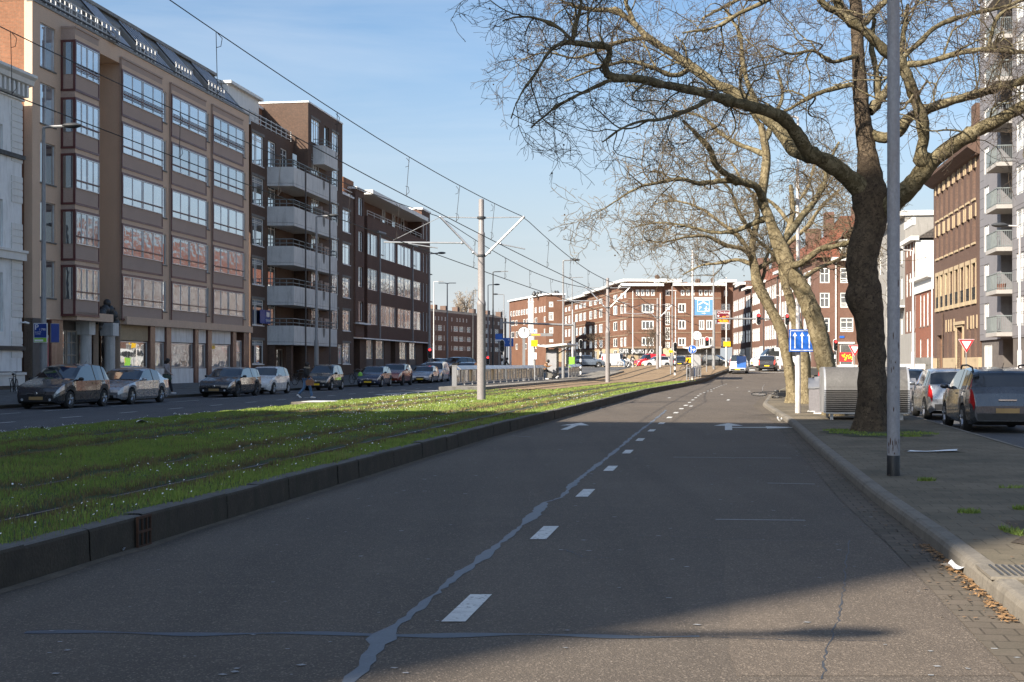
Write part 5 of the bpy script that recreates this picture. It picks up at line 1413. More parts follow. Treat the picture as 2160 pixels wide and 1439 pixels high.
mb = MB(); mb.quad((-.3, -.6, 14.4), (uk, -.6, 14.4), (uk, 5.5, 20.0), (3.5, 5.5, 20.0)); mb.poly([(-.3, -.6, 14.4), (3.5, 5.5, 20.0), (-.3, 12, 14.4)]); mb.quad((3.5, 5.5, 20), (uk, 5.5, 20), (uk, 12, 14.4), (-.3, 12, 14.4))
mb.build('roof', M['tile_roof'], KB)
m = MB(); q = FK.u(1771); m.box(q, q + 1.5, .1, 3.0, 14.6, 16.4); m.box(q - .2, q + 1.7, -.1, 3.1, 16.4, 16.6); dm = m.build('dormer', M['white'], KB)
window(dm, q + .2, q + 1.3, 15.0, 16.3, y=.04, cols=2, rows=(), fw=.1, pane='pane_dark')
m = MB(); m.box(5, 6.6, 4.5, 6.5, 18.5, 21.2); m.box(1.5, 2.6, 4.5, 6, 17.5, 20.4); m.build('chimney', M['brick_row'], KB)

# ---- right-hand row: white gabled houses, low red house, tall brick school-like block, grey flats
def rX(Y): return 20.4 + 0.139 * Y
def rightface(Y): return Face((rX(Y), Y), (-0.139, -1.0))
def uY(F, x): return F.u(x)
M['stone_grey'] = surf('stone_grey', (.30, .285, .265), .85, .12, 1.2, 18, dirt=(.19, .18, .165))
FE = rightface(166)
RE1 = thing('townhouse', 'pale stone town house with balconies seen past the grey pole', 'building', FE.at(0), FE.rz)
eu = FE.u(1909)
ops = [(eu * f, eu * f + 1.3, z, z + 2.2) for f in (.12, .32, .52, .72, .9) for z in (4.6, 8.2, 11.8) if eu * f + 1.3 < eu]
block(RE1, 0, eu, .8, 16.5, ops, M['stone_grey'], depth=10); wins(RE1, ops, 'pane_white', cols=2, rows=(.7,))
slab(RE1, -.2, eu + .2, -.6, 9, 16.5, .5, 'white', 'cornice')
m = MB(); m.box(eu - 5, eu - .2, -1.0, 0, 7.3, 7.5); bl = m.build('balcony', M['sucrete'], RE1)
m = MB()
for i in range(24): q = eu - 5 + i * .2; m.box(q, q + .05, -1.0, -.95, 7.5, 8.4)
m.box(eu - 5, eu - .2, -1.02, -.94, 8.4, 8.5); m.build('railing', M['dark_metal'], bl)
FE2 = Face(tuple(FE.at(eu + .05))[:2], FE.d)
RE2 = thing('townhouse', 'dark red brick gabled house with white trim and a whitewashed side wall', 'building', FE2.at(0), FE2.rz)
e2 = FE2.u(1931); zz2 = FE2.z(1931, 507)
ops = [(e2 * f - .5, e2 * f + .5, FE2.z(1920, b), FE2.z(1920, a)) for f in (.18, .5, .82) for a, b in ((514, 540), (575, 625), (655, 700))]
block(RE2, 0, e2, 4.6, zz2, ops, M['brick_row'], depth=11); wins(RE2, ops, 'pane_white', cols=2, rows=(.7,), fw=.14)
block(RE2, 0, e2, .8, 4.6, [], M['stone_grey'], y=-.05, depth=11, name='ground_floor')
MB().box(e2 + .005, e2 + .05, .0, 11, 5, zz2 + .02).build('side_wall', M['white'], RE2)
mb = MB(); mb.box(-.1, e2 + .3, -.5, .3, zz2, zz2 + .4); mb.box(e2 * .2, e2 + .1, -.3, 0, zz2 + 1.5, zz2 + 2.2); mb.build('cornice', M['white'], RE2)
mb = MB(); mb.quad((0, .2, zz2 + .3), (e2 + .3, .2, zz2 + .3), (e2 + .3, 5, zz2 + 3.2), (0, 5, zz2 + 3.2)); mb.poly([(e2 + .3, .2, zz2 + .2), (e2 + .3, 11.4, zz2 + .2), (e2 + .3, 11.4, zz2 + 1.2), (e2 + .3, 5, zz2 + 3.2)]); mb.quad((0, 5, zz2 + 3.2), (e2 + .3, 5, zz2 + 3.2), (e2 + .3, 12, zz2 + 1), (0, 12, zz2 + 1)); mb.build('roof', M['slate'], RE2)
FE3 = Face(tuple(FE2.at(e2 + .1))[:2], FE.d)
RE3 = thing('townhouse', 'low bright red brick house with a deep white cornice beside the tall brick block', 'building', FE3.at(0), FE3.rz)
e3 = FE3.u(1969); z3 = FE3.z(1969, 583)
ops = [(FE3.u(a), FE3.u(b), FE3.z((a + b) / 2, d), FE3.z((a + b) / 2, c)) for a, b, c, d in ((1940, 1943, 622, 690), (1947, 1950.5, 622, 689), (1954.5, 1958.5, 617, 687), (1963, 1967, 614, 685), (1940, 1943, 715, 770), (1954.5, 1958.5, 714, 770), (1963, 1967, 712, 769))]
block(RE3, 0, e3, 2.2, z3, ops, M['brick_red'], depth=10); wins(RE3, ops, 'pane_white', cols=1, rows=(.4, .8), fw=.12, sill='concrete_dark')
block(RE3, 0, e3, .3, 2.2, [], M['concrete_dark'], y=-.05, depth=10, name='plinth')
mb = MB(); mb.prism_x([(0.02, z3 - 1.1), (-.12, z3 - 1.1), (-.15, z3 - .1), (-.55, z3), (-.6, z3 + .35), (0.02, z3 + .4)], -.1, e3 + .1); mb.build('cornice', M['white'], RE3)
mb = MB(); mb.box(e3 * .62, e3 - .3, .3, 3, z3 + .3, z3 + 2.6); mb.build('dormer', M['offwhite'], RE3)
mb = MB(); mb.quad((0, 0, z3 + .3), (e3, 0, z3 + .3), (e3, 5, z3 + 3), (0, 5, z3 + 3)); mb.build('roof', M['slate'], RE3)
mb = MB(); mb.tube([(e3 - .1, -.1, .3), (e3 - .1, -.1, z3)], .07, 6); mb.build('downpipe', M['offwhite'], RE3)

FB = Face(tuple(FE3.at(e3 + .1))[:2], FE.d)
TB = thing('school_building', 'tall dark brown brick building with a row of cream stone framed windows', 'building', FB.at(0), FB.rz)
eb = FB.u(2066.5); zc_ = 17.0
xs8 = [1975, 1984, 1994, 2004, 2015, 2026.5, 2038.5, 2051]
wd = [5.5, 5.8, 6.0, 6.2, 6.5, 6.8, 7.2, 7.6]
def rowz(x, a, b): return FB.z(x, b), FB.z(x, a)
top1 = rowz(2054, 354, 420); top2 = rowz(2054, 456, 512); mid = rowz(2054, 547, 640); low = rowz(2058, 690, 758)
ops = []
for x, w in zip(xs8, wd):
    for c, d in (top1, top2): ops.append((FB.u(x), FB.u(x + w * .9), c, d))
midops = [(FB.u(x + .6), FB.u(x + w * 1.02), mid[0] + .25, mid[1] - .3) for x, w in zip(xs8, wd)]
lowops = [(FB.u(a), FB.u(b), low[0], low[1]) for a, b in ((1997.5, 2001), (2008, 2012.5), (2043, 2048), (2055.5, 2060.5))]
door = [(FB.u(1976.5), FB.u(1990), .6, FB.z(1983, 707)), (FB.u(2019), FB.u(2032), .6, FB.z(2026, 690))]
block(TB, 0, eb, 2.1, zc_, ops + midops + lowops + door, M['brick_tall'], depth=14, dep=.32)
wins(TB, ops, 'pane_white', y=.24, cols=1, rows=(.33, .66), fw=.1); wins(TB, midops, 'pane_white', y=.24, cols=1, rows=(.7,), fw=.1); wins(TB, lowops, 'pane_white', y=.24, cols=1, rows=(.7,), fw=.1)
for o in door: window(TB, o[0] + .1, o[1] - .1, .6, o[3], y=.3, cols=2, rows=(.75,), fw=.12, frame='door_wood', pane='pane_grey', name='door')
mb = MB()
for o in midops:
    a, b, c, d = o; mb.box(a - .3, a, -.06, .1, c - .25, d + .3); mb.box(b, b + .12, -.06, .1, c - .25, d + .3); mb.box(a - .3, b + .12, -.08, .1, d, d + .32); mb.box(a - .3, b + .2, -.12, .1, c - .3, c)
for o in ops + lowops:
    a, b, c, d = o; mb.box(a - .3, a - .15, -.08, .02, d - .1, d + .9); mb.box(b + .15, b + .3, -.08, .02, d - .1, d + .9); mb.box(a - .1, b + .1, -.1, .02, c - .16, c)
a, b = door[1][0] - .5, door[1][1] + .3; mb.box(a, door[1][0], -.1, .1, 2.1, 4.7); mb.box(door[1][1], b, -.1, .1, 2.1, 4.7); mb.box(a, b, -.1, .1, door[1][3], 4.7); mb.box(a - .2, b + .2, -.2, .1, 4.7, 4.95)
mb.build('stone_trim', M['cream'], TB)
mb = MB(); segs = [(0, door[0][0]), (door[0][1], door[1][0]), (door[1][1], eb)]
for a, b in segs: mb.box(a, b, -.1, .2, .2, 2.1)
mb.build('stone_base', M['cream'], TB)
mb = MB(); mb.prism_x([(.02, zc_), (-.25, zc_ + .1), (-.9, zc_ + .55), (-.95, zc_ + .8), (.02, zc_ + .9)], -.4, eb + .1); mb.box(eb - 1.6, eb, -.3, 4, zc_, zc_ + 3.8); mb.box(0, eb - 1.6, 1.5, 8, zc_ + .5, zc_ + 3.2)
mb.build('roof_storey', M['brick_tall'], TB)
mb = MB()
for i in range(6): q = eb * (i + .3) / 6.6; mb.box(q, q + .9, 1.35, 1.5, zc_ + 1.0, zc_ + 3.0)
mb.build('dormer', M['cream'], TB)
m = MB(); gl = [(a, .1, c + .02) for a, b, c, d in midops]
for a, b, c, d in midops:
    for i in range(6): q = a + (b - a) * i / 5; m.box(q - .02, q + .02, -.05, -.01, c, c + .9)
    m.box(a, b, -.06, 0, c + .9, c + .96); m.box(a, b, -.06, 0, c + .4, c + .45)
m.build('window_guard', M['black'], TB)
m = MB(); q = FB.u(1991); m.tube([(q, -.12, .4), (q, -.12, FB.z(1989, 660))], .06, 6); m.build('downpipe', M['brick_dark'], TB)

M['slab_grey'] = surf('slab_grey', (.36, .34, .32), .85, .12, 1.4, 30)
FQ = Face(tuple(FB.at(eb + .05))[:2], FE.d)
QB = thing('apartment_building', 'modern grey panelled apartment block with stacked corner balconies', 'building', FQ.at(0), FQ.rz)
qz = [FQ.z(2110, y) for y in (703, 620, 531, 444)]     # slab levels
st = (qz[3] - qz[0]) / 3
lev = [qz[0] + st * k for k in range(9)]
qa, qb, qc = FQ.u(2111), FQ.u(2137), FQ.u(2330)
zq = lev[-1] + st * .7
ops = [(FQ.u(2075.5), FQ.u(2086), z + .35, z + 2.25) for z in lev]
block(QB, 0, qa, lev[0] - .4, zq, ops, M['panel_grey'], depth=14)
for o in ops: window(QB, *o, y=.06, cols=3, rows=(), fw=.07, pane='pane_white')
# recess behind balconies
block(QB, qa, qb, lev[0] - .4, zq, [], M['panel_grey'], y=2.0, depth=12, name='recess_wall')
o2 = [(FQ.u(2145), FQ.u(2175), z + .35, z + 2.25) for z in lev] + [(FQ.u(2200), FQ.u(2230), z + .35, z + 2.25) for z in lev]
block(QB, qb, qc, lev[0] - .4, zq, o2, M['panel_grey'], y=-.05, depth=14)
for o in o2: window(QB, *o, y=.01, cols=3, rows=(), fw=.07, pane='pane_white')
block(QB, 0, qa, .2, lev[0] - .4, [(FQ.u(2071), FQ.u(2088), .9, 3.0)], M['plinth'], y=.15, depth=12, name='ground_floor'); block(QB, qa, qb, .2, lev[0] - .4, [], M['concrete_dark'], y=3.0, depth=9, name='ground_floor'); block(QB, qb, qc, .2, lev[0] - .4, [], M['plinth'], y=.0, depth=12, name='ground_floor')
window(QB, FQ.u(2071), FQ.u(2088), .9, 3.0, y=.2, cols=6, rows=(), fw=.08, pane='pane_grey')
mb = MB()
for z in lev:
    for dz in (.0, .75, 1.5, 2.25):
        mb.box(0, FQ.u(2075), -.006, 0, z + dz, z + dz + .035); mb.box(qb, qc, -.056, -.05, z + dz - .3, z + dz - .265)
for x in (2137, 2186): q = FQ.u(x, -.05); mb.box(q, q + .03, -.056, -.05, lev[0], zq)
mb.build('panel_joint', M['panel_line'], QB)
for z in lev[:9]:
    m = MB(); m.prism([(qa + .01, -1.0), (qb - .02, -1.05), (qb - .02, 1.98), (qa + .01, 1.98)], z - .28, z - .02); bl = m.build('balcony', M['slab_grey'], QB)
    m = MB(); pts = [(qa + .06, -.05), (qa + .06, -.95), (qb - .08, -1.0), (qb - .08, -.05)]
    for (a, b) in zip(pts[:-1], pts[1:]):
        n = max(6, int(math.hypot(b[0] - a[0], b[1] - a[1]) / .11))
        for i in range(n + 1):
            t = i / n; x_, y_ = a[0] + (b[0] - a[0]) * t, a[1] + (b[1] - a[1]) * t; m.box(x_ - .012, x_ + .012, y_ - .012, y_ + .012, z - .02, z + 1.05)
    m.tube([(p[0], p[1], z + 1.06) for p in pts], .04, 6); m.tube([(p[0], p[1], z + .08) for p in pts], .025, 6)
    m.build('railing', M['rail_grey'], bl)
    m = MB(); m.quad((qa + .1, -.97, z + .1), (qa + 1.5, -.98, z + .1), (qa + 1.5, -.98, z + 1.0), (qa + .1, -.97, z + 1.0)); m.build('glass_screen', M['rail_grey'], bl)
    m = MB(); m.box(qa + .2, qa + 1.2, 1.9, 1.96, z, z + 2.2); m.box(qb - 1.8, qb - .3, 1.9, 1.96, z, z + 2.2); m.build('balcony_door', M['pane_dark'], bl)
MB().box(-.1, qa + .1, -.1, 10, zq, zq + .3).build('roof_edge', M['concrete_dark'], QB)
pt = thing('plant_pot', 'terracotta pots grouped on the second balcony of the grey flats', 'plant pot', FQ.at(qb - 1.2, -.6, lev[1]), FQ.rz)
m = MB()
for i in range(4): m.lathe([(.0, 0), (.13, 0), (.19, .34), (.21, .34), (.21, .4), (.15, .4)], (-.5 + i * .38, .1 * (i % 2), 0), (0, 0, 1), 10)
m.build('pot', M['brick_red'], pt)
pc = thing('building_site_hoarding', 'low white site hut on timber bearers before the red house', 'crate', (rX(126) - 2.4, 124.0, .1), FE.rz)
m = MB(); m.box(-2.2, 2.2, 0, 1.6, .25, 1.5); m.build('crate', M['sign_white'], pc); m = MB(); [m.box(x, x + .3, 0, 1.6, 0, .25) for x in (-2, -.15, 1.7)]; m.build('bearer', M['cream'], pc)
# ------------------------------------------------------------------ bare plane trees: traced limbs, branches and twigs grown on them
def np_tubes(paths, n):
    """paths: list of (pts (k,3), radii (k,)); returns V, F of n-sided tubes"""
    Vs, Fs, off = [], [], 0
    cs = np.cos(np.arange(n) * 2 * np.pi / n); sn = np.sin(np.arange(n) * 2 * np.pi / n)
    for P, Rr in paths:
        P = np.asarray(P, float); k = len(P)
        T = np.gradient(P, axis=0); T /= (np.linalg.norm(T, axis=1, keepdims=True) + 1e-9)
        ref = np.array([0.31, 0.17, 0.94]) if abs(T[0] @ np.array([.31, .17, .94])) < .9 else np.array([1., 0, 0])
        A = np.cross(T, ref); A /= (np.linalg.norm(A, axis=1, keepdims=True) + 1e-9); B_ = np.cross(T, A)
        ring = P[:, None, :] + (A[:, None, :] * cs[None, :, None] + B_[:, None, :] * sn[None, :, None]) * np.asarray(Rr)[:, None, None]
        Vs.append(ring.reshape(-1, 3))
        i = np.arange(k - 1)[:, None] * n; j = np.arange(n)[None, :]
        Fs.append(np.stack([off + i + j, off + i + (j + 1) % n, off + i + n + (j + 1) % n, off + i + n + j], 2).reshape(-1, 4)); off += k * n
    return np.concatenate(Vs), np.concatenate(Fs)

def spline(pts, step):
    """Catmull-Rom through (x, y, z, r) rows"""
    P = np.asarray(pts, float); P = np.vstack([2 * P[0] - P[1], P, 2 * P[-1] - P[-2]]); out = []
    for i in range(1, len(P) - 2):
        m = max(2, int(np.linalg.norm(P[i + 1][:3] - P[i][:3]) / step)); t = np.linspace(0, 1, m, endpoint=False)[:, None]
        a, b, c, d = P[i - 1], P[i], P[i + 1], P[i + 2]
        out.append(.5 * (2 * b + (c - a) * t + (2 * a - 5 * b + 4 * c - d) * t ** 2 + (3 * b - a - 3 * c + d) * t ** 3))
    out.append(P[-2][None, :]); return np.vstack(out)

def grow(rng, p, d, L, r0, seg, wig, grav, up):
    """a crooked shoot"""
    n = max(3, int(L / seg)); pts = [p]; d = d / np.linalg.norm(d)
    kink = rng.normal(0, wig, 3)
    for i in range(n):
        if rng.uniform() < .35: kink = rng.normal(0, wig, 3)
        d = d + kink * .5 + rng.normal(0, wig * .5, 3) + np.array([0, 0, up - grav * (i / n)]) * .12
        d /= np.linalg.norm(d); pts.append(pts[-1] + d * (L / n))
    pts = np.array(pts); rr = r0 * (1 - .78 * np.linspace(0, 1, n + 1))
    return pts, rr

def plane_tree(name, label, base, trunk, limbs, mats, seed, spec, group='plane trees along the pavement', knots=()):
    """trunk and limbs: rows of (px, py, depth, radius); branches and twigs follow"""
    rng = np.random.default_rng(seed)
    root = thing(name, label, 'tree', base, 0, group)
    b = np.array(base)
    conv = lambda rows: [(*at(x, y, Y), r) for x, y, Y, r in rows]
    tr = spline(conv(trunk), .12)
    # bumps and flare of the trunk
    rr = tr[:, 3] * (1 + .05 * np.sin(np.arange(len(tr)) * .37) + .04 * rng.normal(0, 1, len(tr)))
    V, F = np_tubes([(tr[:, :3] - b, rr)], 26)
    ang = np.arctan2(V[:, 1] - np.repeat(tr[:, 1] - b[1], 26), V[:, 0] - np.repeat(tr[:, 0] - b[0], 26))
    cen = np.repeat(tr[:, :3] - b, 26, axis=0); zz = V[:, 2]
    k = 1 + .05 * np.sin(ang * 3 + zz * .8) + .035 * np.sin(ang * 7 - zz * 2.1) + .02 * np.sin(ang * 13 + zz * 5) + np.clip(.5 - zz, 0, 1) ** 2 * (1.1 + .8 * np.sin(ang * 5 + 1))
    for (kz, ka, kr, ks) in knots: k += kr * np.exp(-((zz - kz) / ks) ** 2) * np.clip(np.cos(ang - ka), 0, 1) ** 2
    V = cen + (V - cen) * k[:, None]
    link('trunk', big_mesh('trunk', V, F, M[mats[0]], True), root)
    par = []
    for rows in limbs:
        s = spline(conv(rows), .1)
        wob = np.cumsum(rng.normal(0, .012, (len(s), 3)), axis=0); wob -= np.linspace(0, 1, len(s))[:, None] * wob[-1]
        s[:, :3] += wob * .5
        s[:, 3] *= (1 + .07 * np.sin(np.arange(len(s)) * .8 + rng.uniform(0, 6)) + .05 * rng.normal(0, 1, len(s)))
        for kk in rng.integers(2, max(3, len(s) - 2), max(2, len(s) // 14)): s[kk, 3] *= 1.32; s[max(0, kk - 1), 3] *= 1.14
        V, F = np_tubes([(s[:, :3] - b, s[:, 3])], 12)
        link('limb', big_mesh('limb', V, F, M[mats[1]], True), root)
        par.append((s[:, :3], s[:, 3]))
    # levels of branching
    thick, thin, twigs, tips = [], [], [], []
    def spawn(parents, dens, Lr, rk, seg, wig, grav, up, t0, spread):
        out = []
        for P, rr in parents:
            ln = np.linalg.norm(np.diff(P, axis=0), axis=1).sum(); n = rng.poisson(dens * ln * (1 - t0)) + 1
            for q in range(n):
                t = t0 + (1 - t0) * (rng.uniform() if q else .97); i = min(int(t * (len(P) - 1)), len(P) - 2)
                T = P[i + 1] - P[i]; T /= np.linalg.norm(T) + 1e-9
                s_ = rng.normal(0, 1, 3); s_ -= T * (s_ @ T); s_ /= np.linalg.norm(s_) + 1e-9
                d = T * rng.uniform(.35, 1.0) + s_ * spread
                L = rng.uniform(*Lr) * (1 - .35 * t)
                r0 = min(rr[i] * .62, rk * L)
                out.append(grow(rng, P[i], d, L, max(r0, .0028), seg, wig * rng.uniform(.8, 1.3), grav, up))
        return out
    a = spec
    l2 = spawn([(P, r) for P, r in par], a['d2'], a['L2'], .0105, .13, .34, a['grav'], a['up'], .3, .95)
    l3 = spawn(l2, a['d3'], a['L3'], .010, .1, .34, a['grav'] * 1.3, a['up'], .12, .95)
    l4 = spawn(l3, a['d4'], a['L4'], .009, .07, .38, a['grav'] * 1.2, a['up'] + .15, .1, .9)
    V0, F0 = np_tubes([(P - b, r) for P, r in l2], 6)
    V1, F1_ = np_tubes([(P - b, np.maximum(r, a['rmin'])) for P, r in l3], 4)
    V2, F2_ = np_tubes([(P - b, np.maximum(r, a['rmin'] * .8)) for P, r in l4], 3)
    cm = big_mesh('crown', np.vstack([V0, V1, V2]), np.vstack([F0, F1_ + len(V0), F2_ + len(V0) + len(V1)]), [M[mats[2]], M[mats[3]]])
    mi = np.ones(len(cm.polygons), dtype=np.int32); mi[:len(F0)] = 0; cm.polygons.foreach_set('material_index', mi); cm.polygons.foreach_set('use_smooth', mi == 0)
    link('crown', cm, root)
    m = MB()
    for P, r in l4[::a['balls']]:
        p = P[-1] - b; h = rng.uniform(.06, .14); m.ball((p[0], p[1], p[2] - h), a['rb'], 6, 4)
    sb = m.build('seed_balls', M['seed'], root); sb['kind'] = 'stuff'
    return root

# the big tree by the kerb
Y0 = 30.0
T_ = lambda rows, dY=0.0: [(x, y, Y0 + dY + e, r) for x, y, e, r in rows]
trunkA = T_([(1838, 918, 0, 0.352), (1839, 870, 0, 0.315), (1839, 780, 0, 0.305), (1834, 690, 0, 0.305), (1826, 620, 0, 0.33), (1816, 560, 0, 0.352), (1822, 520, 0, 0.343), (1834, 480, 0, 0.334), (1840, 440, 0, 0.352), (1836, 395, 0, 0.330), (1832, 340, 0, 0.242), (1826, 290, 0, 0.198), (1818, 230, .1, 0.163), (1813, 160, .1, 0.145), (1809, 90, .2, 0.136), (1806, 20, .2, 0.132), (1796, -60, .3, 0.114), (1785, -150, .4, 0.088)])
limbsA = [
    # long low limb reaching left over the road
    T_([(1822, 402, 0, .24), (1790, 375, -.15, .205), (1745, 345, -.4, .17), (1705, 325, -.7, .152), (1680, 285, -1.0, .142), (1650, 252, -1.3, .128), (1605, 232, -1.6, .115), (1560, 220, -1.9, .105), (1500, 205, -2.2, .095), (1440, 192, -2.4, .085), (1390, 182, -2.6, .085), (1340, 170, -2.8, .08), (1290, 168, -3.0, .085), (1273, 146, -3.1, .07), (1284, 115, -3.2, .06), (1276, 99, -3.3, .06), (1240, 97, -3.4, .055), (1205, 90, -3.5, .045), (1172, 97, -3.6, .036), (1147, 122, -3.7, .03), (1127, 158, -3.8, .024), (1098, 200, -3.9, .018), (1078, 250, -4.0, .012)]),
    # pale limb above it
    T_([(1705, 330, -.5, .14), (1672, 320, -.2, .135), (1650, 285, .1, .13), (1600, 232, .5, .125), (1550, 197, .8, .115), (1510, 178, 1.0, .105), (1467, 147, 1.2, .10), (1420, 113, 1.4, .09), (1367, 80, 1.6, .08), (1327, 46, 1.8, .065), (1295, 27, 2.0, .06), (1247, 23, 2.1, .05), (1200, 10, 2.2, .035), (1150, -20, 2.3, .02)]),
    # twisting upper left fork off the low limb
    T_([(1210, 88, -3.5, .04), (1180, 58, -3.4, .034), (1140, 40, -3.3, .028), (1095, 36, -3.3, .02), (1060, 44, -3.2, .012)]),
    T_([(1207, 88, -3.5, .04), (1215, 55, -3.6, .036), (1225, 20, -3.7, .032), (1222, -30, -3.7, .026)]),
    T_([(1366, 78, 1.6, .05), (1300, 92, 1.5, .042), (1250, 112, 1.3, .034), (1205, 122, 1.1, .026), (1150, 112, 1.0, .018), (1090, 130, .9, .012)]),
    T_([(1460, 142, 1.2, .06), (1420, 160, 1.0, .05), (1370, 142, .9, .045), (1320, 132, .8, .036), (1260, 145, .6, .026), (1190, 172, .5, .016)]),
    T_([(1340, 50, 1.7, .05), (1322, 10, 1.8, .045), (1315, -40, 1.9, .04)]),
    # right-hand low limb
    T_([(1846, 452, 0, .26), (1868, 440, -.1, .235), (1895, 415, -.4, .21), (1925, 385, -.7, .195), (1955, 350, -1.0, .18), (2000, 312, -1.3, .155), (2055, 278, -1.6, .14), (2110, 250, -1.9, .125), (2170, 217, -2.2, .11), (2260, 180, -2.6, .08)]),
    T_([(1955, 352, -1.0, .15), (1943, 322, -1.1, .135), (1950, 290, -1.2, .13), (1946, 250, -1.4, .125), (1931, 207, -1.5, .12), (1915, 167, -1.7, .115), (1895, 132, -1.8, .11), (1865, 108, -2.0, .105), (1817, 60, -2.2, .09), (1770, 28, -2.3, .08), (1738, 8, -2.4, .07), (1700, -40, -2.5, .05)]),
    T_([(1838, 284, 0, .13), (1868, 291, -.2, .12), (1895, 278, -.4, .125), (1912, 252, -.5, .12), (1945, 233, -.7, .105), (2015, 208, -1.0, .09), (2083, 190, -1.2, .085), (2165, 168, -1.5, .075), (2260, 150, -1.8, .05)]),
    T_([(1900, 137, -1.8, .07), (1965, 127, -1.9, .062), (2015, 112, -2.0, .055), (2080, 104, -2.2, .05), (2170, 110, -2.4, .04)]),
    T_([(1903, 125, -1.8, .06), (1937, 92, -1.6, .058), (1973, 58, -1.4, .052), (2033, 36, -1.2, .045), (2117, 16, -1.0, .038), (2190, -10, -.8, .03)]),
    T_([(1833, 235, .1, .10), (1868, 195, .3, .09), (1890, 160, .5, .08), (1905, 90, .7, .06), (1915, 10, .9, .045)]),
    T_([(1852, 214, .2, .075), (1848, 150, .5, .065), (1838, 95, .6, .06), (1845, 40, .7, .045)]),
    T_([(1815, 180, .1, .07), (1785, 182, .4, .06), (1740, 193, .8, .05), (1700, 213, 1.1, .042), (1650, 236, 1.4, .03), (1610, 215, 1.7, .018)]),
    T_([(1815, 118, .1, .06), (1790, 122, -.2, .05), (1753, 130, -.5, .042), (1715, 108, -.8, .036), (1672, 113, -1.0, .026), (1620, 95, -1.2, .016)]),
    T_([(1812, 50, .2, .08), (1770, 10, 0, .07), (1740, -40, -.2, .06)]),
    T_([(1815, 60, .2, .07), (1850, 20, .3, .06), (1890, -20, .4, .05)]),
    T_([(1700, -40, -2.5, .06), (1640, -10, -2.4, .05), (1560, 30, -2.3, .04), (1500, 60, -2.2, .03), (1440, 70, -2.2, .018)]),
    T_([(1790, -100, .4, .08), (1720, -60, .8, .07), (1640, -30, 1.2, .055), (1560, 0, 1.6, .04), (1480, 40, 1.9, .025)]),
    T_([(1788, -90, .4, .07), (1840, -60, .6, .06), (1930, -20, .8, .045), (2010, 0, 1.0, .03)]),
    T_([(1500, 206, -2.2, .05), (1460, 230, -2.5, .045), (1400, 250, -2.8, .035), (1330, 262, -3.0, .024), (1270, 300, -3.2, .014)]),
    T_([(1600, 230, .5, .06), (1570, 150, .9, .05), (1560, 80, 1.2, .04), (1530, 20, 1.5, .03)]),
    T_([(1297, 165, -3.0, .04), (1240, 190, -3.2, .034), (1180, 220, -3.4, .026), (1120, 270, -3.6, .016)]),
    T_([(2085, 98, -2.1, .04), (2095, 60, -2.2, .035), (2110, 30, -2.2, .03), (2150, 10, -2.3, .02)]),
]
plane_tree('plane_tree', 'huge bare plane tree with a dark knotted trunk beside the grey pole', (foot(1837, 910, .12).x, 30.0, .12), trunkA, limbsA, ('bark_main', 'bark_limb', 'bark_limb', 'twig'), 5,
           dict(d2=4.2, L2=(1.0, 3.2), d3=5.0, L3=(.4, 1.5), d4=5.6, L4=(.14, .55), grav=1.1, up=.25, rmin=.0047, balls=90, rb=.02), knots=((2.9, 3.2, .4, .25), (5.0, 3.0, .2, .25)))

# three leaning trees further along
def tree_rows(Y, rows): return [(x, y, Y + e, r) for x, y, e, r in rows]
tB = tree_rows(39.3, [(1762, 878, 0, .29), (1758, 840, 0, .25), (1742, 772, 0, .265), (1722, 688, 0, .255), (1704, 640, 0, .25), (1687, 604, 0, .25), (1665, 567, 0, .24), (1650, 530, 0, .22), (1640, 508, 0, .2), (1630, 482, 0, .16), (1622, 458, 0, .15), (1608, 420, .1, .14), (1613, 375, .1, .13), (1617, 330, .2, .12), (1612, 297, .2, .11), (1605, 262, .3, .09)])
lB = [tree_rows(39.3, r) for r in (
    [(1608, 420, 0, .11), (1594, 392, -.3, .11), (1553, 378, -.7, .10), (1513, 352, -1.1, .085), (1497, 315, -1.4, .075), (1472, 287, -1.6, .06), (1440, 255, -1.8, .04)],
    [(1594, 393, -.3, .08), (1545, 382, -.5, .075), (1497, 384, -.8, .07), (1468, 388, -1.1, .065), (1430, 377, -1.4, .055), (1380, 387, -1.8, .042), (1340, 398, -2.1, .032), (1290, 430, -2.4, .02), (1248, 455, -2.6, .01)],
    [(1617, 330, .2, .08), (1600, 318, .5, .08), (1560, 305, .9, .07), (1520, 280, 1.3, .055), (1480, 245, 1.6, .04), (1420, 232, 1.9, .026)],
    [(1648, 515, 0, .12), (1672, 485, .3, .11), (1692, 457, .6, .10), (1715, 430, .9, .09), (1738, 392, 1.2, .075), (1745, 350, 1.4, .055), (1770, 300, 1.6, .035)],
    [(1662, 560, 0, .10), (1685, 556, -.4, .095), (1727, 528, -.8, .08), (1760, 520, -1.2, .07), (1797, 508, -1.6, .055), (1850, 470, -2.0, .03)],
    [(1622, 457, .1, .08), (1590, 470, .3, .075), (1545, 488, .6, .06), (1500, 490, .9, .05), (1450, 478, 1.2, .036), (1390, 470, 1.5, .024), (1330, 480, 1.8, .012)],
    [(1613, 300, .2, .08), (1630, 255, .4, .07), (1650, 200, .6, .05), (1640, 150, .8, .035)],
    [(1606, 270, .3, .07), (1580, 225, .2, .06), (1560, 175, .1, .045), (1570, 120, 0, .03)])]
plane_tree('plane_tree', 'bare plane tree with a thick olive trunk leaning left across the blue lane sign', ((1760 - CX) / FPX * 39.3, 39.3, .12), tB, lB, ('bark_pale', 'bark_limb', 'twig_pale', 'twig_pale'), 9,
           dict(d2=4.8, L2=(1.0, 3.0), d3=4.8, L3=(.4, 1.4), d4=5.6, L4=(.15, .5), grav=.5, up=.3, rmin=.0065, balls=50, rb=.024))
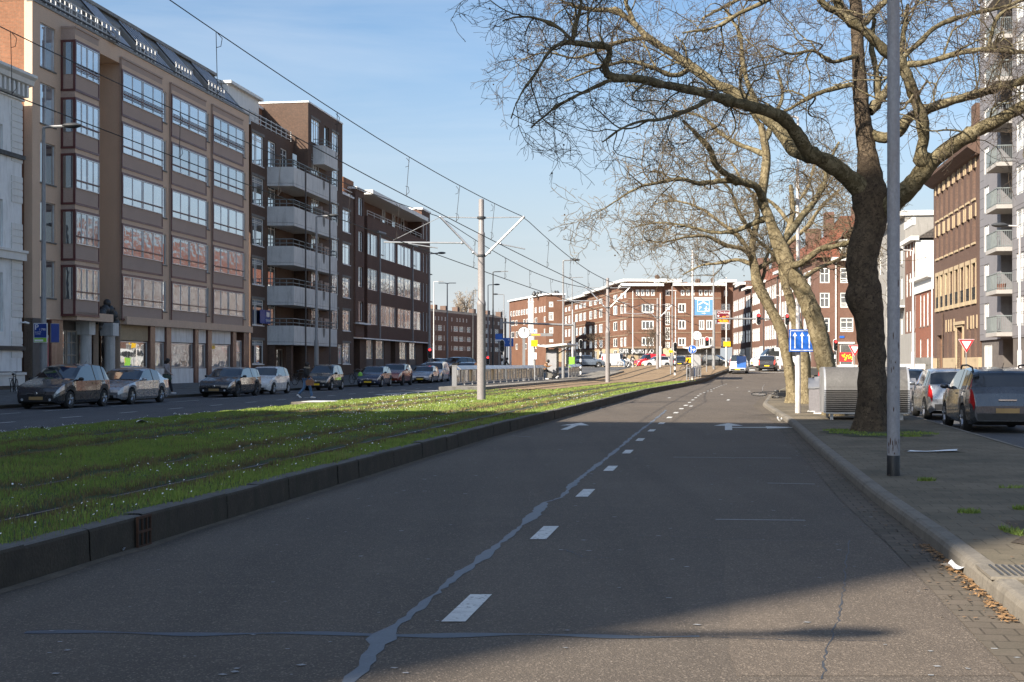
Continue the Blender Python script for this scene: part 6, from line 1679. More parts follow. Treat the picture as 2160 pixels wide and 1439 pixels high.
tC = tree_rows(52.0, [(1672, 852, 0, .24), (1670, 815, 0, .21), (1652, 714, 0, .20), (1640, 680, 0, .2), (1625, 652, 0, .205), (1608, 620, 0, .2), (1597, 595, 0, .2), (1592, 565, 0, .18), (1586, 535, 0, .14), (1590, 500, 0, .12), (1598, 455, 0, .10), (1590, 410, 0, .08)])
lC = [tree_rows(52.0, r) for r in (
    [(1590, 550, 0, .10), (1570, 528, -.4, .09), (1530, 520, -.9, .075), (1490, 500, -1.4, .06), (1445, 500, -1.8, .045), (1400, 510, -2.2, .03), (1360, 505, -2.5, .018)],
    [(1588, 545, 0, .09), (1560, 500, .4, .08), (1520, 470, .8, .065), (1480, 440, 1.2, .05), (1430, 425, 1.6, .035), (1380, 430, 1.9, .02)],
    [(1594, 572, 0, .09), (1610, 560, .3, .085), (1632, 548, .6, .075), (1660, 520, 1.0, .06), (1690, 490, 1.3, .04)],
    [(1592, 500, 0, .08), (1560, 450, -.5, .07), (1540, 400, -.9, .05), (1500, 360, -1.2, .035)],
    [(1590, 560, 0, .08), (1555, 548, .5, .07), (1520, 555, .9, .055), (1480, 560, 1.3, .04), (1440, 580, 1.6, .02)],
    [(1600, 610, 0, .07), (1612, 580, .4, .065), (1616, 545, .7, .055), (1640, 500, 1, .04)])]
plane_tree('plane_tree', 'bare plane tree with a slim peeling trunk leaning left at the fallen bicycles', (foot(1671, 850, .12).x, 52.0, .12), tC, lC, ('bark_pale', 'bark_pale', 'twig_pale', 'twig_pale'), 15,
           dict(d2=5.0, L2=(1.0, 3.0), d3=4.8, L3=(.4, 1.4), d4=5.2, L4=(.15, .5), grav=.3, up=.35, rmin=.007, balls=40, rb=.026))
tD = tree_rows(51.0, [(1699, 856, 0, .27), (1697, 830, 0, .24), (1696, 772, 0, .24), (1690, 730, 0, .22), (1681, 690, 0, .19), (1672, 655, 0, .17), (1664, 625, 0, .16), (1656, 597, 0, .15), (1650, 560, 0, .14), (1660, 500, 0, .12), (1672, 450, 0, .10), (1668, 390, 0, .08)])
lD = [tree_rows(51.0, r) for r in (
    [(1660, 600, 0, .09), (1690, 590, .4, .085), (1727, 565, .8, .075), (1770, 545, 1.2, .06), (1820, 515, 1.5, .04)],
    [(1655, 520, 0, .09), (1700, 480, -.4, .08), (1730, 440, -.8, .06), (1770, 400, -1.2, .04)],
    [(1666, 470, 0, .08), (1630, 430, .4, .07), (1580, 400, .9, .05), (1540, 340, 1.2, .035)],
    [(1668, 440, 0, .07), (1700, 400, .5, .06), (1720, 340, .9, .04)],
    [(1652, 570, 0, .07), (1625, 530, -.5, .06), (1590, 500, -.9, .045), (1550, 430, -1.2, .03)])]
plane_tree('plane_tree', 'bare plane tree with a pale straight trunk rising behind the blue sign post', (foot(1698, 852, .12).x, 51.0, .12), tD, lD, ('bark_pale', 'bark_pale', 'twig_pale', 'twig_pale'), 22,
           dict(d2=5.0, L2=(1.0, 3.0), d3=4.8, L3=(.4, 1.4), d4=5.2, L4=(.15, .5), grav=.3, up=.4, rmin=.007, balls=40, rb=.026))

# small street trees at the crossing, poplars over the far roofs
def small_tree(name, label, px, py, Y, top, spread, seed, mats=('bark_main', 'bark_main', 'twig', 'twig'), upright=False, grp=None):
    rg = random.Random(seed); z0 = g(Y); b = at(px, py, Y); h = (py - top) / FPX * Y
    tr = [(px, py + 4, Y, .16 * h / 9), (px + 1, py - (py - top) * .2, Y, .13 * h / 9), (px, py - (py - top) * .42, Y, .10 * h / 9), (px, py - (py - top) * .75, Y, .05 * h / 9), (px, top, Y, .012)]
    lm = []
    for i in range(14 if upright else 9):
        a = rg.uniform(0, 6.28); t = rg.uniform(.12, .8) if upright else rg.uniform(.3, .6); y0 = py - (py - top) * t
        rise = (y0 - top) * (.75 if upright else rg.uniform(.45, .85)); dx = math.cos(a) * spread * (rg.uniform(.5, 1)); dy = math.sin(a) * spread / FPX * Y
        lm.append([(px, y0, Y, .06 * h / 9), (px + dx * .45, y0 - rise * .4, Y + dy * .45, .045 * h / 9), (px + dx * .8, y0 - rise * .75, Y + dy * .8, .03 * h / 9), (px + dx, y0 - rise, Y + dy, .012)])
    return plane_tree(name, label, (b.x, Y, b.z), tr, lm, mats, seed, dict(d2=1.6, L2=(.8, 2.0), d3=1.6, L3=(.5, 1.2), d4=1.6, L4=(.3, .7), grav=.1, up=.5, rmin=.018 if not upright else .03, balls=30, rb=.04), group=grp)
small_tree('street_tree', 'small bare street tree before the brick corner with the shop signs', 1366, 775, 200, 680, 38, 31, grp='small bare trees at the crossing')
small_tree('street_tree', 'small bare forked street tree right of another, under the stair tower', 1382, 775, 205, 684, 34, 32, grp='small bare trees at the crossing')
small_tree('street_tree', 'small bare street tree before the left wing of the brick block', 1268, 772, 215, 702, 32, 33, grp='small bare trees at the crossing')
pm = ('poplar', 'poplar', 'poplar', 'poplar')
small_tree('poplar_tree', 'tall feathery bare poplar rising over the dark far terrace', 985, 740, 340, 606, 24, 41, pm, True, grp='bare poplars behind the far terrace')
small_tree('poplar_tree', 'slim bare poplar, the lower of two over the far terrace', 966, 740, 338, 618, 12, 42, pm, True, grp='bare poplars behind the far terrace')
small_tree('bare_tree', 'round bare tree peeping over the roof between far terrace and orange block', 1052, 740, 340, 650, 15, 43, grp=None)
# ------------------------------------------------------------------ vehicles
def paint(name, col, metal=.35, rough=.28):
    if name not in M: M[name] = glossy(name, col, rough, metal, 1.0)
    return M[name]
PROF = {   # (fraction of the length from the nose, height) of the centre line; belt height; fractions where glass starts and ends
    'mpv': ([(0, .50), (.012, .62), (.04, .74), (.10, .86), (.25, 1.02), (.285, 1.06), (.46, 1.50), (.52, 1.56), (.66, 1.60), (.82, 1.57), (.90, 1.50), (.96, 1.08), (.985, .95), (1, .62)], .98, (.27, .46, .50, .90, .96)),
    'saloon': ([(0, .50), (.01, .60), (.035, .70), (.10, .80), (.28, .93), (.31, .96), (.455, 1.36), (.52, 1.43), (.64, 1.45), (.74, 1.38), (.87, 1.04), (.96, 1.0), (.985, .92), (1, .6)], .93, (.30, .46, .50, .75, .87)),
    'wagon': ([(0, .48), (.01, .58), (.035, .70), (.09, .80), (.25, .94), (.28, .97), (.43, 1.38), (.50, 1.44), (.62, 1.46), (.84, 1.42), (.92, 1.36), (.965, 1.02), (.985, .90), (1, .60)], .94, (.27, .43, .47, .92, .965)),
    'hatch': ([(0, .48), (.01, .60), (.04, .72), (.10, .84), (.25, .97), (.28, 1.0), (.44, 1.40), (.52, 1.46), (.66, 1.48), (.83, 1.44), (.90, 1.38), (.965, 1.02), (.985, .92), (1, .6)], .95, (.27, .44, .49, .90, .965)),
    'suv': ([(0, .55), (.01, .72), (.03, .88), (.09, .98), (.27, 1.10), (.30, 1.13), (.44, 1.52), (.52, 1.58), (.70, 1.58), (.85, 1.52), (.91, 1.45), (.96, 1.14), (.985, 1.04), (1, .66)], 1.08, (.29, .44, .48, .91, .96)),
    'van': ([(0, .50), (.01, .70), (.04, .86), (.13, 1.0), (.20, 1.10), (.22, 1.14), (.34, 1.72), (.42, 1.81), (.6, 1.83), (.96, 1.81), (.985, 1.76), (.993, 1.2), (.997, .9), (1, .5)], 1.08, (.21, .34, .37, .55, .993)),
}
def car(name, label, kind, L, W, H, wb, fo, rw, col, loc, head, cat='car', group='cars parked along the street', plate='plate_yellow', rails=False, rim='rim', detail=True, glass_to=None, doors=4, braking=False, belt=None):
    """x forward from the middle; nose at +L/2. head: direction the nose points to"""
    prof, bl, (gA, gB, gC, gD, gE) = PROF[kind]
    k = H / max(z for _, z in prof); bl = (belt or bl) * k
    T = thing(name, label, cat, loc, math.atan2(head[1], head[0]), group)
    fx = [p[0] for p in prof]; fz = [p[1] * k for p in prof]
    xf, xr = fo / L, (fo + wb) / L; ra = (rw + .055) / L
    st = set(fx) | {.02, .06, .16, .2, .55, .6, .7, .78, .88, .93, .975, .995, gA, gB, gC, gD, gE}
    for xc in (xf, xr):
        for a in np.linspace(0, math.pi, 13): st.add(xc - ra * math.cos(a))
    mid = gC + (gD - gC) * (.42 if doors == 4 else .62); st |= {mid - .009, mid + .009, gC + .004}
    st = sorted(s for s in st if 0 <= s <= 1)
    st = sorted(set(st) | {round(x, 3) for x in np.arange(.025, .99, .025) if min(abs(x - q) for q in st) > .006})
    gx = np.linspace(0, 1, 241); gz = np.interp(gx, fx, fz); kk = np.array([1, 2, 3, 4, 3, 2, 1]) / 16.0
    sm = gz.copy()
    for _ in range(2): sm[3:-3] = np.convolve(sm, kk, 'valid')
    blend = np.clip(np.minimum(gx / .05, (1 - gx) / .06), 0, 1); gz = gz * (1 - blend) + sm * blend
    zt = lambda s: float(np.interp(s, gx, gz))
    zb0 = .20 if kind != 'suv' else .26
    def half(s):
        e = np.interp(s, [0, .012, .04, .11, .25, .75, .9, .965, 1], [.74, .83, .91, .965, 1, 1, .975, .92, .82]); return W / 2 * float(e)
    def sec(s):
        w = half(s); t = zt(s); b = min(bl + .04 * (s - .5), t - .02)
        zb = zb0 + max(0, .12 - s * 3) * .6 + max(0, s - .95) * 1.6; arch = 0
        for xc in (xf, xr):
            d = abs(s - xc)
            if d < ra: zb = max(zb, rw + math.sqrt(max(0, ra * ra - d * d)) * L); arch = 1
        g_ = t - b
        wr = w * .955 - max(0, g_ - .05) * .30
        lo = min(zb + .10, b - .1) if not arch else zb
        mz = max(lo, zb + (b - zb) * .55)
        return [(0, zb), (w * .92, zb), (w * .985, lo), (w * 1.004, mz), (w * .968, b), (max(wr, .3 * w), t - min(.055, g_ * .35)), (max(wr * .8, .2 * w), t - min(.012, g_ * .2)), (0, t + .004)]
    secs = [sec(s) for s in st]; X = [L / 2 - s * L for s in st]
    body, glass = MB(), {'windscreen': MB(), 'rear_window': MB(), 'side_window': []}
    sw = {}
    P = lambda i, j, sd: (X[i], sd * secs[i][j][0], secs[i][j][1])
    for i in range(len(st) - 1):
        s = (st[i] + st[i + 1]) / 2
        for j in range(7):
            for sd in (1, -1):
                q = [P(i, j, sd), P(i + 1, j, sd), P(i + 1, j + 1, sd), P(i, j + 1, sd)]
                if sd > 0: q = q[::-1]
                tgt = body; body.mat(0)
                gh = zt(s) - bl
                if j == 4 and gh > .1 and gB - .085 < s < gD + (0.0 if kind != 'van' else -.0):
                    if abs(s - mid) < .009 or (doors == 4 and gD - gC > .3 and abs(s - (gD - .065)) < .008): body.mat(1)
                    else: tgt = sw.setdefault((sd, 0 if s < mid else 1), MB())
                elif j >= 5 and gA < s < gB: tgt = glass['windscreen']
                elif j >= 5 and gD < s < gE and kind != 'saloon' or (kind == 'saloon' and j >= 5 and gD < s < gE): tgt = glass['rear_window']
                elif j == 0: body.mat(2)
                elif j == 1: body.mat(1 if kind in ('suv',) else 0)
                tgt.add(q, [(0, 1, 2, 3)], True)
    for i, fl in ((0, False), (len(st) - 1, True)):
        ring = [P(i, j, 1) for j in range(8)] + [P(i, j, -1) for j in range(6, -1, -1)][:-1]
        body.mat(0); body.poly(ring if fl else ring[::-1])
    body.mat(2); body.box(-L / 2 + fo * .6, L / 2 - fo * .6, -W * .36, W * .36, .17, .5)
    body.build('body', [col, M['black'], M['groove']], T, 62)
    for n_, m_ in glass.items():
        if n_ != 'side_window' and m_.f: m_.build(n_, M['car_glass'], T, 50)
    for (sd, kx), m_ in sw.items():
        if m_.f: m_.build('side_window', M['car_glass'] if not (kind == 'van' and kx) else col, T, 50)
    # wheels
    for xc in (xf, xr):
        for sd in (1, -1):
            y = sd * (W / 2 - .11); x = L / 2 - xc * L
            m = MB(); m.lathe([(rw * .62, -.10), (rw * .93, -.105), (rw, -.07), (rw, .07), (rw * .93, .105), (rw * .62, .10)], (x, y, rw), (0, sd, 0), 24); wl_ = m.build('wheel', M['tyre'], T, 50)
            m = MB(); m.lathe([(rw * .62, .10), (rw * .58, .06), (rw * .2, .055), (.0, .075)], (x, y, rw), (0, sd, 0), 20)
            for a in range(5):
                an = a * 2 * math.pi / 5 + .3; c_, s_ = math.cos(an), math.sin(an)
                m.bar((x + c_ * rw * .12, y + sd * .085, rw + s_ * rw * .12), (x + c_ * rw * .6, y + sd * .088, rw + s_ * rw * .6), .055)
            m.mat(1); m.lathe([(rw * .56, .062), (rw * .22, .06)], (x, y, rw), (0, sd, 0), 20)
            m.build('rim', [M[rim], M['black']], wl_, 40)
    nx, tx = L / 2, -L / 2
    def side(s, j, t=0.0):
        a = sec(s); return a[j][0] + (a[j + 1][0] - a[j][0]) * t, a[j][1] + (a[j + 1][1] - a[j][1]) * t
    # patches that follow the skin
    def skin(mb, s0, s1, t0, t1, sd, off=.006, ns=6, nt=4, bend_=0.0):
        def f(s, t):
            j = min(int(t), 6); y, z = side(s, j, t - j); y2, z2 = side(min(1, s + .004), j, t - j)
            return (nx - s * L + (off if s < .15 else (-off if s > .9 else 0)), sd * (y + off), z + off * .5)
        g0 = [[f(s0 + (s1 - s0) * a / ns + bend_ * b / nt, t0 + (t1 - t0) * b / nt) for b in range(nt + 1)] for a in range(ns + 1)]
        v = [p for r in g0 for p in r]; n = nt + 1
        mb.add(v, [(a * n + b, (a + 1) * n + b, (a + 1) * n + b + 1, a * n + b + 1) for a in range(ns) for b in range(nt)], True)
    zh = zt(.05)
    if detail:
        for sd in (1, -1):
            m = MB()
            if kind == 'van': skin(m, .012, .085, 3.55, 4.6, sd)
            else: skin(m, .004, .105, 3.45, 4.95, sd, bend_=.02)
            m.build('headlight', M['headlight'], T, 60)
            m = MB()
            if kind in ('wagon', 'mpv', 'van', 'suv', 'hatch'):
                skin(m, .945, .996, 3.1, 4.6 if kind != 'wagon' else 4.3, sd)
                if kind == 'wagon': skin(m, .93, .962, 4.3, 5.0, sd, ns=3)
            else: skin(m, .95, .998, 3.3, 4.4, sd)
            m.build('taillight', M['brake' if braking else 'taillight'], T, 60)
            m = MB(); y, z = side(gA + .07, 4); xx = nx - (gA + .075) * L
            m.ball((xx, sd * (y + .11), z + .07), .085, 10, 7, (.75, 1.25, .8)); m.bar((xx, sd * (y - .03), z + .02), (xx, sd * (y + .06), z + .05), .04); m.build('wing_mirror', [col if kind not in ('mpv',) else M['black']], T)
            for s in ([mid - .05, gD - .09] if doors == 4 else [mid - .05]):
                m = MB(); y, z = side(s, 3, .72); xx = nx - s * L; m.box(xx - .09, xx + .09, sd * y - .012, sd * y + .03 if sd > 0 else sd * y - .03, z - .012, z + .018); m.build('door_handle', col, T)
            m = MB()
            for s in ([gC - .095, mid, gD - .02 if doors == 4 else mid]):
                for t in range(8):
                    q = []
                    for tt in (t, t + 1):
                        u_ = 2.1 + 1.85 * tt / 8; j = int(u_); y, z = side(s, j, u_ - j); q += [(nx - s * L - .006, sd * (y + .004), z), (nx - s * L + .006, sd * (y + .004), z)]
                    m.add(q, [(0, 1, 3, 2)])
            m.build('door_seam', M['black'], T)
        # grille, lower intake, plates, badge, tail details
        w0 = half(0); f0 = zt(0)
        m = MB(); m.box(nx - .02, nx + .012, -w0 * .5, w0 * .5, f0 - .02, f0 + .07); m.box(nx - .02, nx + .014, -w0 * .72, w0 * .72, .27, .38); m.build('grille', M['black'], T)
        m = MB(); m.box(nx + .012, nx + .02, -w0 * .5, w0 * .5, f0 + .04, f0 + .055); m.lathe([(.055, 0), (.06, .008), (.04, .014)], (nx + .02, 0, f0 + .055), (1, 0, 0), 14); m.build('badge', M['chrome'], T)
        m = MB(); m.box(nx + .012, nx + .024, -.26, .26, f0 - .17, f0 - .06); m.build('number_plate', M[plate], T)
        for sd in (1, -1):
            m = MB(); m.disc((nx + .012, sd * w0 * .8, .34), (1, 0, 0), .05, 12); m.build('fog_light', M['headlight'], T)
    wr_ = half(1); zl = {'van': 1.0, 'suv': .82, 'wagon': .74, 'mpv': .80, 'hatch': .78, 'saloon': .72}[kind] * k
    xt = tx + {'van': .005, 'suv': .02, 'wagon': .02}.get(kind, .03)
    m = MB(); m.box(tx - .012, tx + .05, -wr_ * .92, wr_ * .92, .30, .46); m.build('rear_bumper', M['black'], T)
    # the rear plate sits on the tail between bumper and glass
    zr_ = .60 * k; sr = float(np.interp(-zr_, [-fz[i] for i in range(len(fz) - 3, len(fz))], fx[-3:])) if False else 1.0
    m = MB(); zq = min(zt(1) - .05, .60); m.box(tx - .02, tx, -.26, .26, zq - .11, zq); m.build('number_plate', M[plate], T)
    m = MB(); m.box(tx - .015, tx + .03, -.2, .2, zt(.995) + .02, zt(.995) + .05); m.build('tail_trim', M['chrome'], T)
    if rails:
        m = MB()
        for sd in (1, -1):
            ys = sd * (sec(.65)[5][0] - .03)
            m.tube([(nx - .50 * L, ys, zt(.5) - .03), (nx - .53 * L, ys, zt(.53) + .05), (nx - .7 * L, ys, zt(.7) + .06), (nx - .85 * L, ys, zt(.85) + .04), (nx - .88 * L, ys, zt(.88) - .04)], .022, 6)
        m.build('roof_rail', M['black'], T)
    m = MB(); m.tube([(nx - .85 * L, 0, zt(.85)), (nx - .9 * L, 0, zt(.85) + .14)], .008, 5); m.build('aerial', M['black'], T)
    return T
LH = (-.1476, -1.0)
def parked(px_f, px_r, off=-22.25):
    """middle of a car whose street-side wheels stand under these photo pixels"""
    ys = []
    for p in (px_f, px_r): ys.append(23.1 / (.1476 - (p - CX) / FPX))
    Y = sum(ys) / 2; return (-23.95 + .1476 * Y, Y, g(Y) - .004)
PC = {'graphite': paint('paint_graphite', (.035, .037, .042)), 'silver': paint('paint_silver', (.42, .43, .45), .6), 'black': paint('paint_black', (.012, .014, .018)), 'white': paint('paint_white', (.72, .72, .72), 0, .25),
      'ink': paint('paint_ink', (.018, .024, .028)), 'navy': paint('paint_navy', (.012, .022, .065)), 'red': paint('paint_red', (.16, .018, .016)), 'clio': paint('paint_grey', (.33, .34, .37), .5), 'kia': paint('paint_brown', (.03, .026, .025)), 'hyundai': paint('paint_slate', (.075, .083, .095), .5), 'post': paint('paint_post_red', (.60, .02, .03), 0), 'steelblue': paint('paint_steel_blue', (.22, .27, .34), .5), 'blue': paint('paint_blue', (.04, .14, .45), 0)}
car('car', 'dark grey people carrier with a blanked tan plate, nearest of the left row', 'mpv', 4.36, 1.77, 1.62, 2.75, .87, .32, PC['graphite'], parked(147, 222), LH, plate='plate_tan')
car('car', 'silver saloon with round twin headlamps parked behind the grey people carrier', 'saloon', 4.82, 1.82, 1.45, 2.9, .86, .32, PC['silver'], parked(280, 345), LH)
car('car', 'black estate car with a blanked tan plate between silver saloon and white city car', 'wagon', 4.65, 1.79, 1.46, 2.7, .95, .33, PC['black'], parked(499, 546), LH, plate='plate_tan', rim='rim_dark')
car('car', 'small white three door city car parked behind the black estate', 'hatch', 3.54, 1.64, 1.49, 2.42, .60, .30, PC['white'], parked(582, 610), LH, doors=2)
car('car', 'small dark high roofed hatchback with yellow plate behind the crossing person', 'mpv', 3.72, 1.68, 1.59, 2.36, .74, .30, PC['ink'], parked(699, 726), LH)
car('car', 'dark blue hatchback with a wide grille parked before the red car', 'hatch', 3.97, 1.72, 1.48, 2.49, .78, .31, PC['navy'], parked(805, 826), LH)
car('car', 'dark red compact off-road car parked between blue hatchback and silver hatchback', 'suv', 4.36, 1.90, 1.63, 2.66, .85, .36, PC['red'], parked(847, 868), LH, rim='rim_dark')
car('car', 'silver grey hatchback with a black grille near the platform end', 'hatch', 4.05, 1.80, 1.44, 2.58, .82, .32, PC['clio'], parked(911, 925), LH)
car('van', 'white small van parked behind the silver grey hatchback', 'van', 4.4, 1.83, 1.72, 2.7, .9, .31, PC['white'], parked(934, 946), LH, cat='van')
# cars waiting or moving further along the left carriageway
pA_ = at(962, 752, 135); car('car', 'black off-road car standing high in the distance left of the tram pole', 'suv', 4.6, 1.9, 1.75, 2.75, .85, .37, PC['black'], (pA_.x, 135, g(135)), (-.6, -.8), group='cars at the far crossing')
pA_ = at(930, 752, 140); car('car', 'dark blue car beyond the silver hatchbacks at the corner of the office', 'hatch', 4.1, 1.75, 1.5, 2.5, .8, .31, PC['navy'], (pA_.x - .5, 140, g(140)), (-.5, -.85), group='cars at the far crossing')
pA_ = at(985, 752, 128); car('car', 'grey saloon roof seen behind the platform railing beside the tram pole', 'saloon', 4.6, 1.8, 1.45, 2.7, .85, .31, PC['steelblue'], (pA_.x, 128, g(128)), LH, group='cars at the far crossing')
# the crossing
Yc = 165
def far(px, Y): return ((px - CX) / FPX * Y, Y, g(Y))
car('car', 'steel blue compact off-road car crossing from the shelter to the right', 'suv', 4.25, 1.82, 1.6, 2.6, .85, .35, PC['steelblue'], far(1240, 176), (1, .12), group='cars at the far crossing')
car('van', 'red post van behind the thin tram poles with white lettering', 'van', 4.4, 1.85, 1.9, 2.8, .85, .32, PC['post'], far(1371, 190), (-1, -.3), cat='van', group='vans at the far crossing')
car('car', 'small cream white car in front of the red post van', 'hatch', 3.6, 1.65, 1.5, 2.4, .65, .30, PC['white'], far(1384, 178), (-1, -.2), group='cars at the far crossing')
car('van', 'white delivery van left of the cyclists at the crossing', 'van', 4.9, 1.9, 1.95, 3.0, .9, .33, PC['white'], far(1301, 192), (1, .2), cat='van', group='vans at the far crossing')
car('car', 'dark blue car right of the white notice pole at the crossing', 'hatch', 4.2, 1.78, 1.5, 2.55, .8, .32, PC['navy'], far(1411, 184), (-1, .3), group='cars at the far crossing')
car('car', 'dark car with a red tail lamp behind the barred post at the crossing', 'saloon', 4.5, 1.8, 1.46, 2.7, .85, .32, PC['black'], far(1436, 181), (.2, 1), group='cars at the far crossing')
car('car', 'black and white small car nosing out beside the right shelter', 'hatch', 3.7, 1.68, 1.55, 2.4, .65, .31, PC['black'], far(1513, 158), (1, -.55), group='cars at the far crossing')
vb = car('van', 'white and blue small van with yellow plate driving away on the right', 'van', 4.45, 1.84, 1.85, 2.78, .9, .32, PC['white'], far(1558, 139), (.22, 1), cat='van', group=None)
m = MB(); m.box(-2.245, -2.22, -.86, .08, .55, 1.72); m.build('blue_panel', PC['blue'], vb)
car('car', 'black compact off-road car with brake lamps on behind the white minibus', 'suv', 4.4, 1.84, 1.64, 2.66, .85, .35, PC['kia'], far(1620, 146), (.25, 1), group='cars at the far crossing', braking=True)
# minibus crossing
Tm = car('minibus', 'white minibus turning left across the road behind the leaning trees', 'van', 5.6, 2.02, 2.45, 3.6, .95, .36, PC['white'], far(1634, 163), (-1, -.12), cat='minibus', group=None)
for sd in (1, -1):
    m = MB()
    for (a, b) in ((.95, -.35), (-.45, -1.5), (-1.6, -2.5)): m.box(a, b, sd * .985 - .01, sd * .985 + .01, 1.38, 2.0)
    m.build('side_window', M['car_glass'], Tm)
# right-hand parking lane
RH = (.16, 1.0)
h = car('estate_car', 'dark slate estate car with roof rails and tall red tail lamps parked at right', 'wagon', 4.48, 1.77, 1.53, 2.7, .9, .32, PC['hyundai'], (11.75, 33.6, 0), RH, plate='plate_tan', rails=True)
car('car', 'silver hatchback with slanting red tail lamps parked ahead of the slate estate', 'hatch', 4.0, 1.74, 1.49, 2.51, .8, .31, PC['silver'], (12.95, 40.6, 0), RH)
car('car', 'dark hatchback with an orange lit tail lamp beside the grey container', 'hatch', 4.0, 1.75, 1.47, 2.5, .8, .31, PC['ink'], (14.0, 49.0, 0), (.2, 1))
# ------------------------------------------------------------------ tram poles and overhead line
def wireX(side, Y): return (-7.72 if side > 0 else -10.82) + .158 * Y + bend(Y) * .35
PY = [3.9, 50.7, 97.5, 144.0, 190.0]
def tram_pole(Y, label):
    X = .158 * Y + bend(Y) * .35 - 9.3; z0 = g(Y) + (.26 if Y < 90 else .28)
    T = thing('tram_pole', label, 'tram pole', (X, Y, z0), 0, 'tram poles between the tracks')
    m = MB(); m.lathe([(.165, -.1), (.16, 3.5), (.17, 3.52), (.165, 3.62), (.132, 3.72), (.128, 6.1), (.136, 6.12), (.13, 6.2), (.103, 6.26), (.1, 7.45), (.06, 7.47), (0, 7.47)], (0, 0, 0), (0, 0, 1), 20); m.build('pole', M['pole_paint'], T, 30)
    zt = 7.06 - z0 + g(Y) - .0; zl = zt - 1.44
    for sd in (1, -1):
        xe = wireX(sd, Y) - X
        m = MB(); m.tube([(sd * .1, 0, zt - .03), (xe, 0, zt)], .022, 6); m.build('tie_rod', M['alu'], T)
        m = MB(); m.tube([(sd * .14, 0, zl), (xe, 0, zt)], .042, 8); m.ball((sd * .3, 0, zl + .12), .06, 8, 5); m.ball((xe, 0, zt), .05, 8, 5); m.build('strut', M['alu'], T)
        m = MB(); ins = sd * .14 + (xe - sd * .14) * .33; zi = zl + (zt - zl) * .33
        if sd > 0: m.tube([(ins, 0, zi - .02), (xe + .05, .1, zi - .22)], .022, 6); m.ball((ins + .1, 0, zi - .03), .05, 8, 5)
        else: m.tube([(ins, 0, zi), (xe - 2.1, 0, zi + .03)], .032, 6); m.tube([(xe - 1.2, 0, zi - .02), (xe - .1, .1, zi - .18)], .022, 6); m.tube([(xe - 1.75, 0, zi + .1), (xe, 0, zt)], .012, 5); m.ball((ins - .12, 0, zi), .055, 8, 5)
        m.build('registration_arm', M['alu'], T)
    m = MB()
    for z in (zt - .03, zl): m.lathe([(.15, -.04), (.16, -.04), (.16, .04), (.15, .04)], (0, 0, z), (0, 0, 1), 16)
    m.build('clamp', M['dark_metal'], T)
    return T
for Y, lb in zip(PY[:4], ('tram pole standing in the grass behind the viewer', 'tall grey tram pole on the sunlit grass, largest of the row', 'grey tram pole where grass meets the paved tram bed', 'slim far tram pole before the brick corner block')):
    if Y > 10: tram_pole(Y, lb)
def line(name, label, fn, r, ys, drop=None):
    pts = [fn(y) for y in ys]
    V, F = np_tubes([(np.array(pts), np.array([r * (1 + max(0, y - 20) / 45) for y in ys]))], 5)
    o = link(name, big_mesh(name, V, F, M['wire'], True)); tag(o, label, 'overhead wire', 'overhead wires of the tram line'); return o
def z_mess(Y):
    for a, b in zip(PY[:-1], PY[1:]):
        if a <= Y <= b: t = (Y - a) / (b - a); return 7.06 + g(Y) - 1.95 * t * (1 - t)
    return 7.06 + g(Y)
for sd, nm in ((1, 'nearer'), (-1, 'farther')):
    line('carrying_wire', f'upper sagging carrying wire over the {nm} tram track', lambda Y, sd=sd: (wireX(sd, Y), Y, z_mess(Y)), .0085, list(np.arange(10, 190, 2.0)))
    line('contact_wire', f'lower level contact wire over the {nm} tram track', lambda Y, sd=sd: (wireX(sd, Y) + .12 * math.cos(Y * .067), Y, 5.66 + g(Y)), .009, list(np.arange(10, 190, 2.0)))
    for k, Y in enumerate([14.8, 20.6, 27.0, 33.0, 39.0, 44.6, 57.5, 65, 72.5, 80, 87, 105, 114, 123, 132, 152, 162, 172]):
        m = MB(); x = wireX(sd, Y); x2 = x + .12 * math.cos(Y * .067); zt, zb = z_mess(Y), 5.66 + g(Y); r = .004 * (1 + Y / 60)
        m.tube([(x, Y, zt), (x2, Y, zb)], r, 4)
        if Y < 90:
            for zz, s_ in ((zb + .02, 1), (zt - .02, -1)): m.tube([(x2, Y, zz), (x2 + .07, Y, zz + s_ * .08), (x2 + .05, Y, zz + s_ * .2), (x2 - .02, Y, zz + s_ * .22)], r, 4)
        tag(m.build('dropper_wire', M['wire']), f'thin dropper wire of the {nm} tram track hanging between carrying and contact wire', 'wire', 'dropper wires of the tram line')
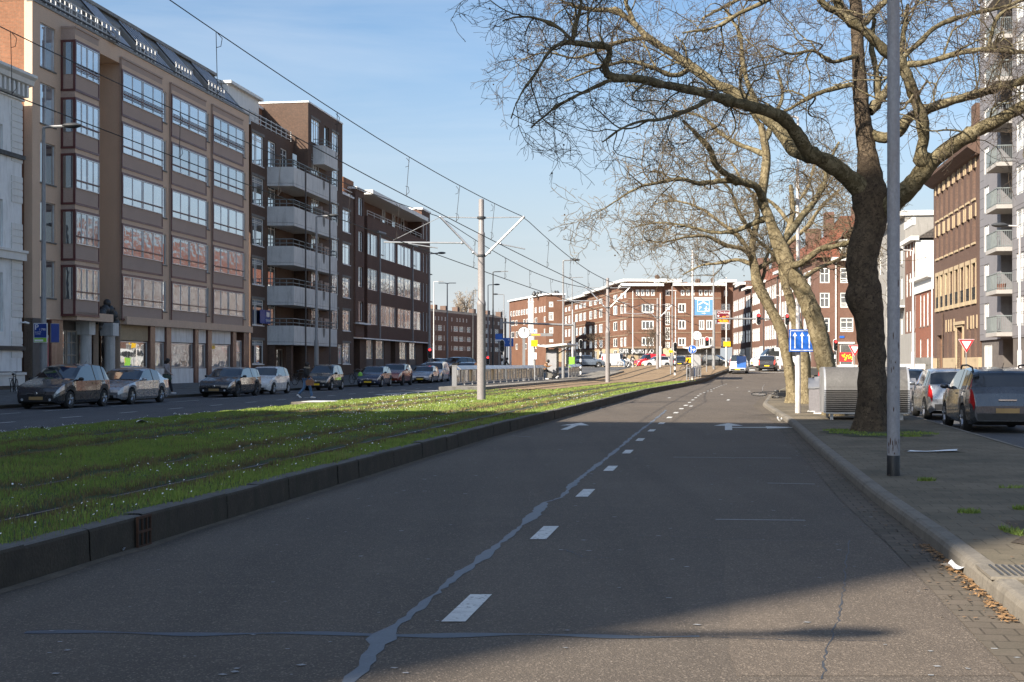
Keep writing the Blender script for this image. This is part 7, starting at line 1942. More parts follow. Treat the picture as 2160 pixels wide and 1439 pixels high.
# feeder connection hanging in front of the tan building's roof
# ------------------------------------------------------------------ lamp posts
def lamp(px, Y, z_top, arm, label, name='street_lamp', r=.085, mat='metal_pole', head='cobra', z0=None, group='street lamps', base_r=None, up=0.0, both=False):
    X = (px - CX) / FPX * Y; z0 = g(Y) + (.12 if z0 is None else z0)
    T = thing(name, label, 'street lamp', (X, Y, z0), 0, group); h = z_top - z0
    b_ = base_r or r * 1.45
    m = MB(); m.lathe([(b_, -.05), (b_, h * .26), (b_ * .95, h * .275), (r, h * .285), (r * .62, h - .05), (r * .6, h)], (0, 0, 0), (0, 0, 1), 14); m.build('pole', M[mat], T, 30)
    for sd in ((1, -1) if both else (1,)):
        ax = arm * sd
        m = MB(); m.tube([(0, 0, h - .12), (0, 0, h + .02), (ax * .15, 0, h + .06 + up * .2), (ax * .75, 0, h + .08 + up)], r * .55, 8); m.build('arm', M[mat], T)
        m = MB(); s_ = 1 if ax > 0 else -1; xh = ax * .7
        if head == 'cobra': m.ball((xh + s_ * .36, 0, h + .11 + up), .38, 12, 6, (1.0, .42, .28)); m.box(min(xh, xh + s_ * .2), max(xh, xh + s_ * .2), -.06, .06, h + .04 + up, h + .13 + up)
        else: m.box(min(xh, xh + s_ * .75), max(xh, xh + s_ * .75), -.13, .13, h + .06 + up, h + .13 + up)
        m.build('lamp_head', M['dark_metal' if head == 'cobra' else 'metal_pole'], T)
    return T
l1 = lamp(92, 51.0, 10.4, 1.0, 'tall grey lamp post beside the dark people carrier, carrying a blue parking board', r=.10, base_r=.145)
lamp(667.5, 86, 10.85, 1.0, 'grey lamp post before the pale concrete balconies', r=.10, base_r=.145)
lamp(906, 120, 11.25, 1.0, 'grey lamp post at the right end of the ribbon window office', r=.11, base_r=.15)
lamp(2151, 60, 7.6, -.75, 'pale lamp post at the frame edge before the grey flats', mat='pole_white', r=.06, base_r=.1)
lamp(1926, 74, 7.7, -.8, 'white lamp post with a left arm before the low red house', mat='pole_white', r=.06, base_r=.1)
lamp(1188, 122, 10.8, 1.1, 'grey lamp post right of the tram shelter roof', r=.1)
lamp(1040, 140, 11.0, 1.15, 'tall dark flat headed lamp post just right of the big tram pole', mat='dark_metal', r=.09, head='flat', z0=0)
lamp(1029.5, 165, 11.1, 1.0, 'slender cobra headed lamp post between tram pole and far terrace', r=.08, z0=0)
lamp(1063, 178, 10.6, -1.1, 'slim lamp post with its arm to the left above the gantry', r=.08, z0=0)
lamp(1207, 170, 12.3, .85, 'double armed flat lamp post behind the thin shelter pole', r=.08, head='flat', z0=0, both=True)
lamp(1505, 150, 12.6, .9, 'double armed cobra lamp post by the blue parking board', r=.12, z0=0, both=True, up=.12)
lamp(943.5, 150, 10.4, .3, 'straight floodlight mast beside the office corner', r=.09, head='flat', z0=0, both=True)
lamp(915, 200, 13.6, 1.0, 'pale far lamp post at the edge of the dark terrace', mat='pole_white', r=.08, head='flat', z0=0)
lamp(998, 190, 11.8, .9, 'dark far lamp post just left of the big tram pole', mat='dark_metal', r=.08, head='flat', z0=0)
sp = lamp(1683, 41.2, 9.0, -.62, 'white lamp post carrying the wide blue lane sign among leaning trees', mat='pole_white', r=.062, base_r=.082, head='flat')
lamp(12909, -2.8, 10.5, 1.9, 'grey lamp post on the grass behind the viewer, its arm shading the near road', r=.11)
# signs carried by the lamp posts are things of their own
s = thing('parking_sign', 'blue parking board with white P and green foot on the left lamp post', 'sign', (l1.location.x - .02, 50.8, 0), R(-6))
m = MB(); m.box(-.27, .25, -.05, .0, 2.4, 3.12); m.build('frame', M['sign_white'], s)
m = MB(); m.box(-.25, .23, -.056, -.05, 2.58, 3.1); m.build('panel', M['blue_deep'], s)
m = MB(); m.box(-.25, .23, -.056, -.05, 2.42, 2.57); m.mat(1); m.box(-.23, .1, -.06, -.056, 2.44, 2.51); m.build('foot_panel', [M['sign_green'], M['sign_white']], s)
lettering('P', .30, M['sign_white'], s, (-.15, -.06, 2.96)); lettering('i 790', .12, M['sign_white'], s, (.08, -.06, 2.88)); lettering('ma-za 9-23', .055, M['sign_white'], s, (-.1, -.06, 2.79)); lettering('zo 12-23', .055, M['sign_white'], s, (-.1, -.06, 2.72))
s2 = thing('side_sign', 'narrow dark sign back fixed right of the blue parking board', 'sign', (l1.location.x + .3, 51.0, 0), R(38)); m = MB(); m.box(-.02, .27, -.03, .0, 2.42, 3.1); m.build('panel', M['blue_deep'], s2); m = MB(); m.box(-.04, .29, 0, .02, 2.4, 3.12); m.build('frame', M['sign_back'], s2)
# the wide lane sign
q = at(1664, 695, 41.05); ls = thing('lane_sign', 'wide blue lane sign with white upward arrows behind the leaning trunk', 'sign', (q.x, 41.05, 0), R(-1))
w_, zt_, zb_ = 1.065, at(1664, 695, 41.05).z, at(1664, 742, 41.05).z
m = MB(); m.box(0, w_, -.03, 0, zb_, zt_); m.build('panel', M['blue_sign'], ls)
m = MB(); e = .03; tk = .022
for (a, b, c, d) in ((e, w_ - e, zb_ + e, zb_ + e + tk), (e, w_ - e, zt_ - e - tk, zt_ - e), (e, e + tk, zb_ + e, zt_ - e), (w_ - e - tk, w_ - e, zb_ + e, zt_ - e)): m.box(a, b, -.036, -.03, c, d)
m.build('border', M['sign_white'], ls)
for k in range(3):
    x = .175 + .215 * k
    m = MB(); m.box(x - .018, x + .018, -.036, -.03, zb_ + .1, zt_ - .2); m.prism_y([(x - .065, zt_ - .2), (x + .065, zt_ - .2), (x, zt_ - .085)], -.036, -.03); m.build('arrow', M['sign_white'], ls)
x = .175 + .215 * 3.3; m = MB(); m.prism_y([(x - .07, zt_ - .12), (x, zt_ - .28), (x + .07, zt_ - .12)], -.036, -.03); m.build('give_way_mark', M['sign_white'], ls)
# the rust-flecked pole in front
p = thing('pole', 'tall slender grey pole with rust flecks and black foot in front of the big tree', 'pole', (foot(1883, 1003, .12).x, 18.1, .12))
m = MB(); m.cyl((0, 0, 0), (0, 0, 11), .083, .078, 24); m.build('shaft', M['pole_rust'], p)
m = MB(); m.lathe([(.0855, -.02), (.0855, .265), (.083, .27)], (0, 0, 0), (0, 0, 1), 24); m.build('foot_band', M['black'], p)
rr = random.Random(12)
for k in range(26):
    an = rr.uniform(-2.7, -.4); z = rr.choice([rr.uniform(.25, .55), rr.uniform(.3, 2.6), rr.uniform(1.2, 1.9)]); h = rr.uniform(.01, .05); w = rr.uniform(.04, .22)
    m = MB(); n = 5; m.grid(lambda u, v: (.0842 * math.cos(an + w * (u - .5) * (1 - abs(v - .5))), .0842 * math.sin(an + w * (u - .5) * (1 - abs(v - .5))), z + h * (v - .5) * 2 + .01 * math.sin(u * 9)), np.linspace(0, 1, n), np.linspace(0, 1, n)); m.build('rust_patch', M['rust'], p)
# ------------------------------------------------------------------ kerb drain, slabs, litter
d = thing('kerb_drain', 'rusty drain grille set in the tall median kerb', 'drain', (mR(11.95) + .012, 11.95, 0), math.atan2(1, .158) )
m = MB(); m.box(-.13, .13, -.008, .02, .01, .27); m.build('opening', M['groove'], d)
m = MB()
for a in (-.135, -.045, .045, .125): m.box(a - .008, a + .012, -.02, .0, .0, .275)
for z in (.0, .13, .255): m.box(-.14, .14, -.022, .0, z, z + .022)
m.build('grille', M['rust'], d)
g2 = thing('gully_grate', 'concrete gully cover with ribbed grate in the right pavement edge', 'drain', (3.62, 9.65, .125), R(-9))
m = MB(); m.box(-.28, .32, -.3, .3, -.01, .012); m.build('cover', M['kerb_pale'], g2); m = MB(); [m.box(-.2 + .045 * i, -.185 + .045 * i, -.24, .24, .012, .022) for i in range(11)]; m.build('grate', M['dark_metal'], g2)
sl_ = thing('manhole_slab', 'pale concrete manhole slab at the far edge of the lawn', 'slab', (foot(645, 858, .2).x, 49.0, .13), R(-8)); m = MB(); m.box(-.9, .9, -1.0, 1.0, 0, .13); m.mat(1); m.box(-.6, .6, -.7, .7, .13, .14); m.build('slab', [M['kerb_pale'], M['sucrete']], sl_)
def litter(name, label, x, y, z0, sx, sy, seed, mat='sign_white', h=.02, grp=None):
    rg = random.Random(seed); p_ = foot(x, y, z0); n = 7
    m = MB(); m.grid(lambda u, v: ((u - .5) * sx * (1 + .2 * math.sin(v * 3 + seed)), (v - .5) * sy, h * (.6 + .5 * math.sin(u * 5 + seed) + .5 * math.sin(v * 4 + u * 3)) + .006), np.linspace(0, 1, n), np.linspace(0, 1, n), True)
    o = m.build(name, M[mat]); o.location = p_; tag(o, label, 'litter', grp); return o
litter('paper_sheet', 'long white sheet of paper lying on the pavement right of the pole', 1970, 953, .12, 1.0, .38, 3)
litter('paper_scrap', 'white scrap of paper on the grass edge at far left', 93, 909, .2, .2, .25, 5, h=.06)
litter('paper_scrap', 'crumpled white scrap in the grass below the silver saloon', 305, 893, .27, .3, .3, 6, h=.05)
litter('paper_scrap', 'small white scrap on the lawn edge behind the others', 375, 879, .27, .15, .2, 7, h=.06)
litter('paper_cup', 'white paper cup against the right kerb by the island nose', 1645, 888, .02, .16, .2, 8, h=.08)
litter('paper_scrap', 'dirty white wrapper in the right gutter among dry leaves', 2010, 1200, .01, .1, .35, 9, h=.03)
litter('drink_can', 'crushed pale can at the foot of the kerb drain', 248, 1166, .0, .12, .05, 10, 'alu', .03)
litter('plastic_bottle', 'clear crushed bottle by the sunlit median kerb', 1307, 842, .0, .3, .25, 11, 'headlight', .09)
litter('paper_scrap', 'pale scrap under the sunlit median kerb near the bottle', 1260, 862, 0, .25, .15, 12, h=.03)
# ------------------------------------------------------------------ bins, bicycle drum, containers on the island
bx = thing('bicycle_locker', 'rounded corrugated steel bicycle locker on short legs behind the big trunk', 'bicycle locker', (foot(1744, 886, .12).x, 36.2, .12), R(-9))
prof = [(0, .18), (-.0, .75)] + [(.52 - .52 * math.cos(a), .78 + .58 * math.sin(a)) for a in np.linspace(.12, 1.35, 9)] + [(.75, 1.40), (1.85, 1.36), (1.9, .18)]
m = MB(); N_ = len(prof)
def cor(i, j): return 0
rib = []
for k in range(46):
    t = k / 45; z = .18 + .62 * t; rib.append((-.02 if k % 4 < 2 else .03, z))
full = rib + [(.52 - .52 * math.cos(a), .80 + .60 * math.sin(a)) for a in np.linspace(.05, 1.5, 14)] + [(1.2, 1.40), (1.9, 1.36)]
for (a, b) in zip(full[:-1], full[1:]): m.quad((0, a[0], a[1]), (2.1, a[0], a[1]), (2.1, b[0], b[1]), (0, b[0], b[1]))
m.quad((0, 1.9, .18), (2.1, 1.9, .18), (2.1, 1.9, 1.36), (0, 1.9, 1.36)); m.build('shell', M['corrugated'], bx)
m = MB(); ed = [(a[0], a[1]) for a in full] + [(1.9, .18)]; m.prism_x(ed, -.05, 0); m.prism_x(ed, 2.1, 2.15); m.build('end_panel', M['alu'], bx)
for (x, y) in ((.15, .12), (1.95, .12), (.15, 1.7), (1.95, 1.7)): m = MB(); m.box(x - .04, x + .04, y - .04, y + .04, 0, .2); m.build('leg', M['alu'], bx)
m = MB(); m.box(1.45, 1.75, -.05, -.01, .72, .76); m.box(1.6, 1.66, -.07, -.01, .66, .8); m.build('handle', M['dark_metal'], bx)
m = MB(); m.box(0, 2.1, -.03, .0, .16, .2); m.build('bottom_rail', M['steel'], bx)
def container(px, py, Y, label, w=.62, h=1.0, rz=-14):
    c = thing('waste_container', label, 'container', ((px - CX) / FPX * Y, Y, .12), R(rz), 'grey waste containers on the island')
    m = MB(); m.prism_x([(0, 0), (w, 0), (w, h * 1.02), (w * .55, h * 1.02), (0, h * .72)], 0, w); m.build('body', M['panel_grey'], c)
    m = MB(); m.prism_x([(-.03, h * .72), (w * .55, h * 1.02), (w * .55, h * 1.05), (-.03, h * .76)], -.02, w + .02); m.build('lid', M['steel'], c)
    m = MB(); m.box(-.04, w + .04, -.04, w + .04, 0, .03); m.build('base_plate', M['sucrete'], c)
container(1706, 862, 42.2, 'grey slant topped waste container, farther of the pair left of the bicycle locker', .5, 1.0)
container(1719, 866, 40.6, 'grey slant topped waste container, nearer of the pair beside the bicycle locker', .55, 1.05)
container(1893, 866, 43.5, 'big pale grey container with a sloped shoulder right of the grey pole', .62, .98, -4)
# ------------------------------------------------------------------ bicycles
def bicycle(name, label, loc, rz, lie=False, col='black', group='bicycles', basket=False, r=.34):
    T = thing(name, label, 'bicycle', loc, rz, group)
    hubs = ((-.52, r), (.56, r))
    F = lambda m: m
    for hx, hz in hubs:
        m = MB(); pts = [(hx + r * math.cos(a), 0, hz + r * math.sin(a)) for a in np.linspace(0, 2 * math.pi, 25)]; m.tube(pts, .021, 6, False); wl_ = m.build('wheel', M['tyre'], T)
        m = MB()
        for k in range(12): a = k * math.pi / 6; m.tube([(hx, 0, hz), (hx + r * math.cos(a), 0, hz + r * math.sin(a))], .004, 3, False)
        m.build('spokes', M['alu'], wl_)
    m = MB()
    bb, st, hd = (-.05, 0, .30), (-.22, 0, .82), (.40, 0, .80)
    for a, b in ((bb, st), (st, hd), (bb, hd), (bb, (-.52, .05, r)), (bb, (-.52, -.05, r)), (st, (-.52, 0, r))): m.tube([a, b], .018, 6)
    m.tube([(.37, 0, .95), hd, (.56, 0, r)], .017, 6); m.build('frame', M[col], T)
    m = MB(); m.tube([(.30, .28, 1.0), (.38, .14, 1.03), (.37, 0, .98), (.38, -.14, 1.03), (.30, -.28, 1.0)], .014, 6); m.build('handlebar', M['steel'], T)
    m = MB(); m.ball((-.24, 0, .92), .13, 8, 5, (1, .6, .4)); m.cyl((-.22, 0, .8), (-.24, 0, .9), .014, n=6); m.build('saddle', M['black'], T)
    m = MB(); m.box(-.85, -.38, -.08, .08, .72, .74); m.tube([(-.8, .07, .73), (-.52, .07, r)], .008, 4); m.tube([(-.8, -.07, .73), (-.52, -.07, r)], .008, 4); m.build('carrier', M['black'], T)
    if basket: m = MB(); m.box(.45, .8, -.2, .2, .75, 1.02); m.build('basket', M['door_wood'], T)
    if lie: T.rotation_euler = (R(78), 0, rz)
    return T
q = foot(1642, 838, .12); bicycle('bicycle', 'dark bicycle fallen flat at the foot of the slim leaning tree', (q.x - .3, q.y - .1, .18), R(172), True)
q = foot(1662, 842, .12); bicycle('bicycle', 'second fallen bicycle tangled against the sign post side of the first', (q.x + .1, q.y + .8, .16), R(20), True, 'dark_metal')
q = foot(1690, 826, .12); bicycle('bicycle', 'bicycle standing between the pale tree and the containers', (q.x, 60, .12), R(70))
q = foot(1722, 823, .12); bicycle('bicycle', 'bicycle with handlebars showing over the grey containers', (13.4, 58, .12), R(60))
for x, Y, lb in ((30, 62.0, 'bicycle leaning in the dark passage by the white house'), (633, 90, 'bicycle with pale tyres behind the crossing person'), (752, 95.5, 'bicycle with a green bag behind the small dark hatchback'), (800, 118, 'bicycle racked before the office windows, left one'), (812, 120, 'bicycle racked before the office windows, right one')):
    X = (x - CX) / FPX * Y; bicycle('bicycle', lb, (X, Y, .22), R(100 if Y < 70 else 60))
bgY = 95; m = MB(); m.ball((0, 0, .55), .3, 10, 7, (.6, .5, 1)); pb = thing('pannier_bag', 'bright green pannier bag on the bicycle behind the small dark hatchback', 'bag', ((748 + 12 - CX) / FPX * bgY, bgY, .2)); m.build('bag', M['sign_green'], pb)
# ------------------------------------------------------------------ tram stop: railing panels, shelters, clocks, displays
def rail_panel(Y, label):
    X = pA(Y) + .12; X2 = pA(Y + 2.0) + .12
    T = thing('platform_railing', label, 'railing', (X, Y, H_ + g(Y)), math.atan2(2.0, X2 - X), 'railing panels along the left platform')
    m = MB(); [m.box(x - .03, x + .03, -.03, .03, -.4, 1.02) for x in (0, 1.98)]; m.box(0, 2, -.03, .03, .98, 1.04); m.box(0, 2, -.02, .02, .12, .17); m.prism_x([(-.28, .88), (-.22, .86), (.06, 1.04), (.06, 1.09), (0.0, 1.09)], 0, 2.0); m.build('frame', M['steel'], T)
    m = MB(); m.box(.08, .72, -.012, .012, .2, .86); m.build('panel', M['pane_clear'], T); m = MB(); m.box(.78, 1.22, -.012, .012, .2, .86); m.build('panel', M['panel_grey'], T); m = MB(); m.box(1.28, 1.92, -.012, .012, .2, .86); m.build('panel', M['cream' if RB.random() < .4 else 'pane_clear'], T)
    return T
proto = None
for k in range(14):
    Y = 73.5 + 2.03 * k
    rail_panel(Y, 'steel framed railing panel with glass and grey infill on the platform edge')
pe = thing('end_post', 'stout square grey post ending the platform railing', 'post', (pA(73.0) + .12, 73.0, 0)); m = MB(); m.box(-.12, .12, -.12, .12, 0, 1.5); m.box(-.14, .14, -.14, .14, 1.5, 1.54); m.build('post', M['metal_pole'], pe)
for k in range(3): rail_panel(114.0 + 2.05 * k, 'steel framed railing panel beyond the shelter by the yellow green bin')
def shelter(X, Y, rz, z, label, L=5.2):
    T = thing('tram_shelter', label, 'shelter', (X, Y, z), rz)
    m = MB(); m.prism_x([(-1.35, 2.75), (-1.4, 2.62), (.2, 2.42), (1.0, 2.55), (1.05, 2.68), (.2, 2.62)], -.6, L + .4); m.build('roof', M['white'], T)
    for x in (.1, L - .3): m = MB(); m.box(x, x + .16, .15, .33, 0, 2.5); m.bar((x + .08, .2, 2.0), (x + .08, -.9, 2.62), .07); m.build('post', M['metal_pole'], T)
    m = MB(); m.box(.0, .12, -.55, .3, .1, 2.3); m.build('end_wall', M['concrete_dark'], T); m = MB(); m.box(.3, L - .3, .3, .33, .3, 2.1); m.build('back_pane', M['pane_clear'], T)
    m = MB(); m.box(.6, L - 1.2, -.25, .15, .42, .48); m.box(.8, .9, -.1, .0, 0, .42); m.box(L - 1.6, L - 1.5, -.1, 0, 0, .42); m.build('bench', M['steel'], T)
    m = MB(); m.box(-.03, -.0, -.5, .2, .5, 2.1); m.build('poster_case', M['sign_back'], T)
    return T
sY = 104.0; szz = H_ + g(sY); shelter(pA(sY) + .25, sY, math.atan2(1, .2), szz, 'white roofed tram shelter on the left platform')
sY = 121.0; shelter((1466 - CX) / FPX * sY, sY, R(78), .3 + g(sY), 'tram shelter with dark canopy edge on the right platform', 4.5)
def clock(px, py, Y, label):
    X = (px - CX) / FPX * Y; zc = at(px, py, Y).z; z0 = g(Y) + .35
    T = thing('clock', label, 'clock', (X, Y, z0)); m = MB(); m.box(-.1, .1, -.08, .08, 0, zc - z0 - .35); m.build('post', M['metal_pole'], T)
    m = MB(); m.lathe([(0, -.1), (.42, -.1), (.44, -.06), (.44, .06), (.42, .1), (0, .1)], (0, 0, zc - z0), (0, 1, 0), 24); m.build('case', M['sign_white'], T)
    m = MB(); m.lathe([(.4, -.105), (.44, -.105)], (0, 0, zc - z0), (0, 1, 0), 24); m.box(-.02, .02, -.112, -.104, zc - z0 - .26, zc - z0 + .02); m.bar((0, -.11, zc - z0), (.06, -.11, zc - z0 + .32), .035); m.build('hands', M['black'], T)
clock(1105, 702, 98, 'round white station clock on a grey post at the left platform'); clock(1470, 708, 124, 'round white clock above the right tram shelter')
dY = 103; q = at(1142, 706, dY); dsp = thing('departure_display', 'flat grey departure display with amber text over the left platform', 'display', (q.x, dY, q.z), 0)
m = MB(); m.box(-.85, .85, -.15, .15, -.12, .1); m.build('case', M['metal_pole'], dsp); m = MB(); m.box(-.75, -.1, -.16, -.15, -.08, .04); m.build('screen', M['display'], dsp); m = MB(); m.tube([(-.8, 0, 0), (-1.35, 0, -.25), (-1.35, 0, -q.z + g(dY) + .4)], .07, 8); m.build('post', M['metal_pole'], dsp)
def board(name, label, px0, px1, py0, py1, Y, mat, text=None, tm='sign_white', post=True, size=None, cat='sign', border=None, group=None, pz=None):
    a, b = at(px0, py0, Y), at(px1, py1, Y); w, h = b.x - a.x, a.z - b.z; c = (a.x + b.x) / 2
    T = thing(name, label, cat, (c, Y, g(Y)), 0, group); zb, zt = b.z - g(Y), a.z - g(Y)
    m = MB(); m.box(-w / 2, w / 2, -.04, .04, zb, zt); m.build('panel', M[mat], T)
    if border:
        m = MB(); t = min(w, h) * .05
        for (p, q, r, s) in ((-w / 2, w / 2, zb, zb + t), (-w / 2, w / 2, zt - t, zt), (-w / 2, -w / 2 + t, zb + t, zt - t), (w / 2 - t, w / 2, zb + t, zt - t)): m.box(p, q, -.05, -.04, r, s)
        m.build('border', M[border], T)
    if text:
        for k, (s_, sz, dx, dz) in enumerate(text): lettering(s_, sz * h, M[tm], T, (dx * w, -.05, (zb + zt) / 2 + dz * h))
    if post: m = MB(); m.cyl((0, .1, 0), (0, .1, zt), .055, n=10); m.build('post', M['metal_pole'], T)
    return T
board('stop_sign_board', 'yellow timetable board on a white post left of the shelter roof', 1120, 1134, 717.5, 731, 97, 'sign_yellow')
board('shop_sign', 'white sign with a blue letter A above the departure display', 1122, 1133, 694, 704.5, 180, 'sign_white', [('A', 1.0, 0, 0)], 'blue_sign')
board('shop_sign', 'blue and white shop sign on a pole right of the big tram pole', 1045, 1060, 704, 720, 130, 'blue_sign', [('HEMA', .0001, 0, 0)] if False else None, border=None)
q = at(1052, 718, 129.9); m = MB(); m.box(-.33, .33, -.06, .0, -.05, .06); o_ = thing('shop_sign_strip', 'white strip along the foot of the blue shop sign', 'sign', (q.x, 129.8, q.z)); m.build('strip', M['sign_white'], o_)
board('direction_sign', 'wide blue direction sign with white arrows behind the shop sign', 1057, 1083, 713, 731, 160, 'blue_sign', [('^', .7, -.25, -.2), ('^', .7, .25, -.2), ('A16', .28, .2, .25)])
board('notice', 'white notice plate on a thin white post before the shelter end', 1124, 1132, 744, 758, 92, 'sign_white')
board('notice', 'tall white notice on a grey pole before the brick corner', 1389, 1395.5, 731, 748, 150, 'sign_white', [('2', .6, 0, 0)], 'black')
board('waste_bin_sign', 'yellow green waste bin at the far end of the left platform', 1200, 1212, 753, 776, 120, 'sign_green', post=False, cat='bin')
board('yellow_sign', 'yellow diversion sign on a barred post before the right terrace', 1526, 1541, 720.5, 731, 150, 'sign_yellow')
board('yellow_sign', 'small yellow sign on a grey post by the barred signal', 1411, 1419, 739, 744, 128, 'sign_yellow')
# parking house board between two posts
P_ = board('parking_board', 'large light blue covered parking board with white house and walking figure', 1464, 1503, 627, 665, 132, 'blue_light', [('P', .30, -.17, -.12), ('+', .16, .06, -.14)], post=False)
wP, zP0, zP1 = 39 / FPX * 132, at(0, 665, 132).z - g(132), at(0, 627, 132).z - g(132); hP = zP1 - zP0
m = MB(); m.box(-wP / 2, wP / 2, -.046, -.04, zP1 - hP * .13, zP1); m.build('header', M['sign_white'], P_)
m = MB(); t = .045
for (a, b, c, d) in ((-.3, .3, .2, .2), ): pass
x0, x1, z0_, z1_ = -wP * .32, wP * .33, zP0 + hP * .2, zP0 + hP * .84
for (a, b, c, d) in ((x0, x1, z0_, z0_ + t), (x0, x1, z1_ - t, z1_), (x0, x0 + t, z0_ + t, z1_ - t), (x1 - t, x1, z0_ + t, z1_ - t)): m.box(a, b, -.048, -.04, c, d)
m.prism_y([(x0 * .8, zP0 + hP * .62), (0, zP0 + hP * .78), (x1 * .8, zP0 + hP * .62), (x1 * .8, zP0 + hP * .55), (0, zP0 + hP * .69), (x0 * .8, zP0 + hP * .55)], -.048, -.04)
xc = wP * .16; zc = zP0 + hP * .36
m.ball((xc, -.045, zc + hP * .12), .05, 8, 4, (1, .2, 1)); m.bar((xc, -.045, zc + hP * .08), (xc, -.045, zc - hP * .02), .07); m.bar((xc, -.045, zc - hP * .02), (xc - .12, -.045, zc - hP * .14), .05); m.bar((xc, -.045, zc - hP * .02), (xc + .12, -.045, zc - hP * .14), .05); m.bar((xc, -.045, zc + hP * .06), (xc + .16, -.045, zc), .04); m.box(xc + .18, xc + .3, -.05, -.04, zc - hP * .14, zc - hP * .02)
m.bar((-.15, -.045, zP0 + hP * .1), (.15, -.045, zP0 + hP * .1), .05); m.prism_y([(.1, zP0 + hP * .05), (.24, zP0 + hP * .1), (.1, zP0 + hP * .15)], -.05, -.04)
m.build('pictogram', M['sign_white'], P_)
m = MB(); m.box(-wP / 2 - .22, -wP / 2, -.1, .1, zP0, zP1); m.build('bracket', M['sign_back'], P_)
tp_ = thing('sign_post', 'tall pale post at the railing carrying the round blue arrow sign', 'post', ((1461 - CX) / FPX * 112, 112, g(112) + .3)); m = MB(); m.cyl((0, 0, 0), (0, 0, 10.6), .1, .075, 14); m.build('post', M['pole_white'], tp_)
rs = thing('direction_roundel', 'round blue sign with white straight and right arrows on a pale post', 'sign', ((1460 - CX) / FPX * 112, 111.85, at(0, 737, 112).z)); m = MB(); m.lathe([(0, -.02), (.33, -.02), (.35, 0), (0, .0)], (0, 0, 0), (0, 1, 0), 24); m.build('disc', M['blue_sign'], rs)
m = MB(); m.box(-.14, -.08, -.03, -.02, -.25, .12); m.prism_y([(-.21, .1), (-.01, .1), (-.11, .26)], -.03, -.02); m.box(-.08, .14, -.03, -.02, -.06, 0); m.box(.06, .1, -.03, -.02, -.24, -.06); m.prism_y([(.12, -.14), (.28, -.03), (.12, .08)], -.03, -.02); m.build('arrows', M['sign_white'], rs); m = MB(); m.lathe([(.33, -.026), (.35, -.026)], (0, 0, 0), (0, 1, 0), 24); m.build('rim', M['sign_white'], rs)
cs = board('restaurant_sign', 'dark red chicken restaurant sign with orange picture on a grey mast', 1511, 1540, 654, 683.5, 145, 'maroon_sign', [('Chicking', .26, .02, .32)], post=False, border='sign_back')
wC = 29 / FPX * 145; zc0, zc1 = at(0, 683.5, 145).z - g(145), at(0, 654, 145).z - g(145)
rr = random.Random(9)
m = MB(); [m.ball((rr.uniform(-.42, .42) * wC * .8, -.045, zc0 + (zc1 - zc0) * rr.uniform(.16, .52)), rr.uniform(.08, .16), 7, 4, (1.2, .2, .8)) for _ in range(26)]; m.build('food_picture', M['orange'], cs)
m = MB(); [m.ball((rr.uniform(-.4, .4) * wC * .8, -.06, zc0 + (zc1 - zc0) * rr.uniform(.15, .45)), rr.uniform(.04, .08), 6, 4, (1.2, .2, .8)) for _ in range(22)]; m.build('food_highlight', M['sign_yellow'], cs)
m = MB(); m.box(-wC * .4, wC * .4, -.05, -.04, zc0 + .08, zc0 + .14); m.lathe([(0, -.06), (.1, -.06)], (-wC * .36, 0, zc0 + (zc1 - zc0) * .58), (0, 1, 0), 12); m.bar((wC * .2, -.05, zc0 + (zc1 - zc0) * .56), (wC * .42, -.05, zc0 + (zc1 - zc0) * .56), .04); m.build('small_print', M['sign_white'], cs)
m = MB(); m.box(-wC / 2 - .3, -wC / 2, -.12, .12, zc0, zc1); m.build('light_box_side', M['sign_back'], cs)
# ------------------------------------------------------------------ traffic signals
def signal(px, py, Y, label, post=True, s=1.0, lit=True, banded=False, pz=None):
    X = (px - CX) / FPX * Y; zc = at(px, py, Y).z
    T = thing('traffic_light', label, 'traffic light', (X, Y, zc), 0, 'traffic lights at the crossing')
    m = MB(); n = 12; ol = [(.16 * s * math.cos(a), .30 * s + .16 * s * math.sin(a)) for a in np.linspace(0, math.pi, n)] + [(.16 * s * math.cos(a), -.30 * s + .16 * s * math.sin(a)) for a in np.linspace(math.pi, 2 * math.pi, n)]
    m.prism_y([(p[0] * 1.18, p[1] * 1.1) for p in ol], .0, .02); m.build('backboard', M['sign_white'], T)
    m = MB(); m.prism_y(ol, -.16, 0); m.build('housing', M['black'], T)
    for k, dz in enumerate((.28, 0, -.28)):
        m = MB(); m.disc((0, -.165, dz * s), (0, -1, 0), .1 * s, 14); m.build('lens', M['lamp_red'] if (k == 0 and lit) else M['dark_metal'], T)
        m = MB(); m.lathe([(.115 * s, 0), (.115 * s, .12)], (0, -.16, dz * s), (0, -1, 0), 12); m.build('hood', M['black'], T)
    if post:
        h = zc - g(Y); m = MB()
        if banded:
            for k in range(9): m.mat(k % 2); m.cyl((.0, .1, -h + (h - .5) * k / 9), (.0, .1, -h + (h - .5) * (k + 1) / 9), .09, n=10)
        else: m.cyl((0, .1, -h), (0, .1, -.4), .06, n=10)
        m.build('post', [M['black' if banded else 'metal_pole'], M['sign_white']], T)
    return T
signal(1600, 673, 142, 'red traffic light hung on the gantry, left of two before the terrace', False, 1.25); signal(1660, 674, 142, 'red traffic light hung on the gantry, right of two between the tree trunks', False, 1.25)
signal(1762, 728, 110, 'red traffic light with white backboard left of the big trunk', True, .95, banded=True); signal(1491, 722, 135, 'red traffic light above the right tram shelter', True, 1.1)
signal(1059, 730, 120, 'dark traffic light seen from behind beside the big tram pole', True, 1.1, False, True); signal(1029, 760, 130, 'low red signal at the left crossing of the tram track', True, .9, True, True); signal(1225, 726, 128, 'traffic light on a barred post in front of the steel blue car', True, .9, False, True); signal(1424, 732, 126, 'traffic light on a barred post by the right platform', True, .9, False, True); signal(907, 745, 118, 'dark traffic light at the corner of the ribbon window office', True, 1.0, True)
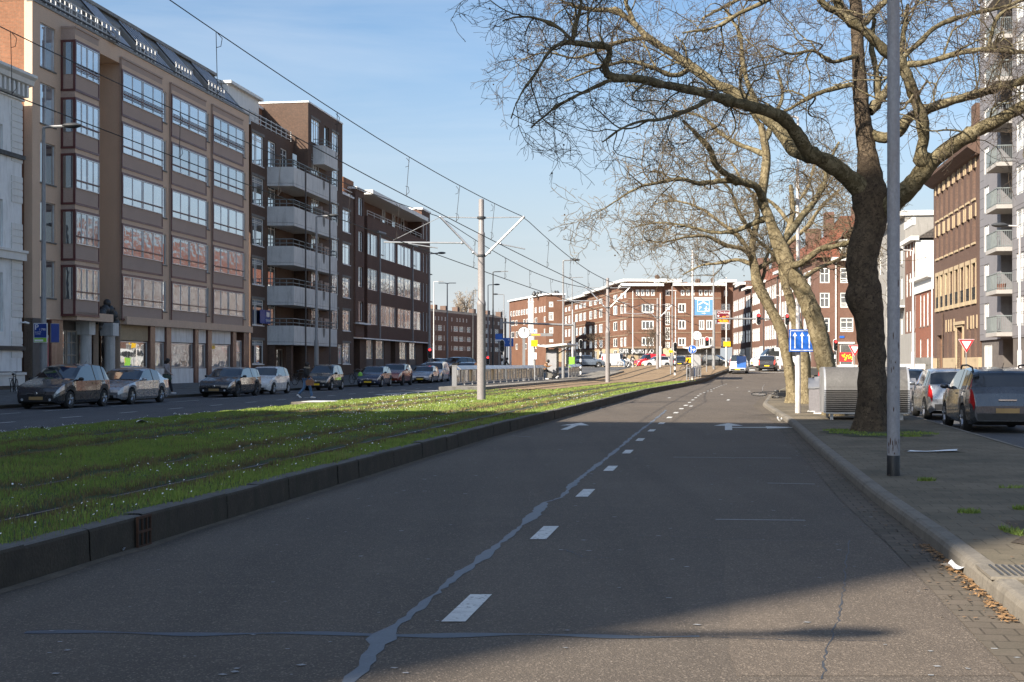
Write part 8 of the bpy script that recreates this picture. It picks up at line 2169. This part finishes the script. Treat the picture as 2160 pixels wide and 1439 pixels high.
gt = thing('signal_gantry', 'long grey gantry arm carrying two red signals across the right carriageway', 'gantry', ((1506 - CX) / FPX * 142.3, 142.3, g(142)))
zg2 = at(0, 672, 142).z - g(142); m = MB(); m.cyl((0, 0, 0), (0, 0, zg2 + .4), .14, .12, 12); m.build('mast', M['metal_pole'], gt); m = MB(); m.tube([(0, 0, zg2), (9.0, 0, zg2 - .05)], [.11, .07], 10); m.build('arm', M['metal_pole'], gt)
gt = thing('signal_gantry', 'grey gantry arm crossing above the left tram shelter', 'gantry', ((1212 - CX) / FPX * 132, 132, g(132)))
zg2 = at(0, 686, 132).z - g(132); m = MB(); m.cyl((0, 0, 0), (0, 0, zg2 + .3), .14, .12, 12); m.build('mast', M['metal_pole'], gt); m = MB(); m.tube([(0, 0, zg2), (-7.0, 0, zg2 + .25)], [.11, .07], 10); m.build('arm', M['metal_pole'], gt); m = MB(); m.box(-7.2, -6.95, -.15, .15, zg2 - .4, zg2 + .6); m.build('end_box', M['sign_back'], gt)
for x, Y, zt_, lb in ((1418, 158, 9.5, 'plain thick grey mast right of the stair tower'), (1335, 170, 9.6, 'thin white post before the lit wing of the brick corner block'), (1077, 150, 5.9, 'white post with a folded cross bar left of the clock'), (1208, 150, 6.6, 'thin pale post beside the shelter, left of two thin ones'), (1425, 165, 9.2, 'slender white hooked mast by the stair tower'), (1393, 150, 8.4, 'tall grey mast with a white notice, before the brick corner'), (1532, 151, 10.2, 'thin pale post rising behind the restaurant sign'), (1646, 155, 8.2, 'white hooked post behind the white minibus')):
    X = (x - CX) / FPX * Y; T = thing('mast', lb, 'mast', (X, Y, g(Y)), 0, 'bare masts at the crossing'); m = MB(); m.lathe([(.11, 0), (.11, 2.4), (.075, 2.5), (.06, zt_)], (0, 0, 0), (0, 0, 1), 10); m.build('post', M['pole_white' if 'white' in lb or 'pale' in lb else 'metal_pole'], T)
    if 'hooked' in lb: m = MB(); m.tube([(0, 0, zt_), (.1, 0, zt_ + .1), (-.9, 0, zt_ + .15)], .05, 6); m.build('hook', M['pole_white'], T)
# give way signs
def giveway(px, py, Y, label, s=.45, z0=.1):
    X = (px - CX) / FPX * Y; zc = at(px, py, Y).z; T = thing('give_way_sign', label, 'road sign', (X, Y, zc), 0, 'give way signs')
    tri = [(-s, s * .72), (s, s * .72), (0, -s)]
    m = MB(); m.prism_y(tri, -.01, .02); m.build('red_plate', M['sign_red'], T); m = MB(); m.prism_y([(-s * .62, s * .5), (s * .62, s * .5), (0, -s * .56)], -.02, -.01); m.build('white_field', M['sign_white'], T); m = MB(); m.prism_y([(p[0] * 1.06, p[1] * 1.06) for p in tri], .0, .012); m.build('rim', M['sign_white'], T)
    m = MB(); m.cyl((0, .05, -zc + z0), (0, .05, s * .6), .03, n=8); m.build('post', M['metal_pole'], T)
giveway(2038.5, 728, 80, 'give way triangle on a grey post before the cream stone door'); giveway(1803, 738, 96, 'give way triangle half hidden by the big trunk')
gs = board('green_sign', 'narrow green sign hung on the corner building by the lane sign', 1741, 1748, 740, 766, 150, 'green', post=False)
# parked scooters / delivery bikes by the corner
for px, Y, lb, c in ((1738, 92, 'pink delivery moped among bicycles behind the containers', 'sign_red'), (1722, 96, 'black moped standing behind the containers', 'black')):
    T = thing('moped', lb, 'moped', ((px - CX) / FPX * Y, Y, .1), R(70), 'mopeds by the corner')
    for x in (-.6, .6): m = MB(); m.lathe([(.12, -.06), (.24, -.06), (.26, 0), (.24, .06), (.12, .06)], (x, 0, .26), (0, 1, 0), 14); m.build('wheel', M['tyre'], T)
    m = MB(); m.prism_y([(-.75, .45), (-.2, .3), (.25, .3), (.5, .95), (.62, .9), (.45, .2), (-.3, .18), (-.85, .4)], -.16, .16); m.build('body', M[c], T); m = MB(); m.box(-.95, -.45, -.25, .25, .72, 1.2); m.build('top_box', M[c], T); m = MB(); m.tube([(.45, -.3, 1.02), (.5, 0, 1.0), (.45, .3, 1.02)], .02, 6); m.build('handlebar', M['black'], T); m = MB(); m.ball((-.2, 0, .68), .28, 8, 5, (1, .5, .35)); m.build('seat', M['black'], T)
# right platform railing with blue and white panels
for k in range(5):
    Y = 107 + 2.6 * k; X = mR(Y) - .7; T = thing('platform_railing', 'steel railing panel with blue and white infill on the right platform', 'railing', (X, Y, .3 + g(Y)), math.atan2(2.5, mR(Y + 2.5) - mR(Y)), 'railing panels along the right platform')
    m = MB(); [m.box(x - .03, x + .03, -.03, .03, 0, 1.1) for x in (0, 2.45)]; m.box(0, 2.48, -.03, .03, 1.05, 1.1); m.box(0, 2.48, -.02, .02, .15, .2); m.build('frame', M['steel'], T); m = MB(); m.box(.1, 2.35, -.01, .01, .25, 1.0); m.build('panel', M[['pane_clear', 'steel', 'blue_light', 'offwhite', 'steel'][k]], T)
# ------------------------------------------------------------------ people
M['skin'] = surf('skin', (0.50, 0.33, 0.25), .6, .06, 6); M['hair_dark'] = surf('hair_dark', (.018, .013, .011), .6, .3, 20, stretch=(1, 1, .2))
M['coat_black'] = surf('coat_black', (.016, .016, .018), .85, .25, 9); M['jeans'] = surf('jeans', (.11, .20, .34), .85, .2, 9); M['trouser_dark'] = surf('trouser_dark', (.02, .022, .028), .85, .2, 9)
M['coat_brown'] = surf('coat_brown', (.26, .13, .055), .85, .2, 9); M['fur'] = surf('fur_trim', (.28, .23, .17), .95, .4, 25); M['bag_tan'] = surf('bag_tan', (.30, .14, .07), .5, .2, 8); M['grey_top'] = surf('grey_top', (.28, .25, .25), .85, .15, 9); M['shoe_white'] = surf('shoe_white', (.72, .72, .72), .5, .1, 9)
def skin_mesh(name, V, E, Rd, mat, root=0, sub=1):
    me = bpy.data.meshes.new(name); me.from_pydata([tuple(v) for v in V], E, [])
    o = bpy.data.objects.new(name, me); scene.collection.objects.link(o)
    sk = o.modifiers.new('skin', 'SKIN'); sk.use_smooth_shade = True
    for i, r in enumerate(Rd): me.skin_vertices[0].data[i].radius = r if isinstance(r, tuple) else (r, r)
    me.skin_vertices[0].data[root].use_root = True
    sb = o.modifiers.new('sub', 'SUBSURF'); sb.levels = sub; sb.render_levels = sub
    dg = bpy.context.evaluated_depsgraph_get(); new = bpy.data.meshes.new_from_object(o.evaluated_get(dg)); new.name = name
    bpy.data.objects.remove(o); bpy.data.meshes.remove(me)
    new.materials.clear(); new.materials.append(M[mat]); return new
def chain(*pts): return list(pts)
def person(label, loc, rz, J, cl, group=None, hair='long', h=1.7):
    """J: joint positions (x forward, y left, z up)"""
    T = thing('person', label, 'person', loc, rz, group); k = h / 1.7
    J = {n: Vector(v) * k for n, v in J.items()}
    V, E, Rd = [], [], []
    def add(p, r, par=None):
        V.append(p); Rd.append(r if not isinstance(r, float) else r); i = len(V) - 1
        if par is not None: E.append((par, i))
        return i
    pel = add(J['pelvis'], (.14 * k, .10 * k)); sp_ = add(J['chest'].lerp(J['pelvis'], .55), (.125 * k, .095 * k), pel); ch = add(J['chest'], (.145 * k, .10 * k), sp_); nk = add(J['neck'], .055 * k, ch)
    hb = add(J['neck'].lerp(J['head'], .55), (.065 * k, .075 * k), nk); hd = add(J['head'], (.078 * k, .095 * k), hb); ht = add(J['head'] + (J['head'] - J['neck']) * .55, (.06 * k, .07 * k), hd)
    fw = J.get('face', Vector((1, 0, 0))).normalized(); nose = add(J['head'].lerp(J['neck'], .12) + fw * .115 * k, .014 * k, hd)
    for s in 'LR':
        sh = add(J['sh' + s], .062 * k, ch); el = add(J['el' + s], .042 * k, sh); wr = add(J['wr' + s], .028 * k, el)
        d = (J['wr' + s] - J['el' + s]).normalized(); pm = add(J['wr' + s] + d * .055 * k, (.034 * k, .02 * k), wr); side = d.cross(Vector((0, 0, 1))); side = side.normalized() if side.length > .1 else Vector((0, 1, 0)); crl = fw
        for q, ln in ((-1.5, .06), (-.5, .075), (.5, .07), (1.5, .055)):
            a = add(J['wr' + s] + d * .10 * k + side * q * .017 * k, .009 * k, pm); b = add(V[a] + (d * .7 + crl * .5).normalized() * ln * .5 * k, .008 * k, a); add(V[b] + (d * .4 + crl * .7).normalized() * ln * .5 * k, .006 * k, b)
        a = add(J['wr' + s] + d * .05 * k + crl * .035 * k, .01 * k, pm); add(V[a] + (d + crl * .6).normalized() * .045 * k, .008 * k, a)
        hp = add(J['hip' + s], .095 * k, pel); kn = add(J['kn' + s], .058 * k, hp); an = add(J['an' + s], .038 * k, kn); add(J['toe' + s], .034 * k, an)
    link('body', skin_mesh('body', V, E, Rd, 'skin'), T)
    # trousers
    V, E, Rd = [], [], []; pel = add(J['pelvis'] + Vector((0, 0, .04)), (.155 * k, .125 * k))
    for s in 'LR': a = add(J['hip' + s], .108 * k, pel); b = add(J['hip' + s].lerp(J['kn' + s], .5), .09 * k, a); b = add(J['kn' + s], .074 * k, b); c = add(J['kn' + s].lerp(J['an' + s], .5), .068 * k, b); add(J['an' + s], cl.get('hem', .058) * k, c)
    link('trousers', skin_mesh('trousers', V, E, Rd, cl['legs']), T)
    # coat
    V, E, Rd = [], [], []; lo = J['pelvis'] + Vector((0, 0, -.14 * k * cl.get('long', 1)))
    a = add(lo, (.175 * k, .145 * k)); b = add(J['pelvis'].lerp(J['chest'], .3), (.165 * k, .135 * k), a); c = add(J['chest'], (.175 * k, .135 * k), b); add(J['neck'] - Vector((0, 0, .02)), .085 * k, c)
    for s in 'LR': q = add(J['sh' + s], .082 * k, c); e = add(J['el' + s], .062 * k, q); add(J['wr' + s], .046 * k, e)
    link('coat', skin_mesh('coat', V, E, Rd, cl['coat']), T)
    m = MB()
    for s in 'LR':
        a, b = J['an' + s], J['toe' + s]; d = b - a; d.z = 0; d = d.normalized() if d.length > .01 else Vector((1, 0, 0)); m.tube([a - d * .06 * k + Vector((0, 0, -.035 * k)), a + Vector((0, 0, -.03 * k)), b + Vector((0, 0, -.01)), b + d * .06 * k], [.04 * k, .05 * k, .042 * k, .02 * k], 8)
    m.build('shoes', M[cl['shoes']], T)
    m = MB(); hc = J['head'] + (J['head'] - J['neck']) * .12 - fw * .022 * k; m.ball(hc, .122 * k, 12, 9, (.95, .86, 1.08))
    if hair == 'long': m.tube([hc - fw * .04, hc - fw * .10 * k - Vector((0, 0, .16 * k)), hc - fw * .11 * k - Vector((0, 0, .42 * k))], [.11 * k, .105 * k, .05 * k], 10)
    m.build('hair', M['hair_dark'], T)
    m = MB(); up = Vector((0, 0, 1)); sd_ = fw.cross(up)
    for q in (-1, 1): m.ball(J['head'] + fw * .105 * k + sd_ * q * .035 * k + up * .01, .011 * k, 6, 4)
    m.bar(J['head'] + fw * .106 * k - sd_ * .025 * k - up * .065 * k, J['head'] + fw * .106 * k + sd_ * .025 * k - up * .065 * k, .008 * k); m.build('face_features', M['hair_dark'], T)
    if cl.get('fur'): m = MB(); m.tube([J['neck'] + Vector((.1 * math.cos(a) * k, .15 * math.sin(a) * k, .0)) for a in np.linspace(0, 2 * math.pi, 13)], .055 * k, 8, False); m.build('fur_collar', M['fur'], T)
    return T
walk = dict(pelvis=(0, 0, .92), chest=(.02, 0, 1.28), neck=(.04, 0, 1.44), head=(.06, 0, 1.57), shL=(.02, .19, 1.38), shR=(.02, -.19, 1.38), elL=(-.06, .25, 1.12), elR=(.10, -.25, 1.12), wrL=(.02, .25, .90), wrR=(.28, -.22, .98), hipL=(0, .09, .88), hipR=(0, -.09, .88), knL=(.16, .09, .50), knR=(-.08, -.09, .48), anL=(.24, .09, .09), anR=(-.36, -.09, .20), toeL=(.38, .09, .05), toeR=(-.26, -.09, .06))
# crossing the road, walking right, away from the parked cars
q = foot(646, 841, 0); pc_ = person('person in a long black hooded coat and flared jeans crossing the road', (q.x, q.y, 0), R(-12), walk, dict(legs='jeans', coat='coat_black', shoes='shoe_white', fur=True, long=1.9, hem=.082), hair='short', h=1.68)
bg_ = thing('handbag', 'tan leather handbag carried at the side of the person crossing', 'bag', (q.x + .22, q.y - .32, .62), R(-10)); m = MB(); m.prism_y([(-.17, 0), (.17, 0), (.2, .2), (.12, .27), (-.12, .27), (-.2, .2)], -.06, .06); m.build('bag', M['bag_tan'], bg_); m = MB(); m.tube([(-.12, 0, .25), (-.08, 0, .42), (.08, 0, .42), (.12, 0, .25)], .012, 6); m.build('handle', M['bag_tan'], bg_)
q = at(352, 838, 63.5); person('long haired woman in a grey top and dark skirt walking past the shop windows', (q.x, 63.5, .2), R(-10), {**walk, 'knL': (.14, .07, .5), 'anR': (-.34, -.09, .22)}, dict(legs='trouser_dark', coat='grey_top', shoes='shoe_white', long=.6), hair='long', h=1.66)
bb = thing('shoulder_bag', 'big dark green shoulder bag on the woman by the shop windows', 'bag', (q.x + .06, 63.15, .92), R(-8)); m = MB(); m.ball((0, 0, 0), .27, 12, 8, (1, .4, .75)); m.build('bag', M['sign_back'] if False else surf('bag_green', (.03, .05, .035), .7), bb)
# leaning in the shelter
lean = dict(pelvis=(-.05, 0, .66), chest=(.0, 0, 1.05), neck=(.10, 0, 1.2), head=(.19, 0, 1.30), shL=(.02, .19, 1.14), shR=(.02, -.19, 1.14), elL=(.16, .22, .90), elR=(.16, -.22, .90), wrL=(.36, .08, 1.0), wrR=(.36, -.08, 1.0), hipL=(0, .09, .64), hipR=(0, -.09, .64), knL=(.42, .1, .52), knR=(.10, -.1, .38), anL=(.78, .1, .16), anR=(.06, -.1, .08), toeL=(.88, .1, .24), toeR=(.2, -.1, .04), face=(1, 0, -.4))
sY2 = 103.2; person('person in a brown jacket slumped on the shelter bench looking at a phone', ((1151 - CX) / FPX * sY2, sY2, H_ + g(sY2)), R(-8), lean, dict(legs='trouser_dark', coat='coat_brown', shoes='shoe_white', long=.5), hair='short', h=1.78)
# cyclists at the crossing
ride = dict(pelvis=(-.2, 0, .98), chest=(-.02, 0, 1.36), neck=(.04, 0, 1.52), head=(.1, 0, 1.64), shL=(-.02, .19, 1.46), shR=(-.02, -.19, 1.46), elL=(.16, .26, 1.2), elR=(.16, -.26, 1.2), wrL=(.3, .26, 1.05), wrR=(.3, -.26, 1.05), hipL=(-.18, .09, .95), hipR=(-.18, -.09, .95), knL=(.2, .1, .78), knR=(.08, -.1, .62), anL=(.1, .1, .42), anR=(-.02, -.1, .2), toeL=(.22, .1, .38), toeR=(.1, -.1, .16))
for px, Y, hd, lb, ct, lg, bl in ((1068, 132, 0, 'cyclist in a dark jacket riding right behind the platform railing', 'coat_black', 'trouser_dark', 'bicycle ridden right behind the platform railing'), (1316, 165, 8, 'cyclist in a dark green jacket, left of two at the crossing', 'coat_black', 'jeans', 'blue bicycle ridden by the left of two cyclists'), (1334, 168, 5, 'cyclist in pale trousers, right of two at the crossing', 'coat_black', 'grey_top', 'orange wheeled bicycle ridden by the right of two cyclists'), (1452, 140, -170, 'delivery rider with a yellow box riding left by the right platform', 'coat_black', 'grey_top', 'bicycle of the delivery rider with the yellow box')):
    X = (px - CX) / FPX * Y; z = g(Y) + (0 if Y < 150 else .02)
    person(lb, (X, Y, z), R(hd), ride, dict(legs=lg, coat=ct, shoes='shoe_white', long=.4), 'cyclists at the crossing', 'short', 1.7)
    bicycle('bicycle', bl, (X - .0, Y, z), R(hd), group='bicycles')
bxd = thing('delivery_box', 'yellow delivery box on the back of the rider by the right platform', 'box', ((1447 - CX) / FPX * 140 + .25, 140, g(140) + 1.05)); m = MB(); m.box(-.25, .25, -.25, .25, 0, .5); m.build('box', M['sign_yellow'], bxd)
